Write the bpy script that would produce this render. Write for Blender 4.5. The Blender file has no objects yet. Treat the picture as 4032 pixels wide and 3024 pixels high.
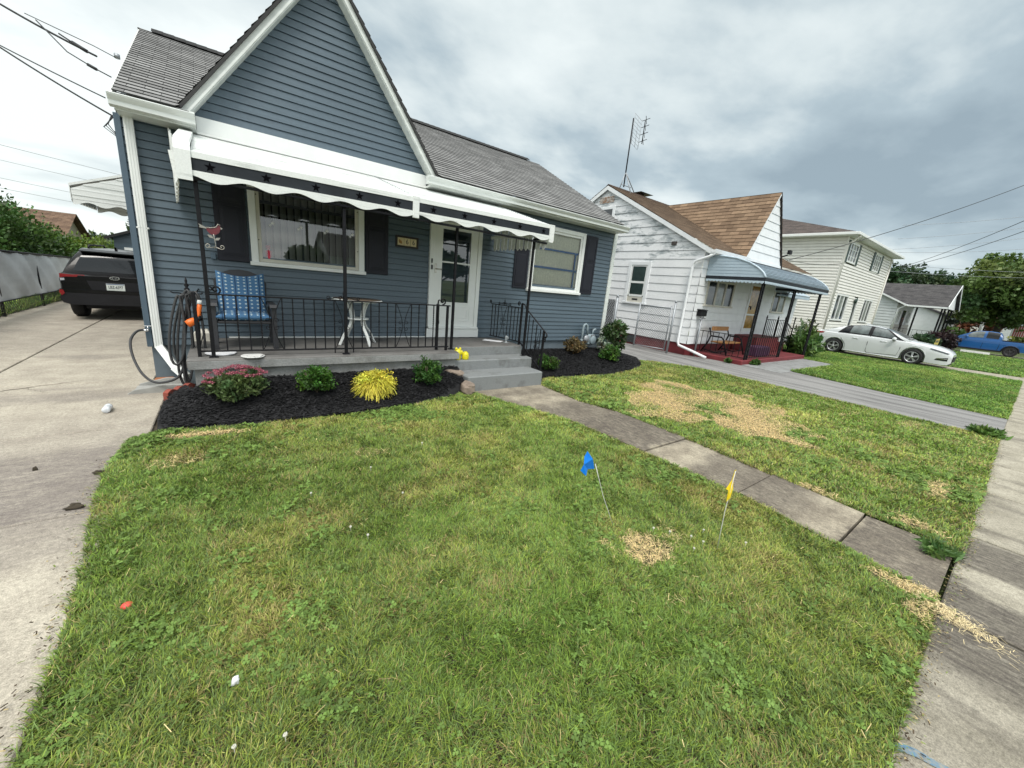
import bpy, math, random
import numpy as np
from mathutils import Vector, Matrix

C = bpy.context.scene.collection
SC = bpy.context.scene
rad = math.radians

# ------------------------------------------------------------------ camera, sky, sun, exposure
cam_d = bpy.data.cameras.new("camera"); cam = bpy.data.objects.new("camera", cam_d); C.objects.link(cam)
_yaw, _pitch, _roll = rad(37.208), rad(14.525), rad(-5.419)
_f = Vector((math.sin(_yaw)*math.cos(_pitch), math.cos(_yaw)*math.cos(_pitch), -math.sin(_pitch)))
_r = Vector((math.cos(_yaw), -math.sin(_yaw), 0)); _d = _f.cross(_r)
_r2 = math.cos(_roll)*_r + math.sin(_roll)*_d; _d2 = -math.sin(_roll)*_r + math.cos(_roll)*_d
_m = Matrix.Identity(3); _m.col[0] = _r2; _m.col[1] = -_d2; _m.col[2] = -_f
cam.matrix_world = Matrix.Translation((0, 0, 1.7)) @ _m.to_4x4()
cam_d.sensor_width = 36; cam_d.lens = 13.42; cam_d.clip_start = .05; cam_d.clip_end = 800
SC.camera = cam

SUN_EL, SUN_AZ = rad(58), rad(215)          # azimuth clockwise from +Y
SC.view_settings.view_transform = 'Standard'; SC.view_settings.look = 'None'
SC.view_settings.exposure = 0.75; SC.view_settings.gamma = 1.0

W = bpy.data.worlds.new("World"); SC.world = W; W.use_nodes = True
def world():
    nt = W.node_tree; nt.nodes.clear(); N = nt.nodes.new; L = nt.links.new
    out = N('ShaderNodeOutputWorld'); bg = N('ShaderNodeBackground'); L(bg.outputs[0], out.inputs[0])
    sky = N('ShaderNodeTexSky'); sky.sky_type = 'NISHITA'; sky.sun_disc = False
    sky.sun_elevation = SUN_EL; sky.sun_rotation = SUN_AZ
    sk = N('ShaderNodeVectorMath'); sk.operation = 'SCALE'; sk.inputs['Scale'].default_value = .06; L(sky.outputs[0], sk.inputs[0])
    tc = N('ShaderNodeTexCoord'); nrm = N('ShaderNodeVectorMath'); nrm.operation = 'NORMALIZE'; L(tc.outputs['Generated'], nrm.inputs[0])
    sp = N('ShaderNodeSeparateXYZ'); L(nrm.outputs[0], sp.inputs[0])
    def mth(op, a, b=None, clamp=False):
        n = N('ShaderNodeMath'); n.operation = op; n.use_clamp = clamp
        for i, v in enumerate((a, b)):
            if v is None: continue
            if isinstance(v, (int, float)): n.inputs[i].default_value = v
            else: L(v, n.inputs[i])
        return n.outputs[0]
    zz = mth('ADD', mth('MAXIMUM', sp.outputs[2], 0.0), .22)
    cb = N('ShaderNodeCombineXYZ'); L(mth('DIVIDE', sp.outputs[0], zz), cb.inputs[0]); L(mth('DIVIDE', sp.outputs[1], zz), cb.inputs[1])
    mp = N('ShaderNodeMapping'); mp.inputs['Scale'].default_value = (.95, 1.25, 1); mp.inputs['Rotation'].default_value = (0, 0, .5); mp.inputs['Location'].default_value = (3.1, 1.2, 0)
    L(cb.outputs[0], mp.inputs[0])
    n1 = N('ShaderNodeTexNoise'); n1.inputs['Scale'].default_value = .9; n1.inputs['Detail'].default_value = 6; n1.inputs['Roughness'].default_value = .5; n1.inputs['Distortion'].default_value = .35
    L(mp.outputs[0], n1.inputs['Vector'])
    n2 = N('ShaderNodeTexNoise'); n2.inputs['Scale'].default_value = 3.0; n2.inputs['Detail'].default_value = 6; n2.inputs['Roughness'].default_value = .55; L(mp.outputs[0], n2.inputs['Vector'])
    dv = N('ShaderNodeVectorMath'); dv.operation = 'DOT_PRODUCT'; L(nrm.outputs[0], dv.inputs[0]); dv.inputs[1].default_value = (-.75, .62, -.15)
    side = dv.outputs['Value']
    val = mth('ADD', mth('ADD', mth('MULTIPLY', n1.outputs[0], 1.55), mth('MULTIPLY', n2.outputs[0], .55)), mth('MULTIPLY', side, .36))
    low = mth('MULTIPLY', mth('SUBTRACT', .35, sp.outputs[2], True), .30)
    val = mth('ADD', val, low)
    rp = N('ShaderNodeValToRGB'); L(mth('SUBTRACT', val, .46), rp.inputs[0])
    e = rp.color_ramp.elements
    e[0].position = .20; e[0].color = (.215, .272, .308, 1); e[1].position = .92; e[1].color = (.64, .68, .67, 1)
    x = e.new(.44); x.color = (.30, .365, .398, 1)
    x = e.new(.62); x.color = (.46, .515, .525, 1)
    # overcast zenith; gain added overhead and behind the viewer lifts the scene light
    zen = mth('MULTIPLY', mth('SUBTRACT', sp.outputs[2], .60, True), 3.6)
    bk = mth('MULTIPLY', mth('MAXIMUM', mth('SUBTRACT', mth('MULTIPLY', sp.outputs[1], -1.0), .15), 0.0), .70)
    wm = N('ShaderNodeVectorMath'); wm.operation = 'SCALE'; wm.inputs[0].default_value = (.85, .84, .81); L(mth('ADD', zen, bk), wm.inputs['Scale'])
    cl = N('ShaderNodeVectorMath'); cl.operation = 'ADD'; L(rp.outputs[0], cl.inputs[0]); L(wm.outputs[0], cl.inputs[1])
    mx = N('ShaderNodeMix'); mx.data_type = 'RGBA'; mx.inputs[0].default_value = .90; L(sk.outputs[0], mx.inputs[6]); L(cl.outputs[0], mx.inputs[7])
    L(mx.outputs[2], bg.inputs[0]); bg.inputs[1].default_value = 1.0
world()
sun_d = bpy.data.lights.new("sun", 'SUN'); sun_d.energy = 1.45; sun_d.angle = rad(22); sun_d.color = (1, .95, .88)
sun = bpy.data.objects.new("sun", sun_d); C.objects.link(sun)
_sd = Vector((math.sin(SUN_AZ)*math.cos(SUN_EL), math.cos(SUN_AZ)*math.cos(SUN_EL), math.sin(SUN_EL)))
sun.rotation_euler = _sd.to_track_quat('Z', 'Y').to_euler()

rng = np.random.default_rng(7); random.seed(7)

# ------------------------------------------------------------------ materials
def mat(name, col, rough=.6, var=.12, scale=6., bump=0., bscale=80., metal=0., spec=.5, col2=None, stretch=None, coat=0., thr=None, speck=0., speckscale=300.):
    m = bpy.data.materials.new(name); m.use_nodes = True; nt = m.node_tree; N = nt.nodes.new; L = nt.links.new
    b = nt.nodes['Principled BSDF']; b.inputs['Roughness'].default_value = rough; b.inputs['Metallic'].default_value = metal
    b.inputs['Specular IOR Level'].default_value = spec; b.inputs['Coat Weight'].default_value = coat; b.inputs['Coat Roughness'].default_value = .04
    tc = N('ShaderNodeTexCoord'); v = tc.outputs['Object']
    if stretch:
        mp = N('ShaderNodeMapping'); mp.inputs['Scale'].default_value = stretch; L(v, mp.inputs[0]); v = mp.outputs[0]
    n = N('ShaderNodeTexNoise'); n.inputs['Scale'].default_value = scale; n.inputs['Detail'].default_value = 7; n.inputs['Roughness'].default_value = .6; L(v, n.inputs['Vector'])
    rp = N('ShaderNodeValToRGB'); L(n.outputs[0], rp.inputs[0]); e = rp.color_ramp.elements
    c2 = col2 or tuple(min(1, c*(1+var)) for c in col); c1 = col if col2 else tuple(c*(1-var) for c in col)
    e[0].color = (*c1, 1); e[1].color = (*c2, 1); a, z = thr or (.3, .7); e[0].position = a; e[1].position = z
    o = rp.outputs[0]
    if speck:
        n3 = N('ShaderNodeTexNoise'); n3.inputs['Scale'].default_value = speckscale; n3.inputs['Detail'].default_value = 3; L(tc.outputs['Object'], n3.inputs['Vector'])
        r3 = N('ShaderNodeMapRange'); r3.inputs[1].default_value = .3; r3.inputs[2].default_value = .7; r3.inputs[3].default_value = 1-speck; r3.inputs[4].default_value = 1+speck; L(n3.outputs[0], r3.inputs[0])
        s = N('ShaderNodeVectorMath'); s.operation = 'SCALE'; L(o, s.inputs[0]); L(r3.outputs[0], s.inputs['Scale']); o = s.outputs[0]
    L(o, b.inputs['Base Color'])
    if bump:
        n2 = N('ShaderNodeTexNoise'); n2.inputs['Scale'].default_value = bscale; n2.inputs['Detail'].default_value = 4; L(tc.outputs['Object'], n2.inputs['Vector'])
        bp = N('ShaderNodeBump'); bp.inputs['Strength'].default_value = bump; bp.inputs['Distance'].default_value = .01; L(n2.outputs[0], bp.inputs['Height']); L(bp.outputs[0], b.inputs['Normal'])
    return m

def attr_mat(name, rough=.55, spec=.3, trans=.0, bump=0):
    m = bpy.data.materials.new(name); m.use_nodes = True; nt = m.node_tree; N = nt.nodes.new; L = nt.links.new
    b = nt.nodes['Principled BSDF']; b.inputs['Roughness'].default_value = rough; b.inputs['Specular IOR Level'].default_value = spec
    a = N('ShaderNodeAttribute'); a.attribute_name = 'col'; L(a.outputs['Color'], b.inputs['Base Color'])
    if trans:
        t = N('ShaderNodeBsdfTranslucent'); L(a.outputs['Color'], t.inputs[0]); mx = N('ShaderNodeMixShader'); mx.inputs[0].default_value = trans
        L(b.outputs[0], mx.inputs[1]); L(t.outputs[0], mx.inputs[2]); L(mx.outputs[0], nt.nodes['Material Output'].inputs[0])
    return m

def shingle_mat(name, c1, c2, cm, bw=.30, row=.135):
    m = bpy.data.materials.new(name); m.use_nodes = True; nt = m.node_tree; N = nt.nodes.new; L = nt.links.new
    b = nt.nodes['Principled BSDF']; b.inputs['Roughness'].default_value = .9; b.inputs['Specular IOR Level'].default_value = .2
    uv = N('ShaderNodeUVMap')
    br = N('ShaderNodeTexBrick'); br.inputs['Scale'].default_value = 1; br.inputs['Brick Width'].default_value = bw; br.inputs['Row Height'].default_value = row
    br.inputs['Mortar Size'].default_value = .004; br.inputs['Mortar Smooth'].default_value = .3; br.inputs['Bias'].default_value = -.1
    br.inputs['Color1'].default_value = (*c1, 1); br.inputs['Color2'].default_value = (*c2, 1); br.inputs['Mortar'].default_value = (*cm, 1)
    L(uv.outputs[0], br.inputs['Vector'])
    n = N('ShaderNodeTexNoise'); n.inputs['Scale'].default_value = 2.2; n.inputs['Detail'].default_value = 8; n.inputs['Roughness'].default_value = .75; L(uv.outputs[0], n.inputs['Vector'])
    r = N('ShaderNodeMapRange'); r.inputs[1].default_value = .3; r.inputs[2].default_value = .7; r.inputs[3].default_value = .72; r.inputs[4].default_value = 1.25; L(n.outputs[0], r.inputs[0])
    n3 = N('ShaderNodeTexNoise'); n3.inputs['Scale'].default_value = 90; n3.inputs['Detail'].default_value = 2; L(uv.outputs[0], n3.inputs['Vector'])
    r3 = N('ShaderNodeMapRange'); r3.inputs[3].default_value = .6; r3.inputs[4].default_value = 1.4; L(n3.outputs[0], r3.inputs[0])
    mu = N('ShaderNodeMath'); mu.operation = 'MULTIPLY'; L(r.outputs[0], mu.inputs[0]); L(r3.outputs[0], mu.inputs[1])
    s = N('ShaderNodeVectorMath'); s.operation = 'SCALE'; L(br.outputs[0], s.inputs[0]); L(mu.outputs[0], s.inputs['Scale'])
    L(s.outputs[0], b.inputs['Base Color'])
    bp = N('ShaderNodeBump'); bp.inputs['Strength'].default_value = .5; bp.inputs['Distance'].default_value = .006; L(n3.outputs[0], bp.inputs['Height']); L(bp.outputs[0], b.inputs['Normal'])
    return m

def glass_mat(name, ior=1.7, tint=(.75, .8, .8)):
    m = bpy.data.materials.new(name); m.use_nodes = True; nt = m.node_tree; N = nt.nodes.new; L = nt.links.new
    nt.nodes.remove(nt.nodes['Principled BSDF'])
    t = N('ShaderNodeBsdfTransparent'); t.inputs[0].default_value = (*tint, 1); g = N('ShaderNodeBsdfGlossy'); g.inputs['Roughness'].default_value = .01
    f = N('ShaderNodeFresnel'); f.inputs[0].default_value = ior; mx = N('ShaderNodeMixShader')
    L(f.outputs[0], mx.inputs[0]); L(t.outputs[0], mx.inputs[1]); L(g.outputs[0], mx.inputs[2]); L(mx.outputs[0], nt.nodes['Material Output'].inputs[0])
    return m

def concrete_mat(name, light, dark, stain, sscale=(1, 1, 1), lo=.42, hi=.55, speck=.25, fine=220., bands=None):
    m = bpy.data.materials.new(name); m.use_nodes = True; nt = m.node_tree; N = nt.nodes.new; L = nt.links.new
    b = nt.nodes['Principled BSDF']; b.inputs['Roughness'].default_value = .88; b.inputs['Specular IOR Level'].default_value = .25
    tc = N('ShaderNodeTexCoord')
    def noise(scale, det=6, rough=.6, vec=None):
        n = N('ShaderNodeTexNoise'); n.inputs['Scale'].default_value = scale; n.inputs['Detail'].default_value = det; n.inputs['Roughness'].default_value = rough
        L(vec or tc.outputs['Object'], n.inputs['Vector']); return n.outputs[0]
    def rng_(v, a, z, o1, o2):
        r = N('ShaderNodeMapRange'); r.inputs[1].default_value = a; r.inputs[2].default_value = z; r.inputs[3].default_value = o1; r.inputs[4].default_value = o2; L(v, r.inputs[0]); return r.outputs[0]
    def mix(fac, a, c):
        x = N('ShaderNodeMix'); x.data_type = 'RGBA'; L(fac, x.inputs[0])
        for i, v in ((6, a), (7, c)):
            if isinstance(v, tuple): x.inputs[i].default_value = (*v, 1)
            else: L(v, x.inputs[i])
        return x.outputs[2]
    mp = N('ShaderNodeMapping'); mp.inputs['Scale'].default_value = sscale; L(tc.outputs['Object'], mp.inputs[0])
    base = mix(rng_(noise(3.5), .35, .65, 0, 1), light, dark)
    fac = rng_(noise(.9, 7, .62, mp.outputs[0]), lo, hi, 0, 1)
    if bands:          # long stains running across the slabs: (axis, low, high, [(position, strength), ...])
        ax, b0, b1, st = bands; sx = N('ShaderNodeSeparateXYZ'); L(tc.outputs['Object'], sx.inputs[0])
        w = N('ShaderNodeMath'); w.operation = 'MULTIPLY_ADD'; L(noise(2.2, 6, .65, mp.outputs[0]), w.inputs[0]); w.inputs[1].default_value = .55; w.inputs[2].default_value = -.27
        a = N('ShaderNodeMath'); a.operation = 'ADD'; L(sx.outputs[ax], a.inputs[0]); L(w.outputs[0], a.inputs[1])
        rp = N('ShaderNodeValToRGB'); L(rng_(a.outputs[0], b0, b1, 0, 1), rp.inputs[0]); e = rp.color_ramp.elements
        for i, (p, v) in enumerate(st):
            x = e[i] if i < 2 else e.new((p-b0)/(b1-b0)); x.position = (p-b0)/(b1-b0); x.color = (v, v, v, 1)
        pa = N('ShaderNodeMath'); pa.operation = 'MULTIPLY'; L(rng_(noise(14, 6, .75, mp.outputs[0]), .30, .58, .45, 1), pa.inputs[0]); L(rp.outputs[0], pa.inputs[1])
        mxn = N('ShaderNodeMath'); mxn.operation = 'MAXIMUM'; L(pa.outputs[0], mxn.inputs[0]); sc_ = N('ShaderNodeMath'); sc_.operation = 'MULTIPLY'; L(fac, sc_.inputs[0]); sc_.inputs[1].default_value = .55; L(sc_.outputs[0], mxn.inputs[1]); fac = mxn.outputs[0]
    base = mix(fac, base, stain)
    sp = rng_(noise(fine, 3, .8), .3, .7, 1-speck, 1+speck)
    sp2 = rng_(noise(38, 5, .75), .3, .7, 1-speck*.8, 1+speck*.8)
    mu = N('ShaderNodeMath'); mu.operation = 'MULTIPLY'; L(sp, mu.inputs[0]); L(sp2, mu.inputs[1])
    s = N('ShaderNodeVectorMath'); s.operation = 'SCALE'; L(base, s.inputs[0]); L(mu.outputs[0], s.inputs['Scale']); L(s.outputs[0], b.inputs['Base Color'])
    bp = N('ShaderNodeBump'); bp.inputs['Strength'].default_value = .5; bp.inputs['Distance'].default_value = .006; L(noise(120, 5, .7), bp.inputs['Height']); L(bp.outputs[0], b.inputs['Normal'])
    return m

MT = dict(
    blue=mat('blue_vinyl', (.078, .112, .140), .48, .11, 1.4, .1, 160, stretch=(.5, 1, 7), speck=.05, speckscale=24),
    bluetrim=mat('blue_trim', (.065, .10, .135), .45, .05),
    white=mat('white_paint', (.74, .76, .74), .4, .04, 3, spec=.4, speck=.02),
    awnwhite=mat('awning_white', (.42, .44, .42), .45, .0, 8, col2=(.72, .74, .72), stretch=(.30, 4, 4), thr=(.24, .46), speck=.05, speckscale=70),
    offwhite=mat('offwhite_frame', (.56, .54, .47), .5, .10, 5),
    gutter=mat('white_gutter', (.63, .66, .63), .4, .10, 3, stretch=(.6, 1, 4)),
    whitewood=mat('weathered_white_board', (.40, .43, .44), .75, 0, 1.6, .25, 60, col2=(.80, .81, .81), stretch=(1, 1.0, 2.6), thr=(.36, .45), speck=.06, speckscale=40),
    whiteboard=mat('white_board', (.74, .76, .77), .6, .06, 4, .1, 70),
    red=mat('red_masonry_paint', (.15, .020, .024), .7, .25, 5, .3, 60),
    cream=mat('cream_vinyl', (.73, .72, .67), .5, .06, 3),
    greywhite=mat('grey_white_board', (.52, .55, .56), .6, .08, 4),
    black=mat('black_iron', (.006, .006, .008), .5, .3, 20, .2, 120, spec=.25),
    darkpanel=mat('dark_navy_shutter', (.017, .018, .026), .5, .1, spec=.25),
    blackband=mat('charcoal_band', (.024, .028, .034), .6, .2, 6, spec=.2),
    star=mat('dark_star', (.002, .002, .003), .8, .2, 20, spec=.05),
    floor=mat('grey_porch_paint', (.085, .08, .074), .75, 0, 2.6, .3, 60, col2=(.145, .14, .133), thr=(.3, .55), speck=.1, speckscale=60),
    step=mat('grey_step_paint', (.105, .105, .10), .8, 0, 3.2, .5, 70, col2=(.20, .212, .212), thr=(.26, .46), speck=.12, speckscale=70),
    found=mat('grey_foundation', (.16, .16, .155), .88, 0, 3, .5, 60, col2=(.26, .265, .26), thr=(.3, .55), speck=.12, speckscale=50),
    bluefound=mat('blue_grey_foundation', (.13, .165, .19), .85, .12, 3, .4, 70),
    alu=mat('galvanised', (.32, .34, .36), .45, .2, 20, metal=.5),
    awnblue=mat('pale_blue_aluminium', (.42, .51, .58), .4, .06, 3),
    rubber=mat('tyre_rubber', (.012, .012, .013), .8, .2, 20),
    hose=mat('dark_hose_rubber', (.035, .036, .038), .6, .25, 20),
    orange=mat('orange_plastic', (.75, .15, .015), .4, .06),
    chair=mat('charcoal_resin', (.028, .029, .033), .6, .15),
    woodtan=mat('tan_wood', (.36, .17, .055), .55, .25, 8, stretch=(1, 8, 8)),
    chrome=mat('bright_metal', (.62, .63, .64), .22, .05, metal=1.),
    nickel=mat('satin_nickel', (.55, .53, .48), .35, .05, metal=.8),
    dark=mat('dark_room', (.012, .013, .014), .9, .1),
    blind=mat('pale_green_blind', (.82, .83, .70), .8, .14, 30, .2, 120),
    blindw=mat('white_blind', (.36, .36, .33), .8, .06, 20),
    bluebar=mat('blue_window_bar', (.01, .10, .27), .6, .1),
    navybar=mat('navy_window_bar', (.01, .014, .03), .6, .1),
    pink=mat('pink_red_plastic', (.62, .03, .07), .4, .08),
    concrete_block=mat('cast_concrete', (.33, .33, .31), .85, .15, 6, .4, 80),
    brick=mat('red_edging', (.26, .06, .04), .85, .25, 10, .5, 90),
    stone=mat('tan_grey_stone', (.24, .19, .15), .9, .25, 8, .7, 40),
    yellow=mat('yellow_ceramic', (.70, .62, .02), .35, 0, 26, col2=(.30, .25, .01), thr=(.5, .75)),
    gas=mat('grey_gas_paint', (.24, .30, .33), .5, .12, 10),
    flagblue=mat('blue_flag_vinyl', (.0, .19, .72), .45, .05), flagyel=mat('yellow_flag_vinyl', (.85, .62, .01), .45, .05),
    wire=mat('white_wire', (.66, .66, .62), .5, .05), cable=mat('black_cable', (.012, .013, .015), .6, .2),
    redplastic=mat('red_plastic', (.65, .06, .05), .4, .05), paper=mat('white_paper', (.78, .78, .8), .7, .05),
    carwhite=mat('white_car_paint', (.60, .62, .63), .25, .01, coat=.7), carblue=mat('blue_car_paint', (.003, .075, .25), .3, .03, coat=.5), carblack=mat('black_car_paint', (.002, .002, .0025), .25, .1, coat=.12, spec=.2),
    carplastic=mat('black_car_plastic', (.013, .013, .015), .6, .15, spec=.25), carglass=mat('dark_car_glass', (.010, .012, .014), .06, .1, spec=.45),
    carglass_l=mat('grey_green_car_glass', (.10, .12, .12), .05, .6, 3, spec=.8), lampred=mat('red_lamp_lens', (.22, .006, .008), .25, .1), lampclear=mat('clear_lamp_lens', (.40, .42, .45), .15, .3, 30),
    lampdark=mat('smoked_lamp_lens', (.07, .08, .09), .12, .5, 12), rim=mat('alloy_rim', (.50, .51, .53), .3, .08, metal=.7), rimd=mat('dark_alloy', (.07, .07, .075), .4, .1, metal=.6),
    platew=mat('pale_plate', (.62, .66, .62), .5, .04), plateink=mat('dark_ink', (.01, .015, .03), .6, .05),
    fabric=mat('grey_windscreen_fabric', (.58, .60, .60), .85, .14, 1.6, .3, 40, stretch=(1, .6, 1.6)),
    bark=mat('grey_brown_bark', (.09, .07, .05), .9, .25, 14, .6, 40), trunk=mat('dark_bark', (.05, .042, .035), .9, .25, 14, .6, 40),
    greenpaint=mat('dark_green_shutter', (.015, .04, .03), .5, .1), farroof=mat('far_brown_roof', (.14, .085, .06), .9, .2, 4),
    tanglass=mat('amber_door_glass', (.35, .20, .05), .15, .5, 5, spec=.7), farglass=mat('dark_window_glass', (.03, .036, .04), .05, .4, 2, spec=.9),
    curtain=mat('grey_curtain_glass', (.20, .22, .20), .12, .35, 5, spec=.8), purple=mat('plum_paint', (.07, .02, .06), .6, .2),
    soil=mat('dark_soil', (.050, .040, .026), .95, .3, 12, .8, 50), mulch=mat('black_mulch', (.010, .010, .011), .9, .4, 40, .9, 90),
    asphalt=mat('grey_asphalt', (.115, .113, .110), .92, .0, 1.5, .6, 160, col2=(.235, .230, .222), stretch=(2.6, .3, 1), thr=(.34, .56), speck=.4, speckscale=120),
    road=mat('road_asphalt', (.09, .09, .095), .92, .15, 2, .5, 120, speck=.2),
    turf=mat('lawn_turf', (.055, .085, .02), .95, 0, 2.0, .9, 90, col2=(.10, .13, .035), speck=.35, speckscale=60),
    straw_yellow=mat('yellow_sign', (.62, .50, .14), .6, .08), brownbush=mat('brown', (.2, .1, .06), .9, .2),
    signpink=mat('red_white', (.55, .2, .2), .7, .1), drive=None)
MT['drive'] = concrete_mat('old_beige_concrete', (.44, .40, .325), (.33, .295, .24), (.150, .130, .120), (.40, 1.2, 1), .53, .66, .38, 150., bands=(1, 0., 12., [(0., .0), (12., .35), (2.7, .0), (2.95, .45), (3.3, .55), (3.42, .85), (4.4, .8), (4.75, .35), (5.3, .25), (5.8, .05), (8.5, .05), (9.6, .4)]))
MT['walk'] = concrete_mat('stained_walk_concrete', (.40, .355, .27), (.215, .185, .14), (.088, .075, .063), (1.6, .7, 1), .50, .62, .40, 150., bands=(1, -.2, 5.2, [(-.2, .85), (5.2, .3), (.45, .9), (.52, .15), (.75, .35), (1.0, .85), (1.8, .75), (1.95, .05), (2.25, .1), (2.35, .9), (3.3, .95), (3.45, .75), (3.9, .9), (4.2, .1), (4.55, .2), (4.7, .6)]))
MT['side'] = concrete_mat('sidewalk_concrete', (.38, .35, .28), (.26, .238, .185), (.088, .077, .065), (2.4, .55, 1), .52, .60, .42, 150., bands=(0, 0., 12., [(0., 0), (12., .1), (1.95, .1), (2.05, .40), (2.8, .30), (2.98, .97), (3.92, .97), (3.98, .0), (4.28, .0), (4.34, .95), (4.85, .9), (5.0, .1), (6.4, .25), (6.6, .0)]))
def peeling():
    m = mat('peeling_white_board', (.74, .75, .76), .7, .05, 3, .2, 60, speck=.05, speckscale=40); nt = m.node_tree; N = nt.nodes.new; L = nt.links.new
    b = nt.nodes['Principled BSDF']; src = b.inputs['Base Color'].links[0].from_socket; tc = N('ShaderNodeTexCoord'); sp = N('ShaderNodeSeparateXYZ'); L(tc.outputs['Object'], sp.inputs[0])
    mp = N('ShaderNodeMapping'); mp.inputs['Scale'].default_value = (1, .8, 2.7); L(tc.outputs['Object'], mp.inputs[0])
    n = N('ShaderNodeTexNoise'); n.inputs['Scale'].default_value = 1.5; n.inputs['Detail'].default_value = 9; n.inputs['Roughness'].default_value = .68; n.inputs['Distortion'].default_value = .1; L(mp.outputs[0], n.inputs['Vector'])
    z = N('ShaderNodeMapRange'); z.inputs[1].default_value = 2.2; z.inputs[2].default_value = 3.4; z.inputs[3].default_value = -.16; z.inputs[4].default_value = .045; L(sp.outputs[2], z.inputs[0])
    a = N('ShaderNodeMath'); a.operation = 'ADD'; L(n.outputs[0], a.inputs[0]); L(z.outputs[0], a.inputs[1])
    r = N('ShaderNodeMapRange'); r.inputs[1].default_value = .52; r.inputs[2].default_value = .60; L(a.outputs[0], r.inputs[0])
    n2 = N('ShaderNodeTexNoise'); n2.inputs['Scale'].default_value = 7; n2.inputs['Detail'].default_value = 8; L(mp.outputs[0], n2.inputs['Vector'])
    r2 = N('ShaderNodeValToRGB'); L(n2.outputs[0], r2.inputs[0]); r2.color_ramp.elements[0].position = .4; r2.color_ramp.elements[0].color = (.30, .335, .35, 1); r2.color_ramp.elements[1].position = .62; r2.color_ramp.elements[1].color = (.56, .58, .585, 1)
    x = N('ShaderNodeMix'); x.data_type = 'RGBA'; L(r.outputs[0], x.inputs[0]); L(src, x.inputs[6]); L(r2.outputs[0], x.inputs[7]); L(x.outputs[2], b.inputs['Base Color']); return m
MT['whitewood'] = peeling()
MT['grassmat'] = attr_mat('grass_blade', .6, .25, .25); MT['leafmat'] = attr_mat('leaf', .5, .35, .2); MT['dry'] = attr_mat('dry_straw', .8, .15); MT['chip'] = attr_mat('mulch_chip', .85, .2)
MT['shingle'] = shingle_mat('grey_shingles', (.25, .25, .245), (.155, .155, .152), (.05, .05, .05))
MT['shinglebrown'] = shingle_mat('brown_shingles', (.19, .135, .092), (.12, .083, .056), (.05, .032, .022), .33, .15)
MT['shinglepatch'] = shingle_mat('mottled_brown_shingles', (.25, .172, .112), (.13, .086, .056), (.05, .032, .022), .34, .16)
MT['shingledark'] = shingle_mat('charcoal_shingles', (.10, .095, .095), (.055, .053, .055), (.03, .03, .03))
MT['glass'] = glass_mat('window_glass', 2.1, (.86, .90, .89)); MT['glass_b'] = glass_mat('thin_window_glass', 1.5, (.95, .97, .96)); MT['bottle'] = glass_mat('clear_plastic', 1.5, (.9, .93, .95))

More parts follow.
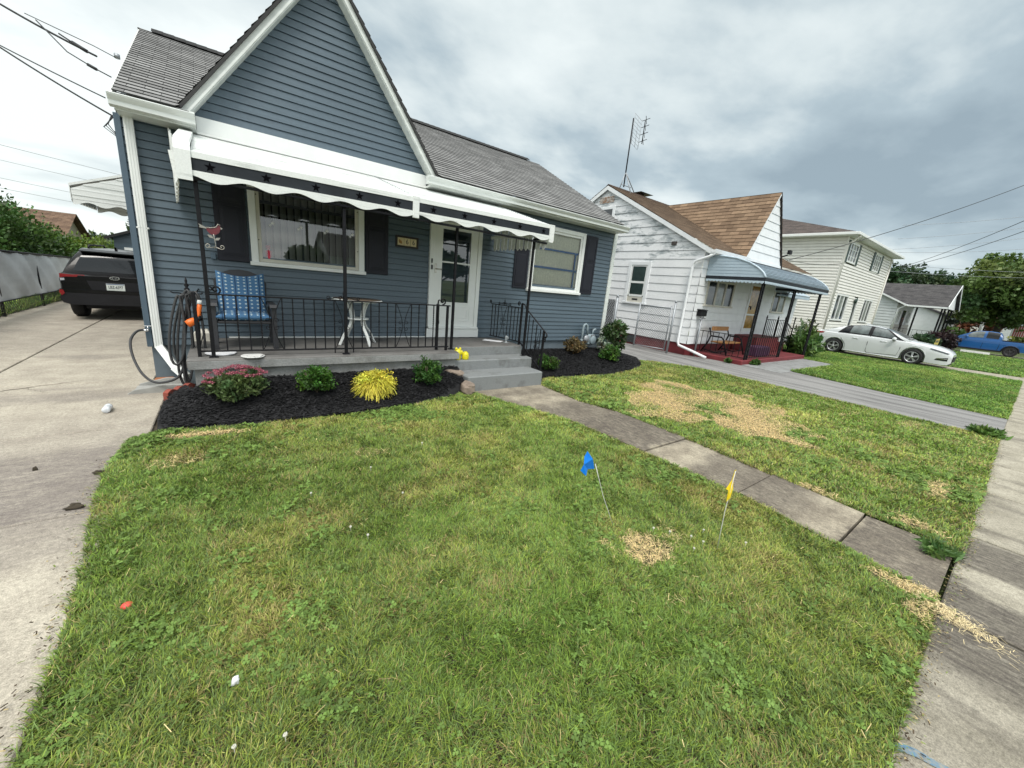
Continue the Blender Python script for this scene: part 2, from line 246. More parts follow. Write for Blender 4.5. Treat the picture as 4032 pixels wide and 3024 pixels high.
# ------------------------------------------------------------------ mesh helpers
class MB:
    def __init__(s): s.v = []; s.f = []; s.uv = []; s.sm = []
    def add(s, vs, fs, smooth=False, uvs=None):
        o = len(s.v); s.v += [tuple(map(float, p)) for p in vs]
        for i, f in enumerate(fs):
            s.f.append([o+k for k in f]); s.sm.append(smooth)
            s.uv.append(uvs[i] if uvs else None)
        return s
    def box(s, a, b):
        x0, y0, z0 = a; x1, y1, z1 = b
        v = [(x0, y0, z0), (x1, y0, z0), (x1, y1, z0), (x0, y1, z0), (x0, y0, z1), (x1, y0, z1), (x1, y1, z1), (x0, y1, z1)]
        return s.add(v, [(0, 3, 2, 1), (4, 5, 6, 7), (0, 1, 5, 4), (1, 2, 6, 5), (2, 3, 7, 6), (3, 0, 4, 7)])
    def bbox(s, a, b, r=.006):           # box with bevelled vertical and top edges
        x0, y0, z0 = a; x1, y1, z1 = b
        def ring(i, z): return [(x0+i+r, y0+i, z), (x1-i-r, y0+i, z), (x1-i, y0+i+r, z), (x1-i, y1-i-r, z), (x1-i-r, y1-i, z), (x0+i+r, y1-i, z), (x0+i, y1-i-r, z), (x0+i, y0+i+r, z)]
        v = ring(r, z0)+ring(0, z0+r)+ring(0, z1-r)+ring(r, z1); f = [tuple(range(7, -1, -1)), tuple(range(24, 32))]
        for k in range(3):
            for i in range(8): j = (i+1) % 8; f.append((k*8+i, k*8+j, k*8+8+j, k*8+8+i))
        return s.add(v, f)
    def bar(s, p, q, w, h=None, up=(0, 0, 1)):
        h = h or w; p, q = Vector(p), Vector(q); d = (q-p).normalized(); u = Vector(up)
        if abs(d.dot(u)) > .98: u = Vector((0, 1, 0))
        a = d.cross(u).normalized(); b = a.cross(d)
        v = []
        for c in (p, q):
            for i, j in ((-1, -1), (1, -1), (1, 1), (-1, 1)): v.append(c+a*i*w/2+b*j*h/2)
        return s.add(v, [(0, 1, 2, 3), (7, 6, 5, 4), (0, 4, 5, 1), (1, 5, 6, 2), (2, 6, 7, 3), (3, 7, 4, 0)])
    def tube(s, pts, r, n=8, closed=False, flat=1.):
        P = [Vector(p) for p in pts]; m = len(P); rr = r if isinstance(r, (list, tuple)) else [r]*m
        v = []; prev = None
        for i, p in enumerate(P):
            t = (P[(i+1) % m]-P[i-1]) if closed else (P[min(i+1, m-1)]-P[max(i-1, 0)])
            t = t.normalized() if t.length > 1e-9 else Vector((0, 0, 1))
            if prev is None:
                u = Vector((0, 0, 1)) if abs(t.z) < .9 else Vector((1, 0, 0)); a = t.cross(u).normalized()
            else:
                a = (prev-t*prev.dot(t)); a = a.normalized() if a.length > 1e-6 else t.orthogonal().normalized()
            prev = a; b = t.cross(a)
            for k in range(n):
                an = 2*math.pi*k/n; v.append(p+(a*math.cos(an)+b*math.sin(an)*flat)*rr[i])
        f = []
        for i in range(m if closed else m-1):
            j = (i+1) % m
            for k in range(n): l = (k+1) % n; f.append((i*n+k, i*n+l, j*n+l, j*n+k))
        if not closed: f += [tuple(range(n-1, -1, -1)), tuple((m-1)*n+k for k in range(n))]
        return s.add(v, f, True)
    def lathe(s, c, prof, n=16, ax=None):      # prof: (r,z) from bottom to top
        v = []; A = ax or Matrix.Identity(3); c = Vector(c)
        for r, z in prof:
            for k in range(n):
                an = 2*math.pi*k/n; v.append(c+A @ Vector((r*math.cos(an), r*math.sin(an), z)))
        f = []
        for i in range(len(prof)-1):
            for k in range(n): l = (k+1) % n; f.append((i*n+k, i*n+l, (i+1)*n+l, (i+1)*n+k))
        f += [tuple(range(n-1, -1, -1)), tuple((len(prof)-1)*n+k for k in range(n))]
        return s.add(v, f, True)
    def prism(s, poly, d):                     # poly of 3-D points extruded by d
        n = len(poly); d = Vector(d); v = [Vector(p) for p in poly]; v = v+[p+d for p in v]
        f = [tuple(range(n-1, -1, -1)), tuple(range(n, 2*n))]+[(i, (i+1) % n, n+(i+1) % n, n+i) for i in range(n)]
        return s.add(v, f)
    def blob(s, c, r, seed=0, amp=.15, n=10, sq=0):
        rs = random.Random(seed); v = []; f = []; c = Vector(c); r = Vector(r); m = n*2
        ph = [rs.uniform(0, 6) for _ in range(6)]
        for i in range(n+1):
            th = math.pi*i/n
            for k in range(m):
                an = 2*math.pi*k/m; d = Vector((math.sin(th)*math.cos(an), math.sin(th)*math.sin(an), math.cos(th)))
                if sq: d = Vector([math.copysign(abs(q)**(1-sq), q) for q in d])
                w = 1+amp*(math.sin(3*d.x+ph[0])*math.sin(4*d.y+ph[1])+.6*math.sin(7*d.z+ph[2]+3*d.x)+.35*math.sin(11*d.x+ph[3])*math.cos(9*d.y+ph[4]))
                v.append(c+Vector((d.x*r.x, d.y*r.y, d.z*r.z))*w)
        for i in range(n):
            for k in range(m): l = (k+1) % m; f.append((i*m+k, (i+1)*m+k, (i+1)*m+l, i*m+l))
        return s.add(v, f, True)
    def lap(s, O, U, V, Nn, length, c, t, spans, v0=0., g=0., d=.018):
        """overlapping courses on a plane: spans(va, vb) gives a list of (a0, b0, a1, b1) at the bottom and top of each course"""
        O, U, V, Nn = map(Vector, (O, U, V, Nn)); k = 0; v = v0; t_ = t
        while v < length-1e-4:
            w = min(v+c, length)
            for a0, b0, a1, b1, *dt_ in spans(v, w):
                t = t_+(dt_[0] if dt_ else 0.)
                if g:
                    h = v+g; P = lambda a, z, n: O+U*a+V*z+Nn*n
                    s.add([P(a0, h, t), P(b0, h, t), P(b1, w, t*.12), P(a1, w, t*.12), P(a0, h, -d), P(b0, h, -d), P(a0, v, -d), P(b0, v, -d), P(a0, v, t*.12), P(b0, v, t*.12)], [(0, 1, 2, 3), (4, 5, 1, 0), (6, 7, 5, 4), (8, 9, 7, 6)])
                    continue
                p = [O+U*a0+V*v+Nn*t, O+U*b0+V*v+Nn*t, O+U*b1+V*w+Nn*(t*.12), O+U*a1+V*w+Nn*(t*.12), O+U*a0+V*v-Nn*.002, O+U*b0+V*v-Nn*.002]
                s.add(p, [(0, 1, 2, 3), (4, 5, 1, 0)], False, [[(a0, v), (b0, v), (b1, w-.0005), (a1, w-.0005)], [(a0, v), (b0, v), (b0, v), (a0, v)]])
            v = w; k += 1
        return s

ORG = {}
def setp(o, label=None, cat=None, group=None, kind=None):
    if label: o['label'] = label
    if cat: o['category'] = cat
    if group: o['group'] = group
    if kind: o['kind'] = kind
    return o
def thing(name, loc, label, cat, group=None):
    o = bpy.data.objects.new(name, None); C.objects.link(o); o.location = loc; o.empty_display_size = .2; ORG[o.name] = Vector(loc)
    return setp(o, label, cat, group)
def build(name, mb, m, parent=None, base=None, label=None, cat=None, group=None, kind=None, smooth=False):
    """mb holds world coordinates; the mesh is stored relative to its thing's base"""
    org = ORG[parent.name] if parent else Vector(base or (0, 0, 0))
    me = bpy.data.meshes.new(name); me.from_pydata([tuple(Vector(p)-org) for p in mb.v], [], mb.f)
    if any(mb.uv):
        ul = me.uv_layers.new(name='UVMap'); i = 0
        for f, u in zip(mb.f, mb.uv):
            for k in range(len(f)): ul.data[i].uv = u[k] if u else (0, 0); i += 1
    me.polygons.foreach_set('use_smooth', [bool(x or smooth) for x in mb.sm])
    if isinstance(m, str): m = MT[m]
    me.materials.append(m); me.update()
    o = bpy.data.objects.new(name, me); C.objects.link(o); ORG[o.name] = org
    if parent: o.parent = parent
    else: o.location = org
    return setp(o, label, cat, group, kind)
def fast(name, V, quads, tris, cols, m, parent=None, base=None, **kw):
    """numpy mesh with a per-vertex colour that belongs to each leaf, blade or chip"""
    org = ORG[parent.name] if parent else Vector(base or (0, 0, 0))
    V = np.asarray(V, np.float32)-np.array(org, np.float32)
    quads = np.asarray(quads, np.int32).reshape(-1, 4); tris = np.asarray(tris, np.int32).reshape(-1, 3)
    me = bpy.data.meshes.new(name); me.vertices.add(len(V)); me.vertices.foreach_set('co', V.ravel())
    lv = np.concatenate([quads.ravel(), tris.ravel()]); me.loops.add(len(lv)); me.loops.foreach_set('vertex_index', lv)
    nq, ntr = len(quads), len(tris); me.polygons.add(nq+ntr)
    st = np.concatenate([np.arange(nq)*4, nq*4+np.arange(ntr)*3]).astype(np.int32); me.polygons.foreach_set('loop_start', st)
    try: me.polygons.foreach_set('loop_total', np.concatenate([np.full(nq, 4), np.full(ntr, 3)]).astype(np.int32))
    except Exception: pass
    at = me.attributes.new('col', 'FLOAT_COLOR', 'POINT'); c4 = np.ones((len(V), 4), np.float32); c4[:, :3] = cols; at.data.foreach_set('color', c4.ravel())
    me.update(calc_edges=True); me.validate()
    me.materials.append(MT[m] if isinstance(m, str) else m)
    o = bpy.data.objects.new(name, me); C.objects.link(o); ORG[o.name] = org
    if parent: o.parent = parent
    else: o.location = org
    return setp(o, kw.get('label'), kw.get('cat'), kw.get('group'), kw.get('kind'))

def vnoise(x, y, sc, seed):
    r = np.random.default_rng(seed); G = r.random((64, 64)); x = x*sc; y = y*sc
    xi = np.floor(x).astype(int); yi = np.floor(y).astype(int); fx = x-xi; fy = y-yi; fx = fx*fx*(3-2*fx); fy = fy*fy*(3-2*fy)
    g = lambda a, b: G[a % 64, b % 64]
    return (g(xi, yi)*(1-fx)+g(xi+1, yi)*fx)*(1-fy)+(g(xi, yi+1)*(1-fx)+g(xi+1, yi+1)*fx)*fy
def inpoly(x, y, poly):
    r = np.zeros(len(x), bool); n = len(poly)
    for i in range(n):
        x0, y0 = poly[i]; x1, y1 = poly[(i+1) % n]
        if y0 == y1: continue
        c = ((y0 > y) != (y1 > y)) & (x < (x1-x0)*(y-y0)/(y1-y0)+x0); r ^= c
    return r
def scatter(poly, n, seed, keep=None):
    r = np.random.default_rng(seed); P = np.array(poly); lo, hi = P.min(0), P.max(0)
    x = r.uniform(lo[0], hi[0], n); y = r.uniform(lo[1], hi[1], n); k = inpoly(x, y, poly)
    return x[k], y[k], r

# ------------------------------------------------------------------ ground
def sheet(name, poly, z, m, thick=None, sub=None, kind='structure', **kw):
    b = MB()
    if thick: b.prism([(x, y, z-thick) for x, y in poly], (0, 0, thick))
    else: b.add([(x, y, z) for x, y in poly], [tuple(range(len(poly)))])
    return build(name, b, m, kind=kind, **kw)
sheet('ground', [(-300, -300), (300, -300), (300, 300), (-300, 300)], -.12, 'turf')
LAWN = [(-.67, -.1), (-.68, 1.2), (-.70, 2.0), (-.75, 2.7), (-.84, 3.4), (-.88, 4.0), (-.83, 4.6), (-.62, 4.76), (-.26, 4.72), (.35, 4.62), (1.07, 4.58), (1.86, 4.70), (2.48, 4.86), (2.92, 5.06), (3.05, 4.92), (3.20, 4.5), (3.62, 3.4), (3.70, 2.2), (3.72, 1.2), (3.66, .5), (3.59, -.06), (3.18, -.07), (2.78, -.08), (2.34, -.09), (1.96, -.10)]
sheet('lawn_soil', LAWN, -.005, 'soil')
RLAWN = [(4.50, -.08), (10.02, -.05), (10.05, 3.0), (10.08, 5.0), (9.4, 6.1), (8.95, 6.3), (8.42, 5.72), (7.6, 5.4), (6.6, 5.22), (5.2, 5.34), (4.78, 5.34), (4.48, 4.96), (4.45, 4.0), (4.62, 3.5), (4.62, 2.2), (4.52, 1.0)]
sheet('side_lawn_soil', RLAWN, -.005, 'soil')
NLAWN = [(12.45, -.08), (23.2, -.1), (23.3, 3.0), (23.0, 5.2), (22.6, 9), (20.3, 9), (20.3, 6.2), (17.9, 5.6), (17.3, 4.9), (17.2, 3.95), (13.2, 4.0)]
sheet('neighbour_lawn_soil', NLAWN, -.006, 'turf')
sheet('far_lawn_soil', [(25.3, -.1), (41.6, -.1), (41.6, 6.6), (25.3, 6.6)], -.02, 'turf')
sheet('verge_soil', [(-60, -3.4), (200, -3.4), (200, -1.62), (-60, -1.62)], -.02, 'turf')
sheet('road', [(-200, -13), (300, -13), (300, -3.5), (-200, -3.5)], -.09, 'road')
# driveway slabs (one sheet of separate panels with narrow dark joints)
def slabs(name, rects, z, m, thick=.10, **kw):
    b = MB()
    for (x0, y0, x1, y1) in rects: b.bbox((x0, y0, z-thick), (x1, y1, z), .008)
    return build(name, b, m, kind='structure', **kw)
dr = []
ys = [-.10, 1.6, 3.36, 5.0, 6.92, 8.6, 9.45, 11.2, 13., 15, 17, 20]
for i in range(len(ys)-1):
    dr.append((-2.44, ys[i]+.006, -.70 if ys[i] < 6.5 else -.90, ys[i+1]-.006)); dr.append((-4.3, ys[i]+.006, -2.46, ys[i+1]-.006))
slabs('concrete_driveway', dr, .0, 'drive')
sheet('driveway_joint_soil', [(-4.3, -.1), (-.6, -.1), (-.6, 20), (-4.3, 20)], -.03, 'soil')
# front walk: panels from the steps to the sidewalk
wb = MB()
def wpanel(b, q, z=.0):
    b.prism([(x, y, z-.1) for x, y in q], (0, 0, .1))
yj = [5.06, 3.42, 2.29, 1.27, .49, -.06]
def wl(y): return np.interp(y, [-.06, .49, 1.27, 2.29, 3.42, 4.5, 5.06], [3.60, 3.63, 3.76, 3.72, 3.62, 3.20, 3.0])
def wr(y): return np.interp(y, [-.06, .49, 1.27, 2.29, 3.42, 4.5, 5.06], [4.50, 4.47, 4.55, 4.64, 4.60, 4.42, 4.48])
for i in range(5):
    a, c = yj[i]-.008, yj[i+1]+.008; wpanel(wb, [(wl(c), c), (wr(c), c), (wr(a), a), (wl(a), a)], .002+.012*((i % 2)-.4))
build('front_walk', wb, 'walk', kind='structure')
sw = []; x = -30.
while x < 120:
    sw.append((x+.007, -1.6, x+1.5-.007, -.075)); x += 1.52
slabs('sidewalk', sw, .0, 'side')
sheet('neighbour_asphalt_driveway', [(10.05, -.075), (12.5, -.075), (12.75, 2), (13.15, 4.05), (12.3, 5.6), (12.0, 6.5), (12.0, 22), (8.3, 22), (8.3, 7.4), (9.1, 6.4), (10.08, 5.0)], .0, 'asphalt', thick=.08)
sheet('neighbour_porch_pad', [(12.3, 3.92), (17.2, 3.92), (17.4, 4.95), (12.3, 4.95)], .012, 'found', thick=.08)
sheet('cream_house_driveway', [(23.45, -.1), (25.15, -.1), (25.15, 22), (23.45, 22)], -.004, 'side', thick=.06)
sheet('truck_driveway', [(43.2, -.1), (48.5, -.1), (48.5, 20), (43.2, 20)], -.10, 'side', thick=.06)
sheet('apron_strips', [(-2.4, -3.5), (-.8, -3.5), (-.8, -1.61), (-2.4, -1.61)], -.01, 'drive')
pm = MB(); pm.add([(2.08, -.10, .004), (2.10, -.085, .004), (2.13, -.10, .004), (2.155, -.14, .004), (2.17, -.20, .004), (2.19, -.27, .004), (2.17, -.30, .004), (2.14, -.22, .004), (2.115, -.15, .004)], [tuple(range(9))])
build('blue_paint_mark', pm, mat('faded_blue_paint', (.10, .19, .27), .9, 0, 38, col2=(.26, .25, .21), thr=(.44, .62)), base=(2.1, -.15, .004), label='faded blue spray paint stripe on the pale sidewalk beside the lawn corner', cat='paint mark')

# ------------------------------------------------------------------ grass, straw, mulch
GREENS = np.array([(.205, .295, .050), (.275, .340, .062), (.130, .220, .045), (.42, .415, .13), (.175, .255, .080)])
def blades(x, y, r, h, w, cols, lean=.7, zb=-.005):
    n = len(x); az = vnoise(x, y, 1.1, 71)*6+vnoise(x, y, 9, 72)*7+r.normal(0, 1.35, n); fa = az+r.normal(0, .5, n)+np.pi/2
    hh = h*r.uniform(.55, 1.35, n); ww = w*r.uniform(.6, 1.3, n)
    ln = np.clip(r.normal(lean, .3, n), .05, 1.4)*hh
    dx, dy = np.cos(az), np.sin(az); sx, sy = np.cos(fa)*ww/2, np.sin(fa)*ww/2
    V = np.zeros((n, 5, 3)); z0 = np.full(n, zb)
    zt = hh*np.clip(1-.28*(ln/hh)**2, .25, 1)
    V[:, 0] = np.c_[x-sx, y-sy, z0]; V[:, 1] = np.c_[x+sx, y+sy, z0]
    V[:, 2] = np.c_[x+sx*.85+dx*ln*.36, y+sy*.85+dy*ln*.36, zb+zt*.62]; V[:, 3] = np.c_[x-sx*.85+dx*ln*.36, y-sy*.85+dy*ln*.36, zb+zt*.62]
    V[:, 4] = np.c_[x+dx*ln, y+dy*ln, zb+zt]
    k = np.arange(n)[:, None]*5; K = np.repeat(cols, 5, 0); K[4::5] *= 1.45      # mown tips are paler
    return V.reshape(-1, 3), k+np.array([[0, 1, 2, 3]]), k+np.array([[3, 2, 4]]), K
def merge(parts):
    V, Q, T, K = [], [], [], []; o = 0
    for v, q, t, c in parts: V.append(v); Q.append(q+o); T.append(t+o); K.append(c); o += len(v)
    return np.concatenate(V), np.concatenate(Q), np.concatenate(T), np.concatenate(K)
STRAW = [(4.98, 3.62), (5.9, 4.0), (7.15, 4.35), (7.7, 3.7), (8.1, 2.5), (7.2, 1.9), (6.65, 1.25), (6.1, 1.5), (5.6, 1.95), (5.75, 2.7), (5.1, 2.8), (4.66, 3.1)]
def strawness(x, y):
    """how strongly each spot is covered with blond straw or is bare, 0 to 1"""
    n = vnoise(x, y, 2.2, 3)*.6+vnoise(x, y, 6, 4)*.4
    s = np.zeros(len(x))
    def spot(cx, cy, rx, ry, g=1., rot=0.):
        a, b = (x-cx)*np.cos(rot)+(y-cy)*np.sin(rot), -(x-cx)*np.sin(rot)+(y-cy)*np.cos(rot)
        return np.clip((1.15-np.hypot(a/rx, b/ry)-2.2*(vnoise(x, y, 7, 5)*.6+vnoise(x, y, 17, 6)*.4-.5))*1.3, 0, 1)*g
    for a in ((2.2, 1.26, .29, .23), (-.30, 4.52, .28, .07), (-.50, 3.98, .22, .11, .5), (3.50, .10, .09, .20, .95, .35), (3.30, -.02, .16, .06, .8), (4.58, .70, .07, .36, .6, .05), (4.66, .20, .12, .14, .6, -.3), (5.9, .22, .3, .07, .6), (.95, 3.45, .18, .08, .22), (2.0, .82, .12, .08, .22), (-.62, 1.3, .06, .4, .25), (8.9, 1.6, .5, .08, .3, -.1), (9.3, .9, .4, .1, .3)):
        s = np.maximum(s, spot(*a))
    big = inpoly(x+(n-.5)*.9, y+(vnoise(x, y, 3, 9)-.5)*.8, STRAW)
    s = np.maximum(s, big*np.clip(.62+1.5*(vnoise(x, y, 2.4, 12)-.36), .15, 1))
    return s
def lawncols(x, y, r, dry=0.):
    n = len(x); a = vnoise(x, y, .9, 21); b = vnoise(x, y, 2.7, 22); d = vnoise(x, y, 5.5, 23)
    pick = np.clip(a*.5+b*.5+r.normal(0, .16, n), 0, .999); idx = np.floor(pick*5).astype(int); order = np.array([2, 0, 4, 1, 3])
    c = GREENS[order[idx]]*r.uniform(.42, 1.55, (n, 1))*(.80+.45*vnoise(x, y, .55, 25))[:, None]
    pd = np.clip(.06+dry+.9*np.clip(d*.5+b*.6-.58, 0, 1), 0, .9); k = r.random(n) < pd
    c[k] = np.array([.40, .32, .14])*r.uniform(.55, 1.2, (k.sum(), 1))
    return c
def lawn(name, poly, dens, h, w, seed, ymin=None, ymax=None, base=(0, 0, 0), label=None, falloff=None, dry=0., lean=.8, tint=(1, 1, 1)):
    P = np.array(poly); area = np.prod(P.max(0)-P.min(0)); x, y, r = scatter(poly, int(dens*area), seed)
    st = strawness(x, y); keep = (r.random(len(x)) > st*.86) & (vnoise(x, y, 1.6, 40)*.4+vnoise(x, y, 9, 41)*.6 > r.uniform(-.6, .42, len(x)))
    if falloff is not None:
        dist = np.hypot(x, y); keep &= r.random(len(x)) < np.clip(falloff/dist, .0, 1)
    x, y, st = x[keep], y[keep], st[keep]; dist = np.hypot(x, y); g = np.clip(dist/3.2, 1, 2.6)
    hh = h*(.60+.35*vnoise(x, y, 1.3, 31)+.65*vnoise(x, y, 13, 32))*(1-.35*st); c = lawncols(x, y, r, dry)*np.array(tint)
    c = c*(1-st[:, None]*.2)+st[:, None]*.2*np.array([.3, .24, .1])
    A = blades(x, y, r, hh, w*g, c, lean)
    # broad blades, plantain and clover leaves in patches
    xb, yb, r2 = scatter(poly, int(dens*area*.05), seed+1); q = vnoise(xb, yb, 1.7, 51) > .53
    q &= strawness(xb, yb) < .3; xb, yb = xb[q], yb[q]
    cb = np.array([.17, .27, .055])*r2.uniform(.6, 1.25, (len(xb), 1)); B = blades(xb, yb, r2, np.full(len(xb), h*.62), w*2.6, cb, 1.15)
    # loose straw lying on the ground
    xs, ys, r3 = scatter(poly, int(area*9000), seed+2); s = strawness(xs, ys); q = r3.random(len(xs)) < s*.9+.004; xs, ys = xs[q], ys[q]
    cs = np.array([.92, .72, .37])*r3.uniform(.4, 1.2, (len(xs), 1)); gs = np.clip(np.hypot(xs, ys)/3.2, 1, 1.7)
    D = sticks(xs, ys, r3, .036, .0024*gs, cs, .008)
    # clover: three round leaflets lying open near the top of the turf
    xc, yc, r4 = scatter(poly, int(area*dens*.11), seed+3); q = (vnoise(xc, yc, 1.1, 81)*.45+vnoise(xc, yc, 5, 82)*.55+r4.normal(0, .10, len(xc)) > .70) & (strawness(xc, yc) < .3) & (np.hypot(xc, yc) < 7); xc, yc = xc[q], yc[q]; m = len(xc)
    zc = r4.uniform(.012, .034, m); parts = [A, B, D]
    if m:
        a0 = r4.uniform(0, 6.28, m); sz = .0070*r4.uniform(.6, 1.4, m)*np.clip(np.hypot(xc, yc)/3.2, 1, 2); cc = np.array([.165, .265, .06])*r4.uniform(.5, 1.3, (m, 1)); tl = r4.normal(0, .35, (m, 2))
        for j in range(3):
            a = a0+j*2.094; px, py = xc+np.cos(a)*sz, yc+np.sin(a)*sz; Vc = np.zeros((m, 4, 3))
            for k, (u, v_) in enumerate(((-1, 0), (0, -.95), (1, 0), (0, .95))):
                ox = (np.cos(a)*u-np.sin(a)*v_)*sz; oy = (np.sin(a)*u+np.cos(a)*v_)*sz; Vc[:, k] = np.c_[px+ox, py+oy, zc+tl[:, 0]*(px+ox-xc)+tl[:, 1]*(py+oy-yc)]
            parts.append((Vc.reshape(-1, 3), np.arange(m)[:, None]*4+np.array([[0, 1, 2, 3]]), np.zeros((0, 3), int), np.repeat(cc, 4, 0)))
    V, Q, T, K = merge(parts)
    return fast(name, V, Q, T, K, 'grassmat', base=base, kind='stuff', label=label, cat='grass')
def sticks(x, y, r, ln, w, cols, z):
    n = len(x); az = r.uniform(0, 2*np.pi, n); l = ln*r.uniform(.5, 1.4, n)/2; t = r.normal(0, .22, n); zz = z+r.uniform(0, .022, n)
    dx, dy, dz = np.cos(az)*l, np.sin(az)*l, np.sin(t)*l; sx, sy = -np.sin(az)*w/2, np.cos(az)*w/2
    V = np.zeros((n, 4, 3)); V[:, 0] = np.c_[x-dx-sx, y-dy-sy, zz-dz]; V[:, 1] = np.c_[x-dx+sx, y-dy+sy, zz-dz]; V[:, 2] = np.c_[x+dx+sx, y+dy+sy, zz+dz]; V[:, 3] = np.c_[x+dx-sx, y+dy-sy, zz+dz]
    k = np.arange(n)[:, None]*4
    return V.reshape(-1, 3), k+np.array([[0, 1, 2, 3]]), np.zeros((0, 3), int), np.repeat(cols, 4, 0)
def grow(poly, d):       # let blades lean over the edges a little
    P = np.array(poly); c = P.mean(0); return [tuple(p+(p-c)/np.linalg.norm(p-c)*d) for p in P]
lawn('front_lawn_grass', LAWN, 36000, .034, .0040, 100, label='mown front lawn with dry patches between the driveway and the front walk', falloff=2.3)
lawn('side_lawn_grass', grow(RLAWN, .03), 17000, .036, .0048, 200, label='lawn with a large blond straw patch between the front walk and the asphalt driveway', falloff=2.6, dry=.05)
lawn('neighbour_lawn_grass', NLAWN, 3200, .05, .0055, 300, label='lush green lawn in front of the white house beyond the asphalt driveway', falloff=14, tint=(.62, .80, .66))
lawn('far_lawn_grass', [(25.2, -.1), (42, -.1), (42, 6.2), (25.2, 6.2)], 700, .07, .012, 400, label='far green lawn between the white car and the blue pickup truck', tint=(.58, .76, .66))
lawn('verge_grass', [(1.5, -3.3), (45, -3.3), (45, -1.62), (1.5, -1.62)], 300, .07, .012, 410, label='strip of grass between the sidewalk and the road')

LBED = [(-.62, 4.78), (-.26, 4.75), (.35, 4.65), (1.07, 4.62), (1.86, 4.72), (2.48, 4.88), (2.90, 5.10), (2.97, 5.47), (-.43, 5.47), (-.48, 5.86), (-.63, 5.74), (-.67, 5.3)]
RBED = [(4.52, 5.10), (4.8, 5.38), (5.22, 5.37), (6.61, 5.25), (7.6, 5.42), (8.42, 5.74), (8.95, 6.32), (8.75, 6.88), (4.6, 6.88)]
def sm(t): t = np.clip(t, 0, 1); return t*t*(3-2*t)
def crom(pts, n=6):
    P = [Vector(p) for p in pts]; P = [P[0]]+P+[P[-1]]; out = []
    for i in range(1, len(P)-2):
        for k in range(n): t = k/n; out.append(.5*((2*P[i])+(P[i+1]-P[i-1])*t+(2*P[i-1]-5*P[i]+4*P[i+1]-P[i+2])*t*t+(3*P[i]-P[i-1]-3*P[i+1]+P[i+2])*t**3))
    return out+[P[-2]]
def lz(x, y): return .015+.29*sm((y-4.70)/.80)*np.clip((x+.72)/.5, .08, 1)+.02*vnoise(x, y, 5, 61)
def rz(x, y): return .015+.24*sm((y-5.25)/1.5)*np.clip((9.3-x)/1.2, .15, 1)+.02*vnoise(x, y, 5, 62)
def bed(name, poly, zf, seed, label):
    P = np.array(poly); lo, hi = P.min(0), P.max(0); st = .05; nx = int((hi[0]-lo[0])/st)+2; ny = int((hi[1]-lo[1])/st)+2
    gx, gy = np.meshgrid(lo[0]+np.arange(nx)*st, lo[1]+np.arange(ny)*st, indexing='ij'); gx, gy = gx.ravel(), gy.ravel()
    ins = inpoly(gx, gy, grow(poly, .03)); z = np.where(ins, zf(gx, gy), -.03)
    V = np.c_[gx, gy, z]; I = np.arange(nx*ny).reshape(nx, ny)
    q = np.stack([I[:-1, :-1], I[1:, :-1], I[1:, 1:], I[:-1, 1:]], -1).reshape(-1, 4); q = q[ins[q].any(1)]
    bd = fast(name, V, q, [], np.full((len(V), 3), .012), 'mulch', kind='stuff', label=label, cat='mulch bed')
    x, y, r = scatter(poly, int(5200*np.prod(hi-lo)), seed); D = sticks(x, y, r, .05, .013*r.uniform(.6, 1.4, len(x)), np.array([.016, .016, .017])*r.uniform(.4, 2.0, (len(x), 1)), 0)
    V = D[0]; V[:, 2] += np.repeat(zf(x, y), 4)-.004
    fast('mulch_chips', V, D[1], D[2], D[3], 'chip', parent=bd, kind='stuff')
    return bd
bed('front_mulch_bed', LBED, lz, 71, 'black shredded mulch bed along the front of the porch')
bed('corner_mulch_bed', RBED, rz, 72, 'black mulch bed right of the steps under the right hand window')

# ------------------------------------------------------------------ plants
def leafset(P, size, cols, r, up=.35, elong=1.6, outn=None):
    """one folded leaf at each point"""
    n = len(P); d = r.normal(0, 1, (n, 3)); d[:, 2] += up
    if outn is not None: d += outn*1.1
    d /= np.linalg.norm(d, axis=1)[:, None]; u = np.cross(d, r.normal(0, 1, (n, 3))); u /= np.linalg.norm(u, axis=1)[:, None]
    s = size*r.uniform(.6, 1.35, n)[:, None]; V = np.zeros((n, 4, 3)); k = np.cross(d, u)
    V[:, 0] = P-d*s*elong*.5; V[:, 1] = P+u*s*.5+k*s*.12; V[:, 2] = P+d*s*elong*.5; V[:, 3] = P-u*s*.5+k*s*.12
    i = np.arange(n)[:, None]*4
    return V.reshape(-1, 3), np.concatenate([i+np.array([[0, 1, 2, 3]])]), np.zeros((0, 3), int), np.repeat(cols, 4, 0)
def clumps(c, R, n, nc, r, shell=.55, cr=.38, flat=0.):
    """points gathered in clumps through an ellipsoid; leaves gaps and an uneven outline"""
    c = np.array(c); R = np.array(R); d = r.normal(0, 1, (nc, 3)); d /= np.linalg.norm(d, axis=1)[:, None]
    rad_ = (shell+(1-shell)*r.random((nc, 1)))*r.uniform(.72, 1.08, (nc, 1)); cc = d*rad_
    if flat: cc[:, 2] = np.maximum(cc[:, 2], -flat)
    k = r.integers(0, nc, n); q = r.normal(0, 1, (n, 3)); q /= np.linalg.norm(q, axis=1)[:, None]; q *= (r.random((n, 1))**.5)
    off = q*cr*r.uniform(.7, 1.2, (nc, 1))[k]
    p = (cc[k]+off); return c+p*R, k, p/np.maximum(np.linalg.norm(p, axis=1)[:, None], .01)
def shades(base, k, nc, r, spread=.45, leaf=.35):
    f = r.uniform(1-spread, 1+spread, nc)[k]*r.uniform(1-leaf, 1+leaf, len(k)); h = r.normal(0, .12, nc)[k]
    c = np.array(base)[None, :]*f[:, None]; c[:, 0] *= 1+h; c[:, 2] *= 1-h*.5; return np.clip(c, .003, .9)
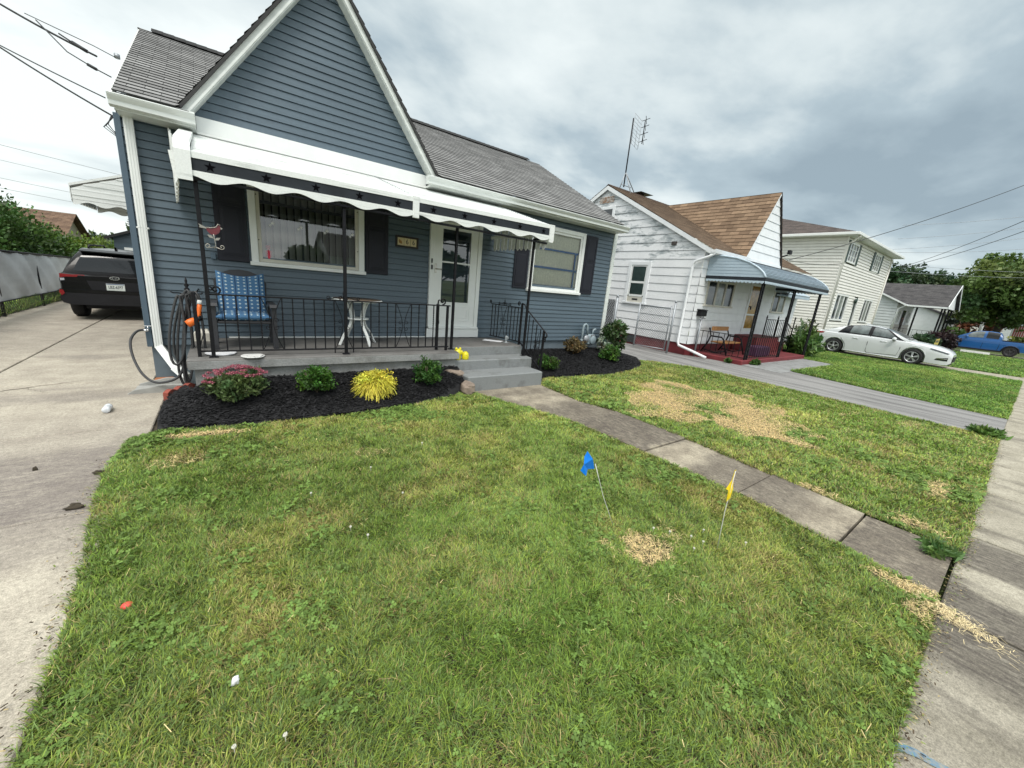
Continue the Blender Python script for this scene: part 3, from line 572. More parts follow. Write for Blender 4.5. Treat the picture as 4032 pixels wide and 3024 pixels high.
def shrub(name, base, R, label, group, col, seed, size=.03, n=2200, nc=60, elong=1.6, stems=True, cat='shrub', zc=None):
    r = np.random.default_rng(seed); t = thing(name, base, label, cat, group); c = (base[0], base[1], base[2]+(zc if zc else R[2]*.92))
    P, k, o = clumps(c, R, n, nc, r, .45, .34, .8); P[:, 2] = np.maximum(P[:, 2], base[2]+.01)
    V, Q, T, K = leafset(P, size, shades(col, k, nc, r), r, .5, elong, o)
    fast('foliage', V, Q, T, K, 'leafmat', parent=t)
    if stems:
        b = MB(); rs = random.Random(seed)
        for i in range(9):
            an = rs.uniform(0, 6.3); b.tube([base, (base[0]+math.cos(an)*R[0]*.3, base[1]+math.sin(an)*R[1]*.3, base[2]+R[2]*.7), (base[0]+math.cos(an)*R[0]*.7, base[1]+math.sin(an)*R[1]*.7, base[2]+R[2]*1.5)], [.008, .006, .003], 5)
        build('stem', b, 'bark', t)
    return t
BX = 'young boxwood shrubs in the black mulch'
def zl(x, y): return float(lz(np.array([x]), np.array([y]))[0])
def zr(x, y): return float(rz(np.array([x]), np.array([y]))[0])
shrub('boxwood_shrub', (.82, 5.10, zl(.82, 5.10)), (.215, .2, .19), 'round green boxwood between the pink flowering shrub and the golden yellow shrub', BX, (.055, .135, .018), 11, .022, 2600, 70)
shrub('boxwood_shrub', (2.30, 5.12, zl(2.3, 5.12)), (.215, .2, .19), 'dark green boxwood beside the left side of the concrete steps', BX, (.04, .105, .018), 12, .022, 2600, 70)
shrub('boxwood_shrub', (5.22, 5.72, zr(5.22, 5.72)), (.24, .22, .17), 'low green boxwood nearest the right side of the concrete steps', BX, (.05, .115, .018), 13, .024, 2200, 60)
shrub('boxwood_shrub', (7.42, 5.95, zr(7.42, 5.95)), (.27, .24, .20), 'bright green boxwood at the foot of the tall leafy bush by the house corner', BX, (.055, .13, .018), 14, .026, 2400, 60)
shrub('leafy_bush', (8.05, 6.45, zr(8.05, 6.45)), (.40, .33, .44), 'tall loose dark green bush at the right corner of the blue house', None, (.04, .075, .022), 15, .05, 1500, 60, 2.2)
shrub('reddish_shrub', (6.65, 6.45, zr(6.65, 6.45)), (.30, .26, .20), 'low reddish green shrub between the two boxwoods under the right hand window', None, (.12, .085, .035), 16, .03, 1900, 60, 1.9)
shrub('variegated_plant', (7.70, 6.42, zr(7.7, 6.42)), (.22, .2, .20), 'small grey green plant with white blooms beside the gas meter', None, (.22, .27, .21), 17, .045, 420, 30, 1.8)
# pink flowering shrub
def spirea():
    r = np.random.default_rng(31); b = (.02, 5.12, zl(.02, 5.12)); t = thing('flowering_shrub', b, 'spreading shrub with flat pink flower heads left of the boxwoods in front of the porch', 'shrub')
    P, k, o = clumps((b[0], b[1], b[2]+.14), (.30, .24, .19), 2300, 70, r, .4, .32, .7); P[:, 2] = np.maximum(P[:, 2], b[2])
    V, Q, T, K = leafset(P, .024, shades((.085, .13, .045), k, 70, r), r, .5, 2.4, o); fast('foliage', V, Q, T, K, 'leafmat', parent=t)
    for i in range(42):
        a = r.uniform(0, 6.28); q = r.uniform(.15, 1.05); c = np.array([b[0]+math.cos(a)*.31*q, b[1]+math.sin(a)*.25*q-.02, b[2]+.15+.20*math.sqrt(max(0, 1.15-q*q))])
        m = 80; Pf = c+r.normal(0, 1, (m, 3))*np.array([.014, .014, .006]); cf = np.array([.40, .12, .16])*r.uniform(.45, 1.4, (m, 1))
        V, Q, T, K = leafset(Pf, .011, cf, r, .8, 1.1); fast('flower_head', V, Q, T, K, 'leafmat', parent=t)
spirea()
def strands():
    r = np.random.default_rng(41); b = (1.52, 5.08, zl(1.52, 5.08)); t = thing('golden_threadleaf_shrub', b, 'bright golden yellow threadleaf shrub with drooping tips between the two boxwoods', 'shrub')
    VV, QQ, KK = [], [], []; o = 0
    for c in range(170):        # sprays: each a drooping fan of thread-like twigs
        az = r.uniform(0, 6.283); el = r.uniform(.05, 1.5); L_ = r.uniform(.72, 1.02); tint = r.uniform(.55, 1.2); hue = r.uniform(.86, 1.04)
        for k in range(24):
            a2 = az+r.normal(0, .22); e2 = np.clip(el+r.normal(0, .16), 0, 1.55); d = np.array([math.cos(a2)*math.cos(e2)*.31, math.sin(a2)*math.cos(e2)*.27, math.sin(e2)*.25+.05]); l = L_*r.uniform(.75, 1.08)
            w = np.array([-math.sin(a2), math.cos(a2), r.normal(0, .6)])*.0026; s0 = r.uniform(.45, .85); ph = r.uniform(0, 6); pts = []
            for q in np.linspace(s0, 1.1, 6): pts.append(np.array(b)+d*q*l+np.array([.012*math.sin(11*q+ph), .012*math.cos(10*q+ph), -.20*max(0, q-.68)**1.15*(1.25-math.sin(e2)*.7)*1.8]))
            col = np.array([.74, .70*hue, .085])*tint*r.uniform(.7, 1.2)
            for j, p in enumerate(pts): VV += [p-w*(1.2-.1*j), p+w*(1.2-.1*j)]; KK += [col]*2
            for j in range(5): QQ.append((o+2*j, o+2*j+1, o+2*j+3, o+2*j+2))
            o += 12
    fast('foliage', VV, QQ, [], np.clip(np.array(KK), 0, .85), 'leafmat', parent=t)
    P, k, o_ = clumps((b[0], b[1], b[2]+.11), (.25, .21, .16), 2600, 50, r); V, Q, T, Kc = leafset(P, .018, shades((.58, .54, .07), k, 50, r), r); fast('inner_foliage', V, Q, T, Kc, 'leafmat', parent=t)
strands()

def tree(name, base, H, R, label, col, seed, n=5000, nc=60, size=.3, trunk_r=.18, cz=None, group=None, shell=.5, limbs=8, cr=.3, cat='tree', flat=0.):
    r = np.random.default_rng(seed); t = thing(name, base, label, cat, group); cz = cz or H-R[2]; c = (base[0], base[1], base[2]+cz)
    P, k, o = clumps(c, R, n, nc, r, shell, cr, flat); V, Q, T, K = leafset(P, size, shades(col, k, nc, r, .4, .35), r, .3, 1.5)
    fast('crown', V, Q, T, K, 'leafmat', parent=t)
    b = MB(); bx, by, bz = base; rs = random.Random(seed)
    b.tube([(bx, by, bz-.1), (bx+rs.uniform(-.1, .1), by, bz+cz*.35), (bx, by+rs.uniform(-.2, .2), bz+cz*.75), (bx, by, bz+cz+R[2]*.5)], [trunk_r*1.25, trunk_r, trunk_r*.7, trunk_r*.2], 8)
    for i in range(limbs):
        a = rs.uniform(0, 6.3); s = rs.uniform(.45, .85)
        b.tube([(bx, by, bz+cz*s*.75), (bx+math.cos(a)*R[0]*.4, by+math.sin(a)*R[1]*.4, bz+cz*s+R[2]*.15), (bx+math.cos(a)*R[0]*.8, by+math.sin(a)*R[1]*.8, bz+cz*s+R[2]*.45)], [trunk_r*.5, trunk_r*.3, .03], 6)
    build('trunk', b, 'trunk', t); return t

# ------------------------------------------------------------------ blue house
YW = 6.9
def wall_spans(x0, x1, holes, seam=0.):
    sr = random.Random(4)
    def f(v, w):
        m = (v+w)/2; iv = [(x0, x1)]
        for a, b, z0, z1 in holes:
            if z0 < m < z1:
                n = []
                for p, q in iv:
                    if b <= p or a >= q: n.append((p, q)); continue
                    if a > p: n.append((p, a))
                    if b < q: n.append((b, q))
                iv = n
        if not seam: return [(a, b, a, b) for a, b in iv]
        out = []          # butt joints where two lengths of siding overlap
        for a, b in iv:
            q = a; flip = 0
            while b-q > seam*1.3:
                e = q+seam*sr.uniform(.55, 1.1); out.append((q, e, q, e, .003*flip)); q = e; flip = 1-flip
            out.append((q, b, q, b, .003*flip))
        return out
    return f
def frame(b, x0, x1, z0, z1, w, y0, y1, bottom=True, top=True):
    """rectangular ring of boxes butted end to end"""
    b.bbox((x0, y0, z0), (x0+w, y1, z1), .004); b.bbox((x1-w, y0, z0), (x1, y1, z1), .004)
    if bottom: b.bbox((x0+w, y0+.001, z0), (x1-w, y1, z0+w), .004)
    if top: b.bbox((x0+w, y0+.001, z1-w), (x1-w, y1, z1), .004)
HOUSE = thing('blue_house', (3.6, 6.9, 0), 'blue grey clapboard house with a steep white trimmed gable and grey shingle roof', 'house')
b = MB(); holes = [(.42, 1.78, 1.76, 2.90), (5.48, 6.86, 1.72, 2.95)]
sp = wall_spans(-.86, 8.02, [(a, c, z0-.47, z1-.47) for a, c, z0, z1 in holes], 3.2); b.lap((0, YW, .47), (1, 0, 0), (0, 0, 1), (0, -1, 0), 2.83, .0925, .015, sp, g=.009)
build('wall', b, 'blue', HOUSE)
b = MB()      # side and back walls
b.lap((-.88, 13.6, .47), (0, -1, 0), (0, 0, 1), (-1, 0, 0), 2.85, .0925, .013, lambda v, w: [(0, 6.66, 0, 6.66)])
b.lap((8.12, 6.95, .47), (0, 1, 0), (0, 0, 1), (1, 0, 0), 2.85, .0925, .013, lambda v, w: [(0, 6.66, 0, 6.66)])
b.add([(-.88, 13.6, 0), (8.12, 13.6, 0), (8.12, 13.6, 3.3), (-.88, 13.6, 3.3)], [(0, 1, 2, 3)])
b.prism([(-.87, 6.95, 3.3), (-.87, 13.6, 3.3), (-.87, 10.25, 5.18)], (.05, 0, 0)); b.prism([(8.05, 6.95, 3.3), (8.05, 13.6, 3.3), (8.05, 10.25, 5.18)], (.05, 0, 0))
build('side_wall', b, 'blue', HOUSE)
b = MB(); b.box((-.87, YW+.03, -.1), (8.08, YW+.08, .475)); b.box((-.87, YW+.08, -.1), (-.82, 13.6, .475)); b.box((8.03, YW+.08, -.1), (8.08, 13.6, .475)); build('foundation', b, 'bluefound', HOUSE)
b = MB(); b.bbox((-.905, YW-.03, .46), (-.845, YW+.02, 3.2), .004); build('corner_trim', b, 'bluetrim', HOUSE)
b = MB(); b.bbox((8.02, YW-.035, .42), (8.14, YW+.03, 3.2), .004); build('corner_trim', b, 'gutter', HOUSE)
# dark room behind the windows so the panes show depth
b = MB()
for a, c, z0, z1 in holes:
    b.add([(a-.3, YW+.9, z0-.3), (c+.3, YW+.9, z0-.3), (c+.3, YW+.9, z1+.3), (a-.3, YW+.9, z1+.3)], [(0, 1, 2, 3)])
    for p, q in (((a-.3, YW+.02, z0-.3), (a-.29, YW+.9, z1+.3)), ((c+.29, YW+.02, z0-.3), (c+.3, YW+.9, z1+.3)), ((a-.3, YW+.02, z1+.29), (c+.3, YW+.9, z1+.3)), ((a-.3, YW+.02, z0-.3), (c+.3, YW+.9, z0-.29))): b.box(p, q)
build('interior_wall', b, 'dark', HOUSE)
def window(x0, x1, z0, z1, slat_m, kind):
    b = MB(); frame(b, x0, x1, z0, z1, .085, YW-.055, YW+.01, bottom=False); b.bbox((x0-.02, YW-.085, z0-.01), (x1+.02, YW+.01, z0+.045), .006)
    w = build('window', b, 'white', HOUSE)
    b = MB(); frame(b, x0+.085, x1-.085, z0+.046, z1-.085, .05, YW-.03, YW+.015); build('frame', b, 'offwhite' if kind else 'white', w)
    if kind:
        b = MB()
        for q in (x0+.1, x1-.1):
            for zz in (z0+.35, z0+.95): b.lathe((q, YW-.034, zz), [(.008, 0), (.008, .006)], 8, Matrix(((1, 0, 0), (0, 0, 1), (0, -1, 0))).to_3x3())
        build('screw', b, 'black', w)
    gx0, gx1, gz0, gz1 = x0+.13, x1-.13, z0+.09, z1-.13
    b = MB(); b.add([(gx0, YW-.004, gz0), (gx1, YW-.004, gz0), (gx1, YW-.004, gz1), (gx0, YW-.004, gz1)], [(0, 1, 2, 3)]); build('pane', b, 'glass' if kind else 'glass_b', w)
    b = MB(); x = gx0-.02; i = 0
    while x < gx1+.02:
        tw = .03 if kind else .034
        pw = .068 if kind else .064; v = []
        for k in range(5): t = k/4; v += [(x+pw*t, YW+.05+tw*(1-2*t)+.016*math.sin(t*math.pi), gz0-.05), (x+pw*t, YW+.05+tw*(1-2*t)+.016*math.sin(t*math.pi), gz1+.05)]
        b.add(v, [(2*k, 2*k+2, 2*k+3, 2*k+1) for k in range(4)], True); x += .095 if kind else .077
    build('vertical_blind', b, slat_m, w)
    return w
w1 = window(.33, 1.89, 1.64, 3.0, 'blindw', True)
b = MB(); b.box((.46, YW+.005, 2.49), (1.76, YW+.03, 2.53)); b.box((.98, YW+.01, 1.70), (1.01, YW+.03, 2.5)); build('muntin_bar', b, 'navybar', w1)
def star_poly(c, r, y, rot=0., k=.42):
    return [(c[0]+math.sin(rot+i*math.pi/5)*(r if i % 2 == 0 else r*k), y, c[1]+math.cos(rot+i*math.pi/5)*(r if i % 2 == 0 else r*k)) for i in range(10)]
for x in (.60, .965, 1.325, 1.70):
    b = MB(); b.prism(star_poly((x-.02, 2.205), .026, YW-.010, .3), (0, .002, 0)); b.prism(star_poly((x+.012, 2.24), .032, YW-.012, .15), (0, .002, 0)); build('star_sticker', b, 'paper', w1)
w2 = window(5.38, 7.0, 1.61, 3.02, 'blind', False)
b = MB(); b.box((5.5, YW+.004, 2.52), (6.9, YW+.022, 2.56)); b.box((5.5, YW+.004, 2.12), (6.9, YW+.022, 2.165)); b.box((6.76, YW+.004, 1.7), (6.80, YW+.022, 2.52)); build('muntin_bar', b, 'bluebar', w2)
def shutter(x0, x1, z0, z1):
    b = MB(); b.bbox((x0, YW-.040, z0), (x1, YW-.012, z1), .006); zm = z0+(z1-z0)*.56; w = .055
    for a, c in ((z0+w*1.3, zm-w*.5), (zm+w*.5, z1-w*1.3)):
        p = [(x0+w, YW-.041, a), (x1-w, YW-.041, a), (x1-w, YW-.041, c), (x0+w, YW-.041, c)]; q = [(x0+w+.014, YW-.031, a+.014), (x1-w-.014, YW-.031, a+.014), (x1-w-.014, YW-.031, c-.014), (x0+w+.014, YW-.031, c-.014)]; k = .045
        s = [(x0+w+k, YW-.046, a+k), (x1-w-k, YW-.046, a+k), (x1-w-k, YW-.046, c-k), (x0+w+k, YW-.046, c-k)]
        # raised panel: border slopes out to a proud flat field
        b.add([(u[0], YW-.0405, u[2]) for u in p]+s, [(0, 1, 5, 4), (1, 2, 6, 5), (2, 3, 7, 6), (3, 0, 4, 7), (4, 5, 6, 7)])
        for m0, m1 in (((x0+w-.012, YW-.047, a-.012), (x0+w, YW-.04, c+.012)), ((x1-w, YW-.047, a-.012), (x1-w+.012, YW-.04, c+.012)), ((x0+w, YW-.0465, a-.012), (x1-w, YW-.04, a)), ((x0+w, YW-.0465, c), (x1-w, YW-.04, c+.012))): b.box(m0, m1)
    build('shutter', b, 'darkpanel', HOUSE)
for a in ((-.06, .30, 1.66, 3.0), (1.915, 2.29, 1.66, 3.0), (4.97, 5.345, 1.64, 3.0), (7.045, 7.44, 1.64, 3.0)): shutter(*a)
# door with storm glass
b = MB(); frame(b, 3.05, 4.14, .585, 2.80, .085, YW-.06, YW+.01, bottom=False); b.bbox((3.02, YW-.075, .575), (4.17, YW+.0, .745), .006); b.bbox((3.05, YW-.095, .746), (4.14, YW-.0, .785), .006)
door = build('door', b, 'white', HOUSE)
b = MB(); ds = YW-.045
for p, q in (((3.137, ds, .787), (3.30, ds+.035, 2.71)), ((3.90, ds, .787), (4.053, ds+.035, 2.71)), ((3.30, ds+.001, .787), (3.90, ds+.034, 1.26)), ((3.30, ds+.001, 2.58), (3.90, ds+.034, 2.71)), ((3.30, ds+.004, 1.985), (3.90, ds+.03, 2.012))): b.box(p, q)
for p, q in (((3.26, ds-.008, .90), (3.95, ds, .915)), ((3.26, ds-.008, 1.17), (3.95, ds, 1.185)), ((3.26, ds-.0085, .915), (3.275, ds, 1.17)), ((3.935, ds-.0085, .915), (3.95, ds, 1.17)), ((3.32, ds-.006, .96), (3.89, ds, .972)), ((3.32, ds-.006, 1.118), (3.89, ds, 1.13)), ((3.32, ds-.0065, .972), (3.332, ds, 1.118)), ((3.878, ds-.0065, .972), (3.89, ds, 1.118)), ((3.28, ds-.006, 1.24), (3.92, ds+.0, 1.26))): b.box(p, q)
build('storm_door', b, 'white', door)
for za, zc in ((1.26, 1.985), (2.012, 2.58)): b = MB(); b.add([(3.30, ds+.017, za), (3.90, ds+.017, za), (3.90, ds+.017, zc), (3.30, ds+.017, zc)], [(0, 1, 2, 3)]); build('pane', b, 'glass', door)
b = MB(); b.box((3.06, YW+.04, .7), (4.13, YW+.06, 2.75)); build('inner_door', b, mat('dark_inner_door', (.05, .042, .038), .5, .2), door)
b = MB(); b.box((3.45, YW+.034, 2.46), (3.60, YW+.039, 2.50)); build('notice', b, 'offwhite', door)
b = MB(); b.bbox((3.155, ds-.014, 1.78), (3.19, ds, 1.95), .004); b.tube([(3.172, ds-.01, 1.86), (3.172, ds-.05, 1.86), (3.20, ds-.055, 1.862), (3.285, ds-.05, 1.857)], [.01, .01, .009, .008], 8); build('handle', b, 'nickel', door)
b = MB(); b.bbox((3.075, YW-.075, 1.84), (3.105, YW-.06, 1.92), .004); b.bbox((3.075, YW-.072, 1.95), (3.10, YW-.06, 2.03), .004); build('latch', b, 'black', door)
b = MB(); b.bbox((-.135, YW-.05, 1.66), (-.075, YW-.012, 1.75), .01); b.bbox((-.125, YW-.035, 2.05), (-.085, YW-.012, 2.11), .006); build('outlet_box', b, 'bluetrim', HOUSE)
# roof
EY, EZ, RY, RZ = 6.56, 3.345, 10.22, 5.32
sl = Vector((0, RY-EY, RZ-EZ)); SL = sl.length; sv = sl/SL; sn = Vector((0, -sv.z, sv.y))
AX, AZ, GS = 1.38, 5.50, 1.37
def cutx(z): return max(0., (AZ+.13*GS-z)/GS)
def rsp(v, w):
    z0, z1 = EZ+sv.z*v, EZ+sv.z*w; return [(-.845, AX-cutx(z0), -.845, AX-cutx(z1)), (AX+cutx(z0), 7.95, AX+cutx(z1), 7.95)]
b = MB(); b.lap((0, EY, EZ), (1, 0, 0), sv, sn, SL, .135, .012, rsp)
b.lap((0, RY*2-EY, EZ), (-1, 0, 0), (0, -sv.y, sv.z), (0, sv.z, sv.y), SL, .135, .016, lambda v, w: [(-7.95, .88, -7.95, .88)])
b.box((-.845, EY+.02, EZ-.055), (-.20, EY+.06, EZ-.005)); b.box((2.96, EY+.02, EZ-.055), (7.95, EY+.06, EZ-.005))
roof = build('roof', b, 'shingle', HOUSE)
b = MB(); x = -.70
while x < 7.55:
    dx = min(.15, 7.62-x); b.prism([(x, RY-.15, RZ-.045), (x, RY, RZ+.055), (x, RY+.15, RZ-.045), (x, RY, RZ+.035)], (dx, 0, .006)); x += .15
build('ridge_cap', b, 'shingledark', roof)
b = MB(); b.lathe((-.93, 8.02, 4.10), [(.03, 0), (.03, .05)], 8); build('roof_vent', b, 'alu', roof)
for xa, xb in ((-.845, -.15), (2.91, 8.02)): b = MB(); b.box((xa, EY+.06, 3.17), (xb, YW+.005, 3.2)); b.box((xa, EY+.03, 3.17), (xb, EY+.059, 3.345)); build('fascia', b, 'gutter', HOUSE)
b = MB()       # rake boards on the two ends of the main roof
for xx in (-.867, 7.94): b.prism([(xx, EY, EZ-.10), (xx, RY, RZ-.10), (xx, RY, RZ-.02), (xx, EY, EZ-.02)], (.022, 0, 0)); b.prism([(xx, 2*RY-EY, EZ-.10), (xx, RY, RZ-.10), (xx, RY, RZ-.02), (xx, 2*RY-EY, EZ-.02)], (.022, 0, 0))
build('rake_board', b, 'gutter', HOUSE)
def gutter(x0, x1, z=3.31, y=EY+.03):
    pr = [(0, 0), (-.10, .0), (-.125, -.012), (-.118, -.03), (-.10, -.055), (-.085, -.072), (-.085, -.115), (0, -.125), (0, -.118), (-.078, -.108), (-.078, -.075), (-.095, -.050), (-.108, -.02), (-.10, -.010), (-.02, -.010)]
    b = MB(); b.prism([(x0, y+p, z+q) for p, q in pr], (x1-x0, 0, 0)); b.prism([(x0-.004, y+p, z+q) for p, q in pr[:8]], (.004, 0, 0)); b.prism([(x1, y+p, z+q) for p, q in pr[:8]], (.004, 0, 0))
    return build('gutter', b, 'gutter', HOUSE)
gutter(-.875, -.15); gutter(2.82, 8.07)
b = MB()       # downspout at the left corner
def ds_seg(b, p, q, w=.085, d=.06):
    b.bar(p, q, w, d, up=(0, -1, 0)); p, q = Vector(p), Vector(q)
    for k in (-.025, 0, .025): b.bar(p+Vector((k, -d/2-.002, 0)), q+Vector((k, -d/2-.002, 0)), .008, .008, up=(0, -1, 0))
ds_seg(b, (-.775, 6.83, 3.2), (-.785, 6.83, .46)); ds_seg(b, (-.785, 6.83, .48), (-.62, 6.64, .20)); ds_seg(b, (-.63, 6.65, .22), (-.52, 6.56, .10), .10, .075); b.bbox((-.835, 6.80, 1.95), (-.72, 6.87, 1.97), .004)
build('downspout', b, 'white', HOUSE)
# front gable
AX, AZ, GS = 1.38, 5.50, 1.37
b = MB(); gb = 3.37
def gsp(v, w):
    a = AX-(AZ-gb-v)/GS; c = AX+(AZ-gb-v)/GS; a1 = AX-max(0, AZ-gb-w)/GS; c1 = AX+max(0, AZ-gb-w)/GS; return [(a, c, a1, c1)]
b.lap((0, YW-.02, gb), (1, 0, 0), (0, 0, 1), (0, -1, 0), AZ-gb, .098, .016, gsp, g=.008)
gable = build('gable', b, 'blue', HOUSE)
b = MB(); b.bbox((-.15, YW-.075, 3.195), (2.92, YW-.01, 3.37), .005); b.bbox((-.15, YW-.09, 3.165), (2.92, YW-.012, 3.194), .004); b.bbox((-.165, YW-.06, 3.02), (-.06, YW-.014, 3.16), .004); build('frieze_board', b, 'white', gable)
for s in (-1, 1):
    b = MB(); z0 = 3.34; t = .125        # rake: face board standing proud of the siding, soffit behind, shingle edge above
    def rk(off, z): return AX+s*((AZ-z)/GS+off)
    e = .125
    b.prism([(rk(.0, z0), YW-.20, z0), (rk(e, z0), YW-.20, z0), (AX, YW-.20, AZ+e*GS), (AX, YW-.20, AZ)], (0, .022, 0))
    b.prism([(rk(.0, z0), YW-.178, z0), (rk(.0, z0)+s*.03, YW-.178, z0), (AX, YW-.178, AZ+.03*GS), (AX, YW-.178, AZ)], (0, .165, 0))
    b.prism([(rk(.015, z0), YW-.215, z0), (rk(.045, z0), YW-.215, z0), (AX, YW-.215, AZ+.045*GS), (AX, YW-.215, AZ+.015*GS)], (0, .016, 0))
    build('rake_trim', b, 'gutter', gable)
    b = MB(); u = Vector((0, 1, 0)); v = Vector((-s*1/math.hypot(1, GS), 0, GS/math.hypot(1, GS))); n = Vector((s*GS/math.hypot(1, GS), 0, 1/math.hypot(1, GS)))
    O = Vector((rk(e+.015, 3.30), YW-.235, 3.30)); ln = (AZ+(e+.015)*GS-3.30)*math.hypot(1, GS)/GS; yb = 3.75
    def gs2(v_, w_): return [(0, yb, 0, yb)]
    b.lap(O, u if s < 0 else u, v, n, ln, .135, .016, gs2); b.prism([O, O+v*ln, O+v*ln-n*.03, O-n*.03], (0, .03, 0))
    build('gable_roof', b, 'shingle', gable)
b = MB(); b.prism([(AX-1.6, 10.42, 3.4), (AX+1.6, 10.42, 3.4), (AX, 10.42, AZ+.1)], (0, .03, 0)); build('gable_back', b, 'blue', gable)
# porch slab and steps
b = MB(); b.bbox((-.42, 5.42, .455), (2.98, 5.60, .57), .018); b.box((-.42, 5.60, .455), (2.98, YW+.03, .568)); porch = build('porch', b, 'floor', HOUSE)
b = MB(); b.box((-.36, 5.475, -.1), (2.95, 5.53, .456)); b.box((-.36, 5.53, -.1), (-.31, YW, .456)); build('porch_foundation', b, 'found', porch)
b = MB(); b.bbox((-.41, 5.415, .452), (2.985, 5.425, .545), .003); build('porch_edge', b, 'found', porch)
b = MB(); b.bbox((-.02, YW-.045, .572), (3.02, YW-.018, .592), .004); build('floor_trim', b, 'white', porch)
b = MB(); b.bbox((2.975, 5.87, .395), (4.60, YW-.1, .572), .015); build('landing', b, 'floor', porch)
b = MB(); b.bbox((2.97, 5.864, .22), (4.605, 5.90, .555), .006); b.bbox((2.90, 5.48, -.1), (4.585, 5.87, .405), .016); build('step', b, 'step', porch)
b = MB(); b.bbox((2.96, 5.04, -.1), (4.50, 5.50, .238), .016); build('step', b, 'step', porch)
b = MB(); b.box((4.0, 5.9, -.1), (4.598, 6.9, .40)); build('porch_foundation', b, 'step', porch)

# ------------------------------------------------------------------ front awning with posts
AW = thing('metal_awning', (2.2, 6.0, 2.6), 'white metal porch awning with a black band of stars and a scalloped valance', 'awning')
def fz(x): return 2.665+.013*(x+.2)           # top of the front edge rises slightly to the right
yf0 = 5.42
b = MB(); Z0 = 3.165
def asheet(x0, x1, x0f, x1f, zo=0.):
    p0, p1 = Vector((x0, YW-.03, Z0+zo)), Vector((x1, YW-.03, Z0+zo)); q0, q1 = Vector((x0f, yf0, fz(x0f)+.028+zo)), Vector((x1f, yf0, fz(x1f)+.028+zo)); n = 15
    for i in range(n):
        for k, (s, t, u) in enumerate(((i/n, (i+.82)/n, 0), ((i+.82)/n, (i+1)/n, .009))):
            b.add([p0.lerp(q0, s)+Vector((0, 0, u)), p1.lerp(q1, s)+Vector((0, 0, u)), p1.lerp(q1, t)+Vector((0, 0, u)), p0.lerp(q0, t)+Vector((0, 0, u))], [(0, 1, 2, 3)])
            b.add([p0.lerp(q0, t)+Vector((0, 0, 0)), p1.lerp(q1, t)+Vector((0, 0, 0)), p1.lerp(q1, t)+Vector((0, 0, .009)), p0.lerp(q0, t)+Vector((0, 0, .009))], [(0, 1, 2, 3)])
asheet(-.19, 2.04, -.19, 2.20); build('roof_panel', b, 'awnwhite', AW)
b = MB(); asheet(2.045, 4.36, 2.205, 4.62, -.003); build('roof_panel', b, 'awnwhite', AW)
b = MB()
for i in range(26):
    s = i/25; p = Vector((2.04, YW-.05, Z0+.012)).lerp(Vector((2.20, yf0+.05, fz(2.2)+.045)), s); q = Vector((4.33, YW-.05, Z0+.012)).lerp(Vector((4.59, yf0+.05, fz(4.6)+.045)), s)
    for c in (p, q): b.bbox((c.x-.008, c.y-.008, c.z-.006), (c.x+.008, c.y+.008, c.z+.004), .002)
build('fastener', b, 'alu', AW)
b = MB(); b.box((-.19, YW-.05, Z0+.012), (4.36, YW-.022, Z0+.026)); build('wall_flashing', b, 'black', AW)
def strip(x0, x1, za, zb, y, d, n=1):
    bb = MB(); xs = np.linspace(x0, x1, n+1)
    for i in range(n):
        a, c = xs[i], xs[i+1]; bb.prism([(a, y, fz(a)+za(a)), (c, y, fz(c)+za(c)), (c, y, fz(c)+zb(c)), (a, y, fz(a)+zb(a))], (0, d, 0))
    return bb
K = lambda v: (lambda x: v)
for (a, c) in ((-.19, 2.135), (2.225, 4.625)):
    build('fascia_strip', strip(a, c, K(-.028), K(.028), yf0-.012, .03), 'awnwhite', AW)
    build('band', strip(a, c, K(-.145), K(-.029), yf0-.004, .012), 'blackband', AW)
    build('valance', strip(a, c, lambda x: -.212-.026*math.cos((x-.01)*2*math.pi/.4945), K(-.144), yf0-.014, .006, 90), 'awnwhite', AW)
for x in (-.04, .45, .945, 1.44, 1.93, 2.44, 2.94, 3.46, 3.97, 4.48):
    b = MB(); b.prism(star_poly((x, fz(x)-.088), .050, yf0-.0075, 0, .40), (0, .0025, 0)); build('star', b, 'star', AW)
def cap(x0, x1, wing):
    bb = MB()
    bb.prism([(x0, YW-.03, Z0+.04), (x0, yf0+.08, fz(x0)+.155), (x0, yf0-.03, fz(x0)+.03), (x0, yf0-.03, fz(x0)-.245), (x0, yf0-.015, fz(x0)-.245), (x0, yf0-.012, fz(x0)-.02), (x0, yf0+.08, fz(x0)+.10), (x0, YW-.03, Z0)], (x1-x0, 0, 0))
    return build('end_cap', bb, 'awnwhite', AW)
cap(-.315, -.188, 0)
b = MB(); b.prism([(4.61, yf0-.02, fz(4.61)-.25), (4.70, yf0-.02, fz(4.7)-.255), (4.715, yf0-.02, fz(4.7)-.235), (4.715, yf0-.02, fz(4.7)+.035), (4.61, yf0-.02, fz(4.61)+.035)], (0, .02, 0)); b.bar((4.66, yf0+.01, fz(4.6)+.02), (4.40, YW-.04, Z0+.0), .10, .02); build('end_cap', b, 'awnwhite', AW)
b = MB(); b.bbox((2.135, yf0-.026, fz(2.2)-.235), (2.225, yf0+.01, fz(2.2)+.045), .005); build('joint_cover', b, 'awnwhite', AW)
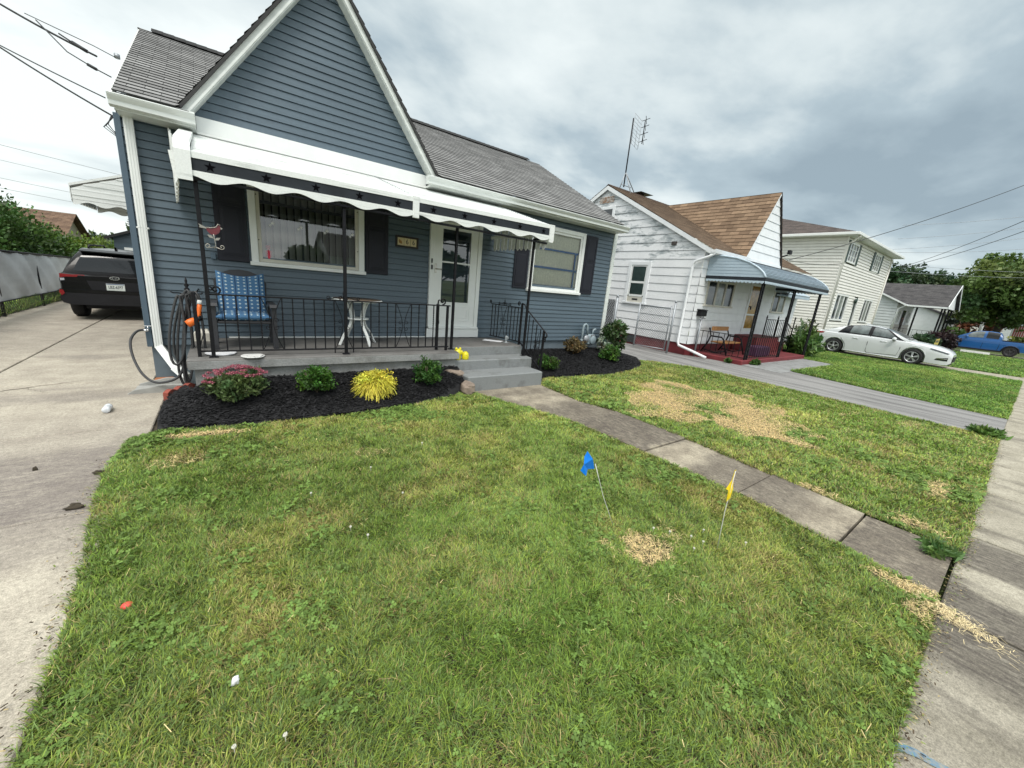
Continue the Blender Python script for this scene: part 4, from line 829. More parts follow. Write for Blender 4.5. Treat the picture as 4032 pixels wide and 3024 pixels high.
def wing(x0, x1, n, left):
    bb = MB()
    for i in range(n):
        s0, s1 = i/n, (i+.78)/n; y0 = yf0+.06+(YW-yf0-.1)*s0; y1 = yf0+.06+(YW-yf0-.1)*s1; xa = x0+(x1-x0)*s0; xb = x0+(x1-x0)*s1; d = .012*(i % 2)
        zt = fz(0)+(Z0-fz(0))*s0+.02; zb = 2.40-.08*s0 if left else 2.34-.03*s0; ym = (y0+y1)/2; xm = (xa+xb)/2
        if left: bb.prism([(xa-d, y0, zt), (xb-d, y1, zt), (xb-d, y1, zb), (xm-d, ym, zb-.02), (xa-d, y0, zb)], (.012, 0, 0))
        else: bb.prism([(xa-d, y0, 2.66+.1*s0), (xb-d, y1, 2.66+.1*s0), (xb-d, y1, zb+.04), (xm-d, ym, zb), (xa-d, y0, zb+.04)], (.010, 0, 0))
    return bb
bb = wing(-.315, -.42, 12, True); bb.prism([(-.36, yf0+.02, fz(0)+.0), (-.30, yf0-.01, fz(0)+.0), (-.30, yf0-.01, fz(0)-.24), (-.33, yf0+.02, fz(0)-.3)], (0, .03, 0)); build('side_wing', bb, 'awnwhite', AW)
bb = wing(4.60, 4.40, 13, False); bb.bar((4.58, yf0+.05, 2.60), (4.36, YW-.04, 2.56), .05, .05); build('side_wing', bb, 'awnwhite', AW)
b = MB(); b.bbox((-.22, yf0+.02, 2.44), (4.62, yf0+.05, 2.47), .004); build('front_beam', b, 'black', AW)
for p in ((-.175, 5.52, .57, 2.45), (1.27, 5.50, .57, 2.45), (2.955, 5.66, .57, 2.48), (4.505, 5.68, .405, 2.52)):
    b = MB(); x, y, z0, z1 = p; b.bbox((x-.019, y-.019, z0), (x+.019, y+.019, z1), .003); b.bbox((x-.045, y-.045, z0), (x+.045, y+.045, z0+.008), .004); b.bar((x, y, z1-.01), (x, yf0+.04, z1+.0), .03, .03); build('post', b, 'black', AW)

# ------------------------------------------------------------------ wrought iron
def spiral(c, r, turns, a0, sgn, plane, n=26):
    pts = []
    for i in range(n):
        t = i/(n-1); a = a0+sgn*turns*2*math.pi*t; q = r*(1-.82*t); u, w = math.cos(a)*q, math.sin(a)*q
        pts.append(Vector(c)+Vector(plane)*u+Vector((0, 0, w)))
    return pts
def twisted(b, p, q, w=.013, tw=True):
    p, q = Vector(p), Vector(q); n = 36 if tw else 2; v = []; f = []
    d = (q-p).normalized(); a = Vector((1, 0, 0)); c = d.cross(a).normalized(); a = c.cross(d)
    for i in range(n):
        t = i/(n-1); an = (max(0, min(1, (t-.2)/.6)))*6*math.pi if tw else 0; o = p.lerp(q, t)
        for k in range(4): th = an+math.pi/4+k*math.pi/2; v.append(o+(a*math.cos(th)+c*math.sin(th))*w*.707)
    for i in range(n-1):
        for k in range(4): l = (k+1) % 4; f.append((i*4+k, i*4+l, i*4+4+l, i*4+4+k))
    return b.add(v, f)
def scroll_panel(P, u, z0, z1, hw):
    """two bowed straps crossing back to back with four curls"""
    bb = MB(); P = Vector(P); u = Vector(u); zm = (z0+z1)/2
    for s in (-1, 1):
        bb.tube([P+u*s*hw*(.12+.88*abs(2*t-1)**1.6)+Vector((0, 0, z0+(z1-z0)*t)) for t in np.linspace(0, 1, 15)], .0055, 5)
        for k in (-1, 1): bb.tube(spiral(P+u*s*.045+Vector((0, 0, zm+k*.042)), .033, 1.15, math.pi*(1 if s > 0 else 0), -s*k, u), .0045, 5)
    return bb
def crown(P, u, w=.16):
    bb = MB(); P = Vector(P); u = Vector(u)
    for s in (-1, 1):
        bb.tube([P+u*s*w*t+Vector((0, 0, .055*(1-t)**1.5+.008)) for t in np.linspace(.1, 1, 9)], .0055, 5)
        bb.tube(spiral(P+u*s*(w*.92)+Vector((0, 0, .028)), .026, 1.1, -math.pi/2, s, u), .0055, 5); bb.tube(spiral(P+u*s*.035+Vector((0, 0, .03)), .026, 1.1, -math.pi/2, s, u), .0055, 5)
    bb.lathe(P, [(.006, 0), (.014, .03), (.006, .06), (.012, .085), (.002, .125)], 8)
    return bb
RY0 = 5.58
RAIL = thing('porch_railing', (1.3, RY0, .57), 'black wrought iron railing along the front of the porch with twisted balusters and scrolls', 'railing')
b = MB(); b.bbox((-.20, RY0-.016, 1.275), (2.86, RY0+.016, 1.292), .003); build('top_rail', b, 'black', RAIL)
b = MB(); b.bbox((-.30, RY0-.013, .622), (2.86, RY0+.013, .640), .003); build('bottom_rail', b, 'black', RAIL)
for i, x in enumerate((-.04, .08, .195, .315, .545, .66, .785, .905, 1.025, 1.145, 1.385, 1.505, 1.625, 1.74, 1.86, 1.98, 2.22, 2.34, 2.46, 2.58)):
    b = MB(); twisted(b, (x, RY0, .64), (x, RY0, 1.276), .0135, i % 2 == 1 or x in (.315, .545)); build('baluster', b, 'black', RAIL)
for x in (.43, 1.265, 2.10): build('scroll', scroll_panel((x, RY0, 0), (1, 0, 0), .645, 1.272, .105), 'black', RAIL)
build('crest', crown((1.265, RY0, 1.29), (1, 0, 0), .2), 'black', RAIL)
b = MB(); b.bbox((2.80, RY0-.017, .57), (2.835, RY0+.017, 1.274), .003); build('newel_post', b, 'black', RAIL); b = MB(); b.bbox((2.66, RY0+.05, .57), (2.70, RY0+.09, 1.30), .003); build('newel_post', b, 'black', RAIL); b = MB(); b.tube(spiral((2.755, RY0+.06, 1.345), .055, 1.2, -math.pi/2, 1, (1, 0, 0)), .012, 6); b.tube([(2.70, RY0+.06, 1.36), (2.67, RY0+.03, 1.36), (2.65, RY0+.02, 1.25), (2.68, RY0+.02, 1.0)], .012, 6); build('post_scroll', b, 'black', RAIL)
for x in (1.145, 1.385): b = MB(); b.bbox((x-.007, RY0-.007, .57), (x+.007, RY0+.007, .625), .002); build('foot', b, 'black', RAIL)
b = MB(); b.bbox((-.32, RY0-.02, .57), (-.285, RY0+.015, 1.30), .003); build('newel_post', b, 'black', RAIL)
for za in (.63, 1.24): b = MB(); b.bbox((-.31, RY0+.015, za), (-.30, YW-.02, za+.02), .003); build('return_rail', b, 'black', RAIL)
b = MB(); b.tube(spiral((-.10, RY0+.03, 1.335), .05, 1.2, -math.pi/2, 1, (1, 0, 0)), .010, 6); b.tube(spiral((-.15, RY0+.04, 1.34), .035, 1.2, -math.pi/2, -1, (1, 0, 0)), .008, 6); build('post_scroll', b, 'black', RAIL)
SR = thing('step_railing', (4.5, 6.0, .57), 'black wrought iron handrail running from the door down the right side of the steps', 'railing')
P0, P1 = Vector((4.40, 6.74, 0)), Vector((4.56, 5.93, 0)); ud = (P1-P0).normalized(); LN = (P1-P0).length
b = MB(); b.bar(P0+Vector((0, 0, 1.285)), P1+Vector((0, 0, 1.285)), .028, .016); build('top_rail', b, 'black', SR)
b = MB(); b.bar(P0+Vector((0, 0, .635)), P1+Vector((0, 0, .635)), .024, .016); build('bottom_rail', b, 'black', SR)
for i in range(9):
    q = P0+ud*LN*(i+.35)/9.2
    if i in (3, 4): continue
    b = MB(); twisted(b, q+Vector((0, 0, .64)), q+Vector((0, 0, 1.28)), .013, i % 2 == 1); build('baluster', b, 'black', SR)
build('scroll', scroll_panel(P0+ud*LN*.43, ud, .645, 1.272, .085), 'black', SR); build('crest', crown(P0+ud*LN*.45+Vector((0, 0, 1.292)), ud, .16), 'black', SR)
b = MB(); b.bbox((4.545, 5.90, .57), (4.58, 5.935, 1.36), .003); build('newel_post', b, 'black', SR); b = MB(); b.tube(spiral((4.53, 5.97, 1.37), .04, 1.2, -math.pi/2, 1, (0, 1, 0)), .011, 6); b.tube(spiral((4.41, 6.80, 1.33), .035, 1.2, -math.pi/2, -1, (0, 1, 0)), .010, 6); build('post_scroll', b, 'black', SR)
b = MB(); E0, E1 = Vector((4.57, 5.90, 1.37)), Vector((4.575, 5.18, .93)); b.tube([E0+Vector((0, .03, 0)), E0, E0+Vector((0, -.05, -.02)), E0+Vector((0, -.12, -.09)), E1, E1+Vector((0, -.04, -.03)), E1+Vector((0, -.05, -.07)), E1+Vector((0, -.02, -.10)), E1+Vector((0, .01, -.08))], .017, 6, flat=.6); b.tube(spiral(E1+Vector((0, .01, -.14)), .045, 1.2, math.pi/2, 1, (0, 1, 0)), .009, 6); build('handrail', b, 'black', SR)
b = MB(); b.bar((4.57, 5.90, .63), (4.575, 5.20, .22), .016, .024); build('bottom_rail', b, 'black', SR)
b = MB(); b.bbox((4.557, 5.20, .235), (4.593, 5.236, .95), .003); b.bbox((4.55, 5.20, .1), (4.60, 5.24, .24), .003); build('end_post', b, 'black', SR)
for i in range(5):
    t = (i+.9)/6; q = E0.lerp(E1, t); zb = .63+(.22-.63)*t; b = MB(); twisted(b, (4.573, q.y, zb), (4.573, q.y, q.z-.05), .013, i % 2 == 0); build('baluster', b, 'black', SR)
build('scroll', scroll_panel((4.573, 5.40, -.05), (0, 1, 0), .50, .93, .05), 'black', SR)

# ------------------------------------------------------------------ things on and around the porch
CH = thing('patio_chair', (.16, 6.25, .57), 'charcoal resin armchair behind the left end of the porch railing', 'chair')
b = MB(); b.prism([(-.10, 6.45, .93), (.43, 6.45, .93), (.46, 6.52, 1.40), (.40, 6.54, 1.49), (.28, 6.55, 1.545), (.165, 6.555, 1.56), (.05, 6.55, 1.545), (-.07, 6.54, 1.49), (-.13, 6.52, 1.40)], (0, .03, 0)); build('backrest', b, 'chair', CH)
b = MB(); b.bbox((-.12, 5.98, .90), (.45, 6.48, .935), .01); build('seat', b, 'chair', CH)
for x in (-.19, .44): b = MB(); b.prism([(x, 5.93, 1.12), (x, 6.5, 1.12), (x, 6.5, 1.15), (x, 5.95, 1.155)], (.085, 0, 0)); build('armrest', b, 'chair', CH)
for x in (-.18, .46):
    b = MB(); b.prism([(x, 5.96, 1.12), (x, 5.98, .57), (x, 6.06, .57), (x, 6.10, .86), (x, 6.16, 1.12)], (.055, 0, 0)); build('leg', b, 'chair', CH)
    b = MB(); b.prism([(x, 6.42, 1.12), (x, 6.46, .57), (x, 6.52, .57), (x, 6.52, 1.12)], (.05, 0, 0)); build('leg', b, 'chair', CH)
def cushion_mat():
    m = bpy.data.materials.new('blue_star_fabric'); m.use_nodes = True; nt = m.node_tree; N = nt.nodes.new; L = nt.links.new; b = nt.nodes['Principled BSDF']; b.inputs['Roughness'].default_value = .85
    uv = N('ShaderNodeUVMap'); sp = N('ShaderNodeSeparateXYZ'); L(uv.outputs[0], sp.inputs[0])
    def mth(op, a, c=None):
        n = N('ShaderNodeMath'); n.operation = op
        for i, v in enumerate((a, c)):
            if v is None: continue
            if isinstance(v, (int, float)): n.inputs[i].default_value = v
            else: L(v, n.inputs[i])
        return n.outputs[0]
    fx = mth('FRACT', mth('MULTIPLY', sp.outputs[0], 15.0)); fy = mth('FRACT', mth('MULTIPLY', sp.outputs[1], 20.0))
    dx = mth('ABSOLUTE', mth('SUBTRACT', fx, .5)); dy = mth('ABSOLUTE', mth('SUBTRACT', fy, .5))
    dot = mth('LESS_THAN', mth('ADD', dx, dy), .24); line = mth('LESS_THAN', mth('ABSOLUTE', mth('SUBTRACT', mth('FRACT', mth('MULTIPLY', sp.outputs[0], 7.5)), .5)), .05)
    n = N('ShaderNodeTexNoise'); n.inputs['Scale'].default_value = 90; L(uv.outputs[0], n.inputs['Vector'])
    def mix(f, a, c):
        x = N('ShaderNodeMix'); x.data_type = 'RGBA'; L(f, x.inputs[0])
        for i, v in ((6, a), (7, c)):
            if isinstance(v, tuple): x.inputs[i].default_value = (*v, 1)
            else: L(v, x.inputs[i])
        return x.outputs[2]
    c = mix(n.outputs[0], (.03, .09, .19), (.07, .18, .32)); c = mix(line, c, (.015, .05, .12)); c = mix(dot, c, (.42, .50, .52)); L(c, b.inputs['Base Color']); return m
MT['cushion'] = cushion_mat()
def pillow(bb, O, U, V, Nn, lu, lv, th, seed, sag=0., nu=16, nv=20):
    O, U, V, Nn = map(Vector, (O, U, V, Nn)); v = []; uv = []; f = []; r = random.Random(seed); ph = r.uniform(0, 6)
    for sd in (1, -1):
        for i in range(nu+1):
            for j in range(nv+1):
                a, c = i/nu, j/nv; e = (1-(2*a-1)**6)*(1-(2*c-1)**6); h = th*(.18+.82*e**.5)*(1+.12*math.sin(5*a+ph)*math.cos(7*c+ph)); s = sag*(1-(2*a-1)**2)*c**4
                v.append(O+U*lu*a+V*(lv*c-s)+Nn*(h*.5*sd)); uv.append((a*lu, c*lv))
    m = (nu+1)*(nv+1)
    for sd in (0, 1):
        for i in range(nu):
            for j in range(nv):
                q = [sd*m+i*(nv+1)+j, sd*m+(i+1)*(nv+1)+j, sd*m+(i+1)*(nv+1)+j+1, sd*m+i*(nv+1)+j+1]; f.append(q if sd == 0 else q[::-1])
    ring = [i*(nv+1) for i in range(nu+1)]+[nu*(nv+1)+j for j in range(1, nv+1)]+[i*(nv+1)+nv for i in range(nu-1, -1, -1)]+[j for j in range(nv-1, 0, -1)]
    for k in range(len(ring)): l = (k+1) % len(ring); f.append([ring[l], ring[k], ring[k]+m, ring[l]+m])
    bb.add(v, f, True, [[uv[k] for k in q] for q in f]); return bb
CU = thing('chair_cushion', (.16, 6.2, .94), 'blue patterned high back cushion lying on the charcoal porch chair', 'cushion')
b = MB(); pillow(b, (-.10, 6.36, .99), (1, 0, 0), Vector((0, .22, 1)).normalized(), Vector((0, -1, .22)).normalized(), .53, .555, .085, 3, .06); build('back_cushion', b, 'cushion', CU)
b = MB(); pillow(b, (-.13, 5.96, .985), (1, 0, 0), (0, 1, 0), (0, 0, 1), .58, .42, .095, 5); build('seat_cushion', b, 'cushion', CU)
TB = thing('bistro_table', (1.63, 6.30, .57), 'round table with a brown top and curved white legs on the porch beside the door', 'table')
b = MB(); b.lathe((1.63, 6.30, 1.235), [(.33, 0), (.365, .004), (.37, .02), (.36, .03)], 36); build('table_rim', b, 'white', TB)
b = MB(); b.lathe((1.63, 6.30, 1.262), [(.345, 0), (.345, .008)], 36); build('tabletop', b, mat('brown_tabletop', (.14, .10, .07), .5, .2), TB)
for k in range(4):
    a = k*math.pi/2+.35; d = Vector((math.cos(a), math.sin(a), 0)); cc = Vector((1.63, 6.30, 0)); b = MB()
    pts = [cc+d*(.20+.0*t-.09*math.sin(min(1, t/.75)*math.pi)*(1 if t < .75 else 1)+.19*max(0, t-.55)**1.5*2.0)+Vector((0, 0, 1.235-.665*t)) for t in np.linspace(0, 1, 14)]
    for p, q in zip(pts, pts[1:]): b.bar(p, q, .042, .016, up=tuple(d))
    build('leg', b, 'white', TB)
b = MB(); b.lathe((1.63, 6.30, .955), [(.12, 0), (.165, .004), (.165, .022), (.12, .026)], 28); build('shelf_ring', b, 'white', TB)
def dish(x, y, r, label, wob=0.):
    b = MB(); b.lathe((x, y, .571), [(r*.75, 0), (r*.95, .004), (r, .014), (r*.93, .018), (r*.7, .010)], 24); return build('stepping_plate', b, mat('chipped_white', (.62, .62, .60), .6, .0, 16, col2=(.08, .08, .08), thr=(.60, .66)) if wob else 'paper', base=(x, y, .571), label=label, cat='plate', group='round white plates on the porch edge')
dish(-.11, 5.72, .155, 'plain white plate lying on the porch floor behind the corner post')
dish(.20, 5.485, .125, 'white plate with dark chipped pattern on the porch edge above the pink shrub', 1.)
b = MB(); b.bbox((-.78+.2, 6.55, .57-.02), (-.40, 6.75, .70), .02); b2 = MB(); b2.box((-.40, 6.62, .57), (-.22, 6.80, .68)); b2.prism([(-.40, 6.62, .68), (-.22, 6.62, .68), (-.25, 6.65, .72), (-.37, 6.65, .72)], (0, .12, 0)); build('white_bin', b2, 'offwhite', base=(-.31, 6.7, .57), label='small off white box on the porch floor behind the hose', cat='box')
# hose stand, hose
HS = thing('hose_stand', (-.39, 6.22, .05), 'black iron hose stand with a finial at the left end of the porch', 'hose stand')
b = MB(); b.bbox((-.403, 6.207, .0), (-.377, 6.233, 1.27), .002); b.lathe((-.39, 6.22, 1.265), [(.022, 0), (.03, .02), (.012, .04), (.026, .065), (.010, .09), (.014, .115), (.004, .16)], 10); build('pole', b, 'black', HS)
b = MB()
for s in (-1, 1): b.tube([(-.39, 6.22, 1.20), (-.39+s*.07, 6.20, 1.235), (-.39+s*.13, 6.18, 1.235), (-.39+s*.15, 6.17, 1.25)], .008, 6)
b.tube([(-.39, 6.22, 1.21), (-.39, 6.12, 1.22), (-.39, 6.09, 1.26)], .009, 6); build('hook', b, 'black', HS)
HO = thing('garden_hose', (-.45, 6.15, 0), 'dark coiled garden hose hanging in long loops on the iron stand', 'hose'); b = MB(); rs = random.Random(5)
pts = []
loops = [(-.46, -.66, .38, 1.22), (-.40, -.60, .10, 1.24), (-.33, -.55, .02, 1.26), (-.30, -.64, .33, 1.28), (-.26, -.54, .05, 1.26)]
for i, (xr, xl, zl_, zt) in enumerate(loops):
    yy = 6.08+.016*i
    for t in np.linspace(0, 1, 22, endpoint=False):
        a = math.pi/2+2*math.pi*t; cx = (xr+xl)/2; zc = (zt+zl_)/2; px = math.cos(a); pz = math.sin(a)
        narrow = .35+.65*((1-pz)/2)**.7
        pts.append((cx+.06*(1-pz)*-.5+px*(xr-xl)/2*narrow+.02*pz, yy+.05*(1-pz)*.5*(1 if i % 2 else -1)*.6, zc+pz*(zt-zl_)/2))
pts = [(-.20+(p[0]+.25)*.92, p[1], p[2]) for p in pts]; b.tube(pts, .0138, 8); build('coil', b, 'hose', HO)
b = MB(); b.tube(crom([(-.90, 6.86, .69), (-.97, 6.75, .68), (-1.02, 6.62, .58), (-1.0, 6.5, .40), (-.92, 6.35, .22), (-.80, 6.2, .14), (-.66, 6.12, .16), (-.56, 6.10, .22), (-.50, 6.1, .34)]), .0145, 8); build('feed', b, 'hose', HO)
b = MB(); b.tube([(-.34, 6.05, 1.24), (-.30, 6.03, 1.27), (-.275, 6.02, 1.22), (-.27, 6.02, 1.15)], .0155, 8); build('end_loop', b, 'hose', HO)
NZ = build('spray_nozzle', MB().tube([(-.275, 6.015, 1.13), (-.28, 6.01, 1.08), (-.295, 6.0, 1.0), (-.305, 5.99, .955)], [.022, .025, .022, .016], 10), 'orange', HO)
b = MB(); b.tube([(-.27, 6.018, 1.175), (-.275, 6.015, 1.128)], [.022, .026], 10); build('collar', b, 'white', NZ)
b = MB(); b.tube([(-.30, 5.99, .95), (-.345, 5.975, .93), (-.385, 5.96, .905), (-.41, 5.955, .89)], [.022, .04, .046, .040], 12); build('nozzle_head', b, 'orange', NZ)
b = MB(); b.tube([(-.275, 6.0, .965), (-.32, 5.985, .945)], [.034, .03], 10); build('grip', b, 'black', NZ)
b = MB(); b.tube([(-.87, 6.88, .69), (-.87, 6.80, .69)], .012, 8); b.tube([(-.87, 6.84, .69), (-.87, 6.84, .735)], .006, 6); b.bbox((-.91, 6.835, .735), (-.83, 6.845, .745), .002); b.tube([(-.87, 6.82, .69), (-.91, 6.81, .685)], .018, 8); build('spigot', b, 'chrome', base=(-.87, 6.88, .69), label='small metal water spigot low on the left corner of the blue house', cat='tap')
# splash block, bricks, stones
b = MB(); b.prism([(-1.06, 6.22, .0), (-.50, 6.20, .0), (-.50, 6.20, .085), (-.72, 6.20, .095), (-1.00, 6.215, .045)], (0, .035, 0)); b.prism([(-1.0, 6.50, .0), (-.50, 6.50, .0), (-.50, 6.50, .10), (-.72, 6.50, .11), (-.98, 6.50, .05)], (0, .035, 0)); b.box((-1.0, 6.256, 0), (-.50, 6.499, .03)); build('splash_block', b, 'concrete_block', base=(-.75, 6.35, 0), label='grey concrete splash block under the downspout by the driveway', cat='splash block')
b = MB(); a0, a1 = Vector((-.69, 5.78, 0)), Vector((-.46, 6.14, 0)); u = (a1-a0).normalized(); n = Vector((u.y, -u.x, 0)); L0 = (a1-a0).length
prof = []
for i in range(25): t = i/24; prof.append(a0+u*L0*t+Vector((0, 0, .11+.028*abs(math.sin(t*math.pi*3)))))
b.prism([a0]+prof+[a1], n*.055); build('edging_brick', b, 'brick', base=tuple(a0), label='red scalloped edging brick at the left end of the mulch bed', cat='brick')
b = MB(); b.bbox((-.86, 6.66, .0), (-.66, 6.76, .065), .01); build('loose_brick', b, mat('orange_brick', (.36, .14, .06), .9, .2), base=(-.76, 6.71, 0), label='orange brick lying against the house corner behind the splash block', cat='brick')
def rock(c, r, seed, rot, label):
    b = MB(); b.blob((0, 0, 0), r, seed, .10, 9, .45); R = Matrix.Rotation(rot, 3, 'Z'); b.v = [tuple(R @ Vector(p)+Vector(c)) for p in b.v]; b.sm = [False]*len(b.f)
    build('edging_stone', b, 'stone', base=(c[0], c[1], 0), label=label, cat='stone', group='rough stones beside the steps')
rock((2.82, 5.36, .20), (.20, .11, .10), 3, -.55, 'upper rough tan stone leaning along the left side of the steps')
rock((2.93, 5.00, .08), (.10, .14, .09), 8, -.25, 'lower squarish brown stone at the foot of the steps')
# figures on the step
FG = thing('frog_ornament', (3.05, 5.60, .405), 'taller yellow ceramic frog ornament on the middle step', 'ornament', 'yellow ornaments on the steps')
b = MB(); b.lathe((3.05, 5.60, .405), [(.055, 0), (.062, .02), (.056, .08), (.066, .10), (.066, .13), (.05, .165), (.02, .18)], 16); build('body', b, 'yellow', FG)
b = MB()
for s in (-1, 1): b.blob((3.05+s*.035, 5.585, .585), (.022, .022, .026), 2, .02, 6)
build('eyes', b, 'yellow', FG)
b = MB(); b.blob((2.985, 5.60, .52), (.03, .025, .04), 4, .05, 6); b.blob((3.115, 5.59, .52), (.03, .025, .04), 5, .05, 6); build('arm', b, 'yellow', FG)
b = MB(); b.lathe((3.19, 5.58, .405), [(.055, 0), (.060, .02), (.057, .08), (.045, .115), (.02, .135)], 16); build('dome_ornament', b, 'yellow', base=(3.19, 5.58, .405), label='shorter dome shaped yellow ornament right of the frog on the middle step', cat='ornament', group='yellow ornaments on the steps')
b = MB(); b.add([(4.05, 6.45, .576), (4.32, 6.20, .576), (4.42, 6.24, .590), (4.38, 6.36, .583), (4.16, 6.52, .590)], [(0, 1, 2, 3, 4)]); b.prism([(4.07, 6.47, .574), (4.33, 6.24, .574), (4.40, 6.28, .574), (4.18, 6.50, .574)], (0, 0, .006)); build('newspaper', b, 'paper', base=(4.2, 6.4, .574), label='white folded paper lying on the landing in front of the right railing', cat='paper')
b = MB(); b.lathe((4.44, 6.18, .572), [(.06, 0), (.06, .006), (.02, .012), (.018, .04), (.03, .06), (.022, .09), (.03, .11), (.012, .14)], 12); b.blob((4.46, 6.18, .66), (.05, .02, .035), 3, .2, 6); build('glass_figurine', b, mat('smoky_glass', (.30, .33, .34), .15, .3, 30), base=(4.44, 6.18, .572), label='small grey glass figurine on the landing beside the right railing', cat='figurine')
# house number, bird, pink bottle, red bird ornament
SG = thing('house_number_sign', (2.63, YW-.02, 2.25), 'dark framed tile house number sign reading 66 left of the door', 'sign')
b = MB(); frame(b, 2.42, 2.83, 2.155, 2.345, .03, YW-.045, YW-.012); b.box((2.45, YW-.02, 2.185), (2.80, YW-.013, 2.315)); build('frame', b, mat('dark_wood_frame', (.02, .014, .01), .5, .2), SG)
for i in range(3): b = MB(); b.bbox((2.452+i*.116, YW-.030, 2.187), (2.564+i*.116, YW-.021, 2.313), .003); build('tile', b, mat('cream_tile', (.60, .50, .28), .35, .06), SG)
def text_mesh(s, size, m, parent, loc, rot, name='digit', bold=0., sx=1.):
    cu = bpy.data.curves.new('t', 'FONT'); cu.body = s; cu.size = size; cu.extrude = .001; cu.align_x = 'CENTER'; cu.align_y = 'CENTER'; cu.offset = bold
    o = bpy.data.objects.new('t', cu); C.objects.link(o); dg = bpy.context.evaluated_depsgraph_get(); me = bpy.data.meshes.new_from_object(o.evaluated_get(dg)); bpy.data.objects.remove(o)
    mm = Matrix.Translation(Vector(loc)-ORG[parent.name]) @ rot.to_4x4() @ Matrix.Diagonal((sx, 1, 1, 1)); me.transform(mm); me.materials.clear(); me.materials.append(MT[m]); me.name = name
    n = bpy.data.objects.new(name, me); C.objects.link(n); n.parent = parent; ORG[n.name] = ORG[parent.name]; return n
FR = Matrix.Rotation(math.pi/2, 3, 'X')
for i in (1, 2): text_mesh('6', .115, 'plateink', SG, (2.508+i*.116, YW-.032, 2.25), FR, 'digit', 0, .85)
b = MB()
for c, r in (((2.505, 2.243), (.028, .024)), ((2.49, 2.262), (.016, .02)), ((2.522, 2.226), (.018, .012))): b.blob((c[0], YW-.031, c[1]), (r[0], .002, r[1]), 4, .15, 6)
build('leaf_motif', b, mat('ochre_motif', (.32, .17, .05), .6, .3, 40), SG)
BO = thing('bird_ornament', (-.08, 5.44, 1.9), 'red glass bird ornament with silver leaves and scrolls hung on the left porch post', 'ornament')
b = MB(); pr = []
for i in range(15): a = math.pi+math.pi*i/14; pr.append((-.065+.062*math.cos(a), 1.995+.075*math.sin(a)*(1 if i < 9 else .95)))
pr += [(.0, 2.03), (-.02, 2.035), (-.04, 2.0), (-.085, 1.985)]
b.prism([(x, 5.445, z) for x, z in pr], (0, .016, 0)); build('bird_body', b, mat('red_glass', (.12, .008, .014), .15, .6, 14), BO)
b = MB(); b.prism([(-.125, 5.444, 1.99), (-.185, 5.444, 2.02), (-.175, 5.444, 1.995), (-.185, 5.444, 1.985), (-.12, 5.444, 1.975)], (0, .012, 0)); b.prism([(.0, 5.444, 2.01), (.018, 5.444, 1.995), (.0, 5.444, 1.985)], (0, .012, 0)); b.tube([(-.125, 5.442, 1.99), (-.09, 5.442, 1.99), (-.04, 5.442, 2.003), (-.02, 5.442, 2.037), (.0, 5.442, 2.03)], .004, 5)
for s, z in ((-1, 1.905), (1, 1.885)): b.prism([(-.065, 5.444, z-.02), (-.065+s*.02, 5.444, z+.01), (-.065+s*.055, 5.444, z+.015), (-.065+s*.04, 5.444, z-.012)], (0, .006, 0))
b.tube([(-.066, 5.445, 1.93), (-.06, 5.445, 1.87), (-.055, 5.445, 1.82), (-.07, 5.445, 1.78)], .004, 5)
for s in (-1, 1): b.tube([(-.06, 5.445, 1.80)]+spiral((-.062+s*.058, 5.445, 1.805), .026, 1.1, -math.pi/2-.4, s, (1, 0, 0)), .0045, 5)
b.bar((-.09, 5.45, 1.985), (-.17, 5.50, 1.985), .006); build('silver_scroll', b, mat('tarnished_silver', (.36, .34, .30), .4, .2, metal=.7), BO)
b = MB(); b.lathe((.545, YW+.035, 1.735), [(.038, 0), (.042, .01), (.042, .12), (.02, .13), (.02, .15)], 16); b.lathe((.545, YW+.035, 1.885), [(.03, 0), (.03, .045)], 12); build('pink_bottle', b, 'pink', base=(.545, YW+.035, 1.735), label='pink red bottle standing inside the lower left corner of the large window', cat='bottle')
# gas meter
GM = thing('gas_meter', (7.4, 6.75, .2), 'grey gas meter with bent pipes on the front wall near the right house corner', 'gas meter')
b = MB(); b.bbox((7.34, 6.63, .38), (7.60, 6.80, .66), .04); b.lathe((7.47, 6.62, .52), [(.10, 0), (.11, .02), (.10, .03)], 18, Matrix.Rotation(math.pi/2, 3, 'X')); build('meter_body', b, 'gas', GM)
b = MB(); b.tube([(7.18, 6.72, .15), (7.18, 6.72, .82), (7.20, 6.72, .89), (7.25, 6.72, .91), (7.31, 6.72, .88), (7.33, 6.72, .80), (7.36, 6.72, .66)], .028, 10); build('pipe', b, 'gas', GM); b = MB(); b.tube([(7.55, 6.72, .66), (7.56, 6.72, .76), (7.66, 6.74, .78), (7.66, 6.85, .78)], .024, 10); build('pipe', b, 'gas', GM); b = MB(); b.tube([(7.15, 6.72, .5), (7.22, 6.72, .5)], .045, 10); build('pipe', b, 'gas', GM)
b = MB(); b.lathe((7.26, 6.66, .55), [(.09, 0), (.10, .02), (.07, .05), (.03, .06)], 16, Matrix.Rotation(math.pi/2, 3, 'X')); b.bbox((7.40, 6.60, .60), (7.52, 6.64, .66), .006); build('regulator', b, 'alu', GM)
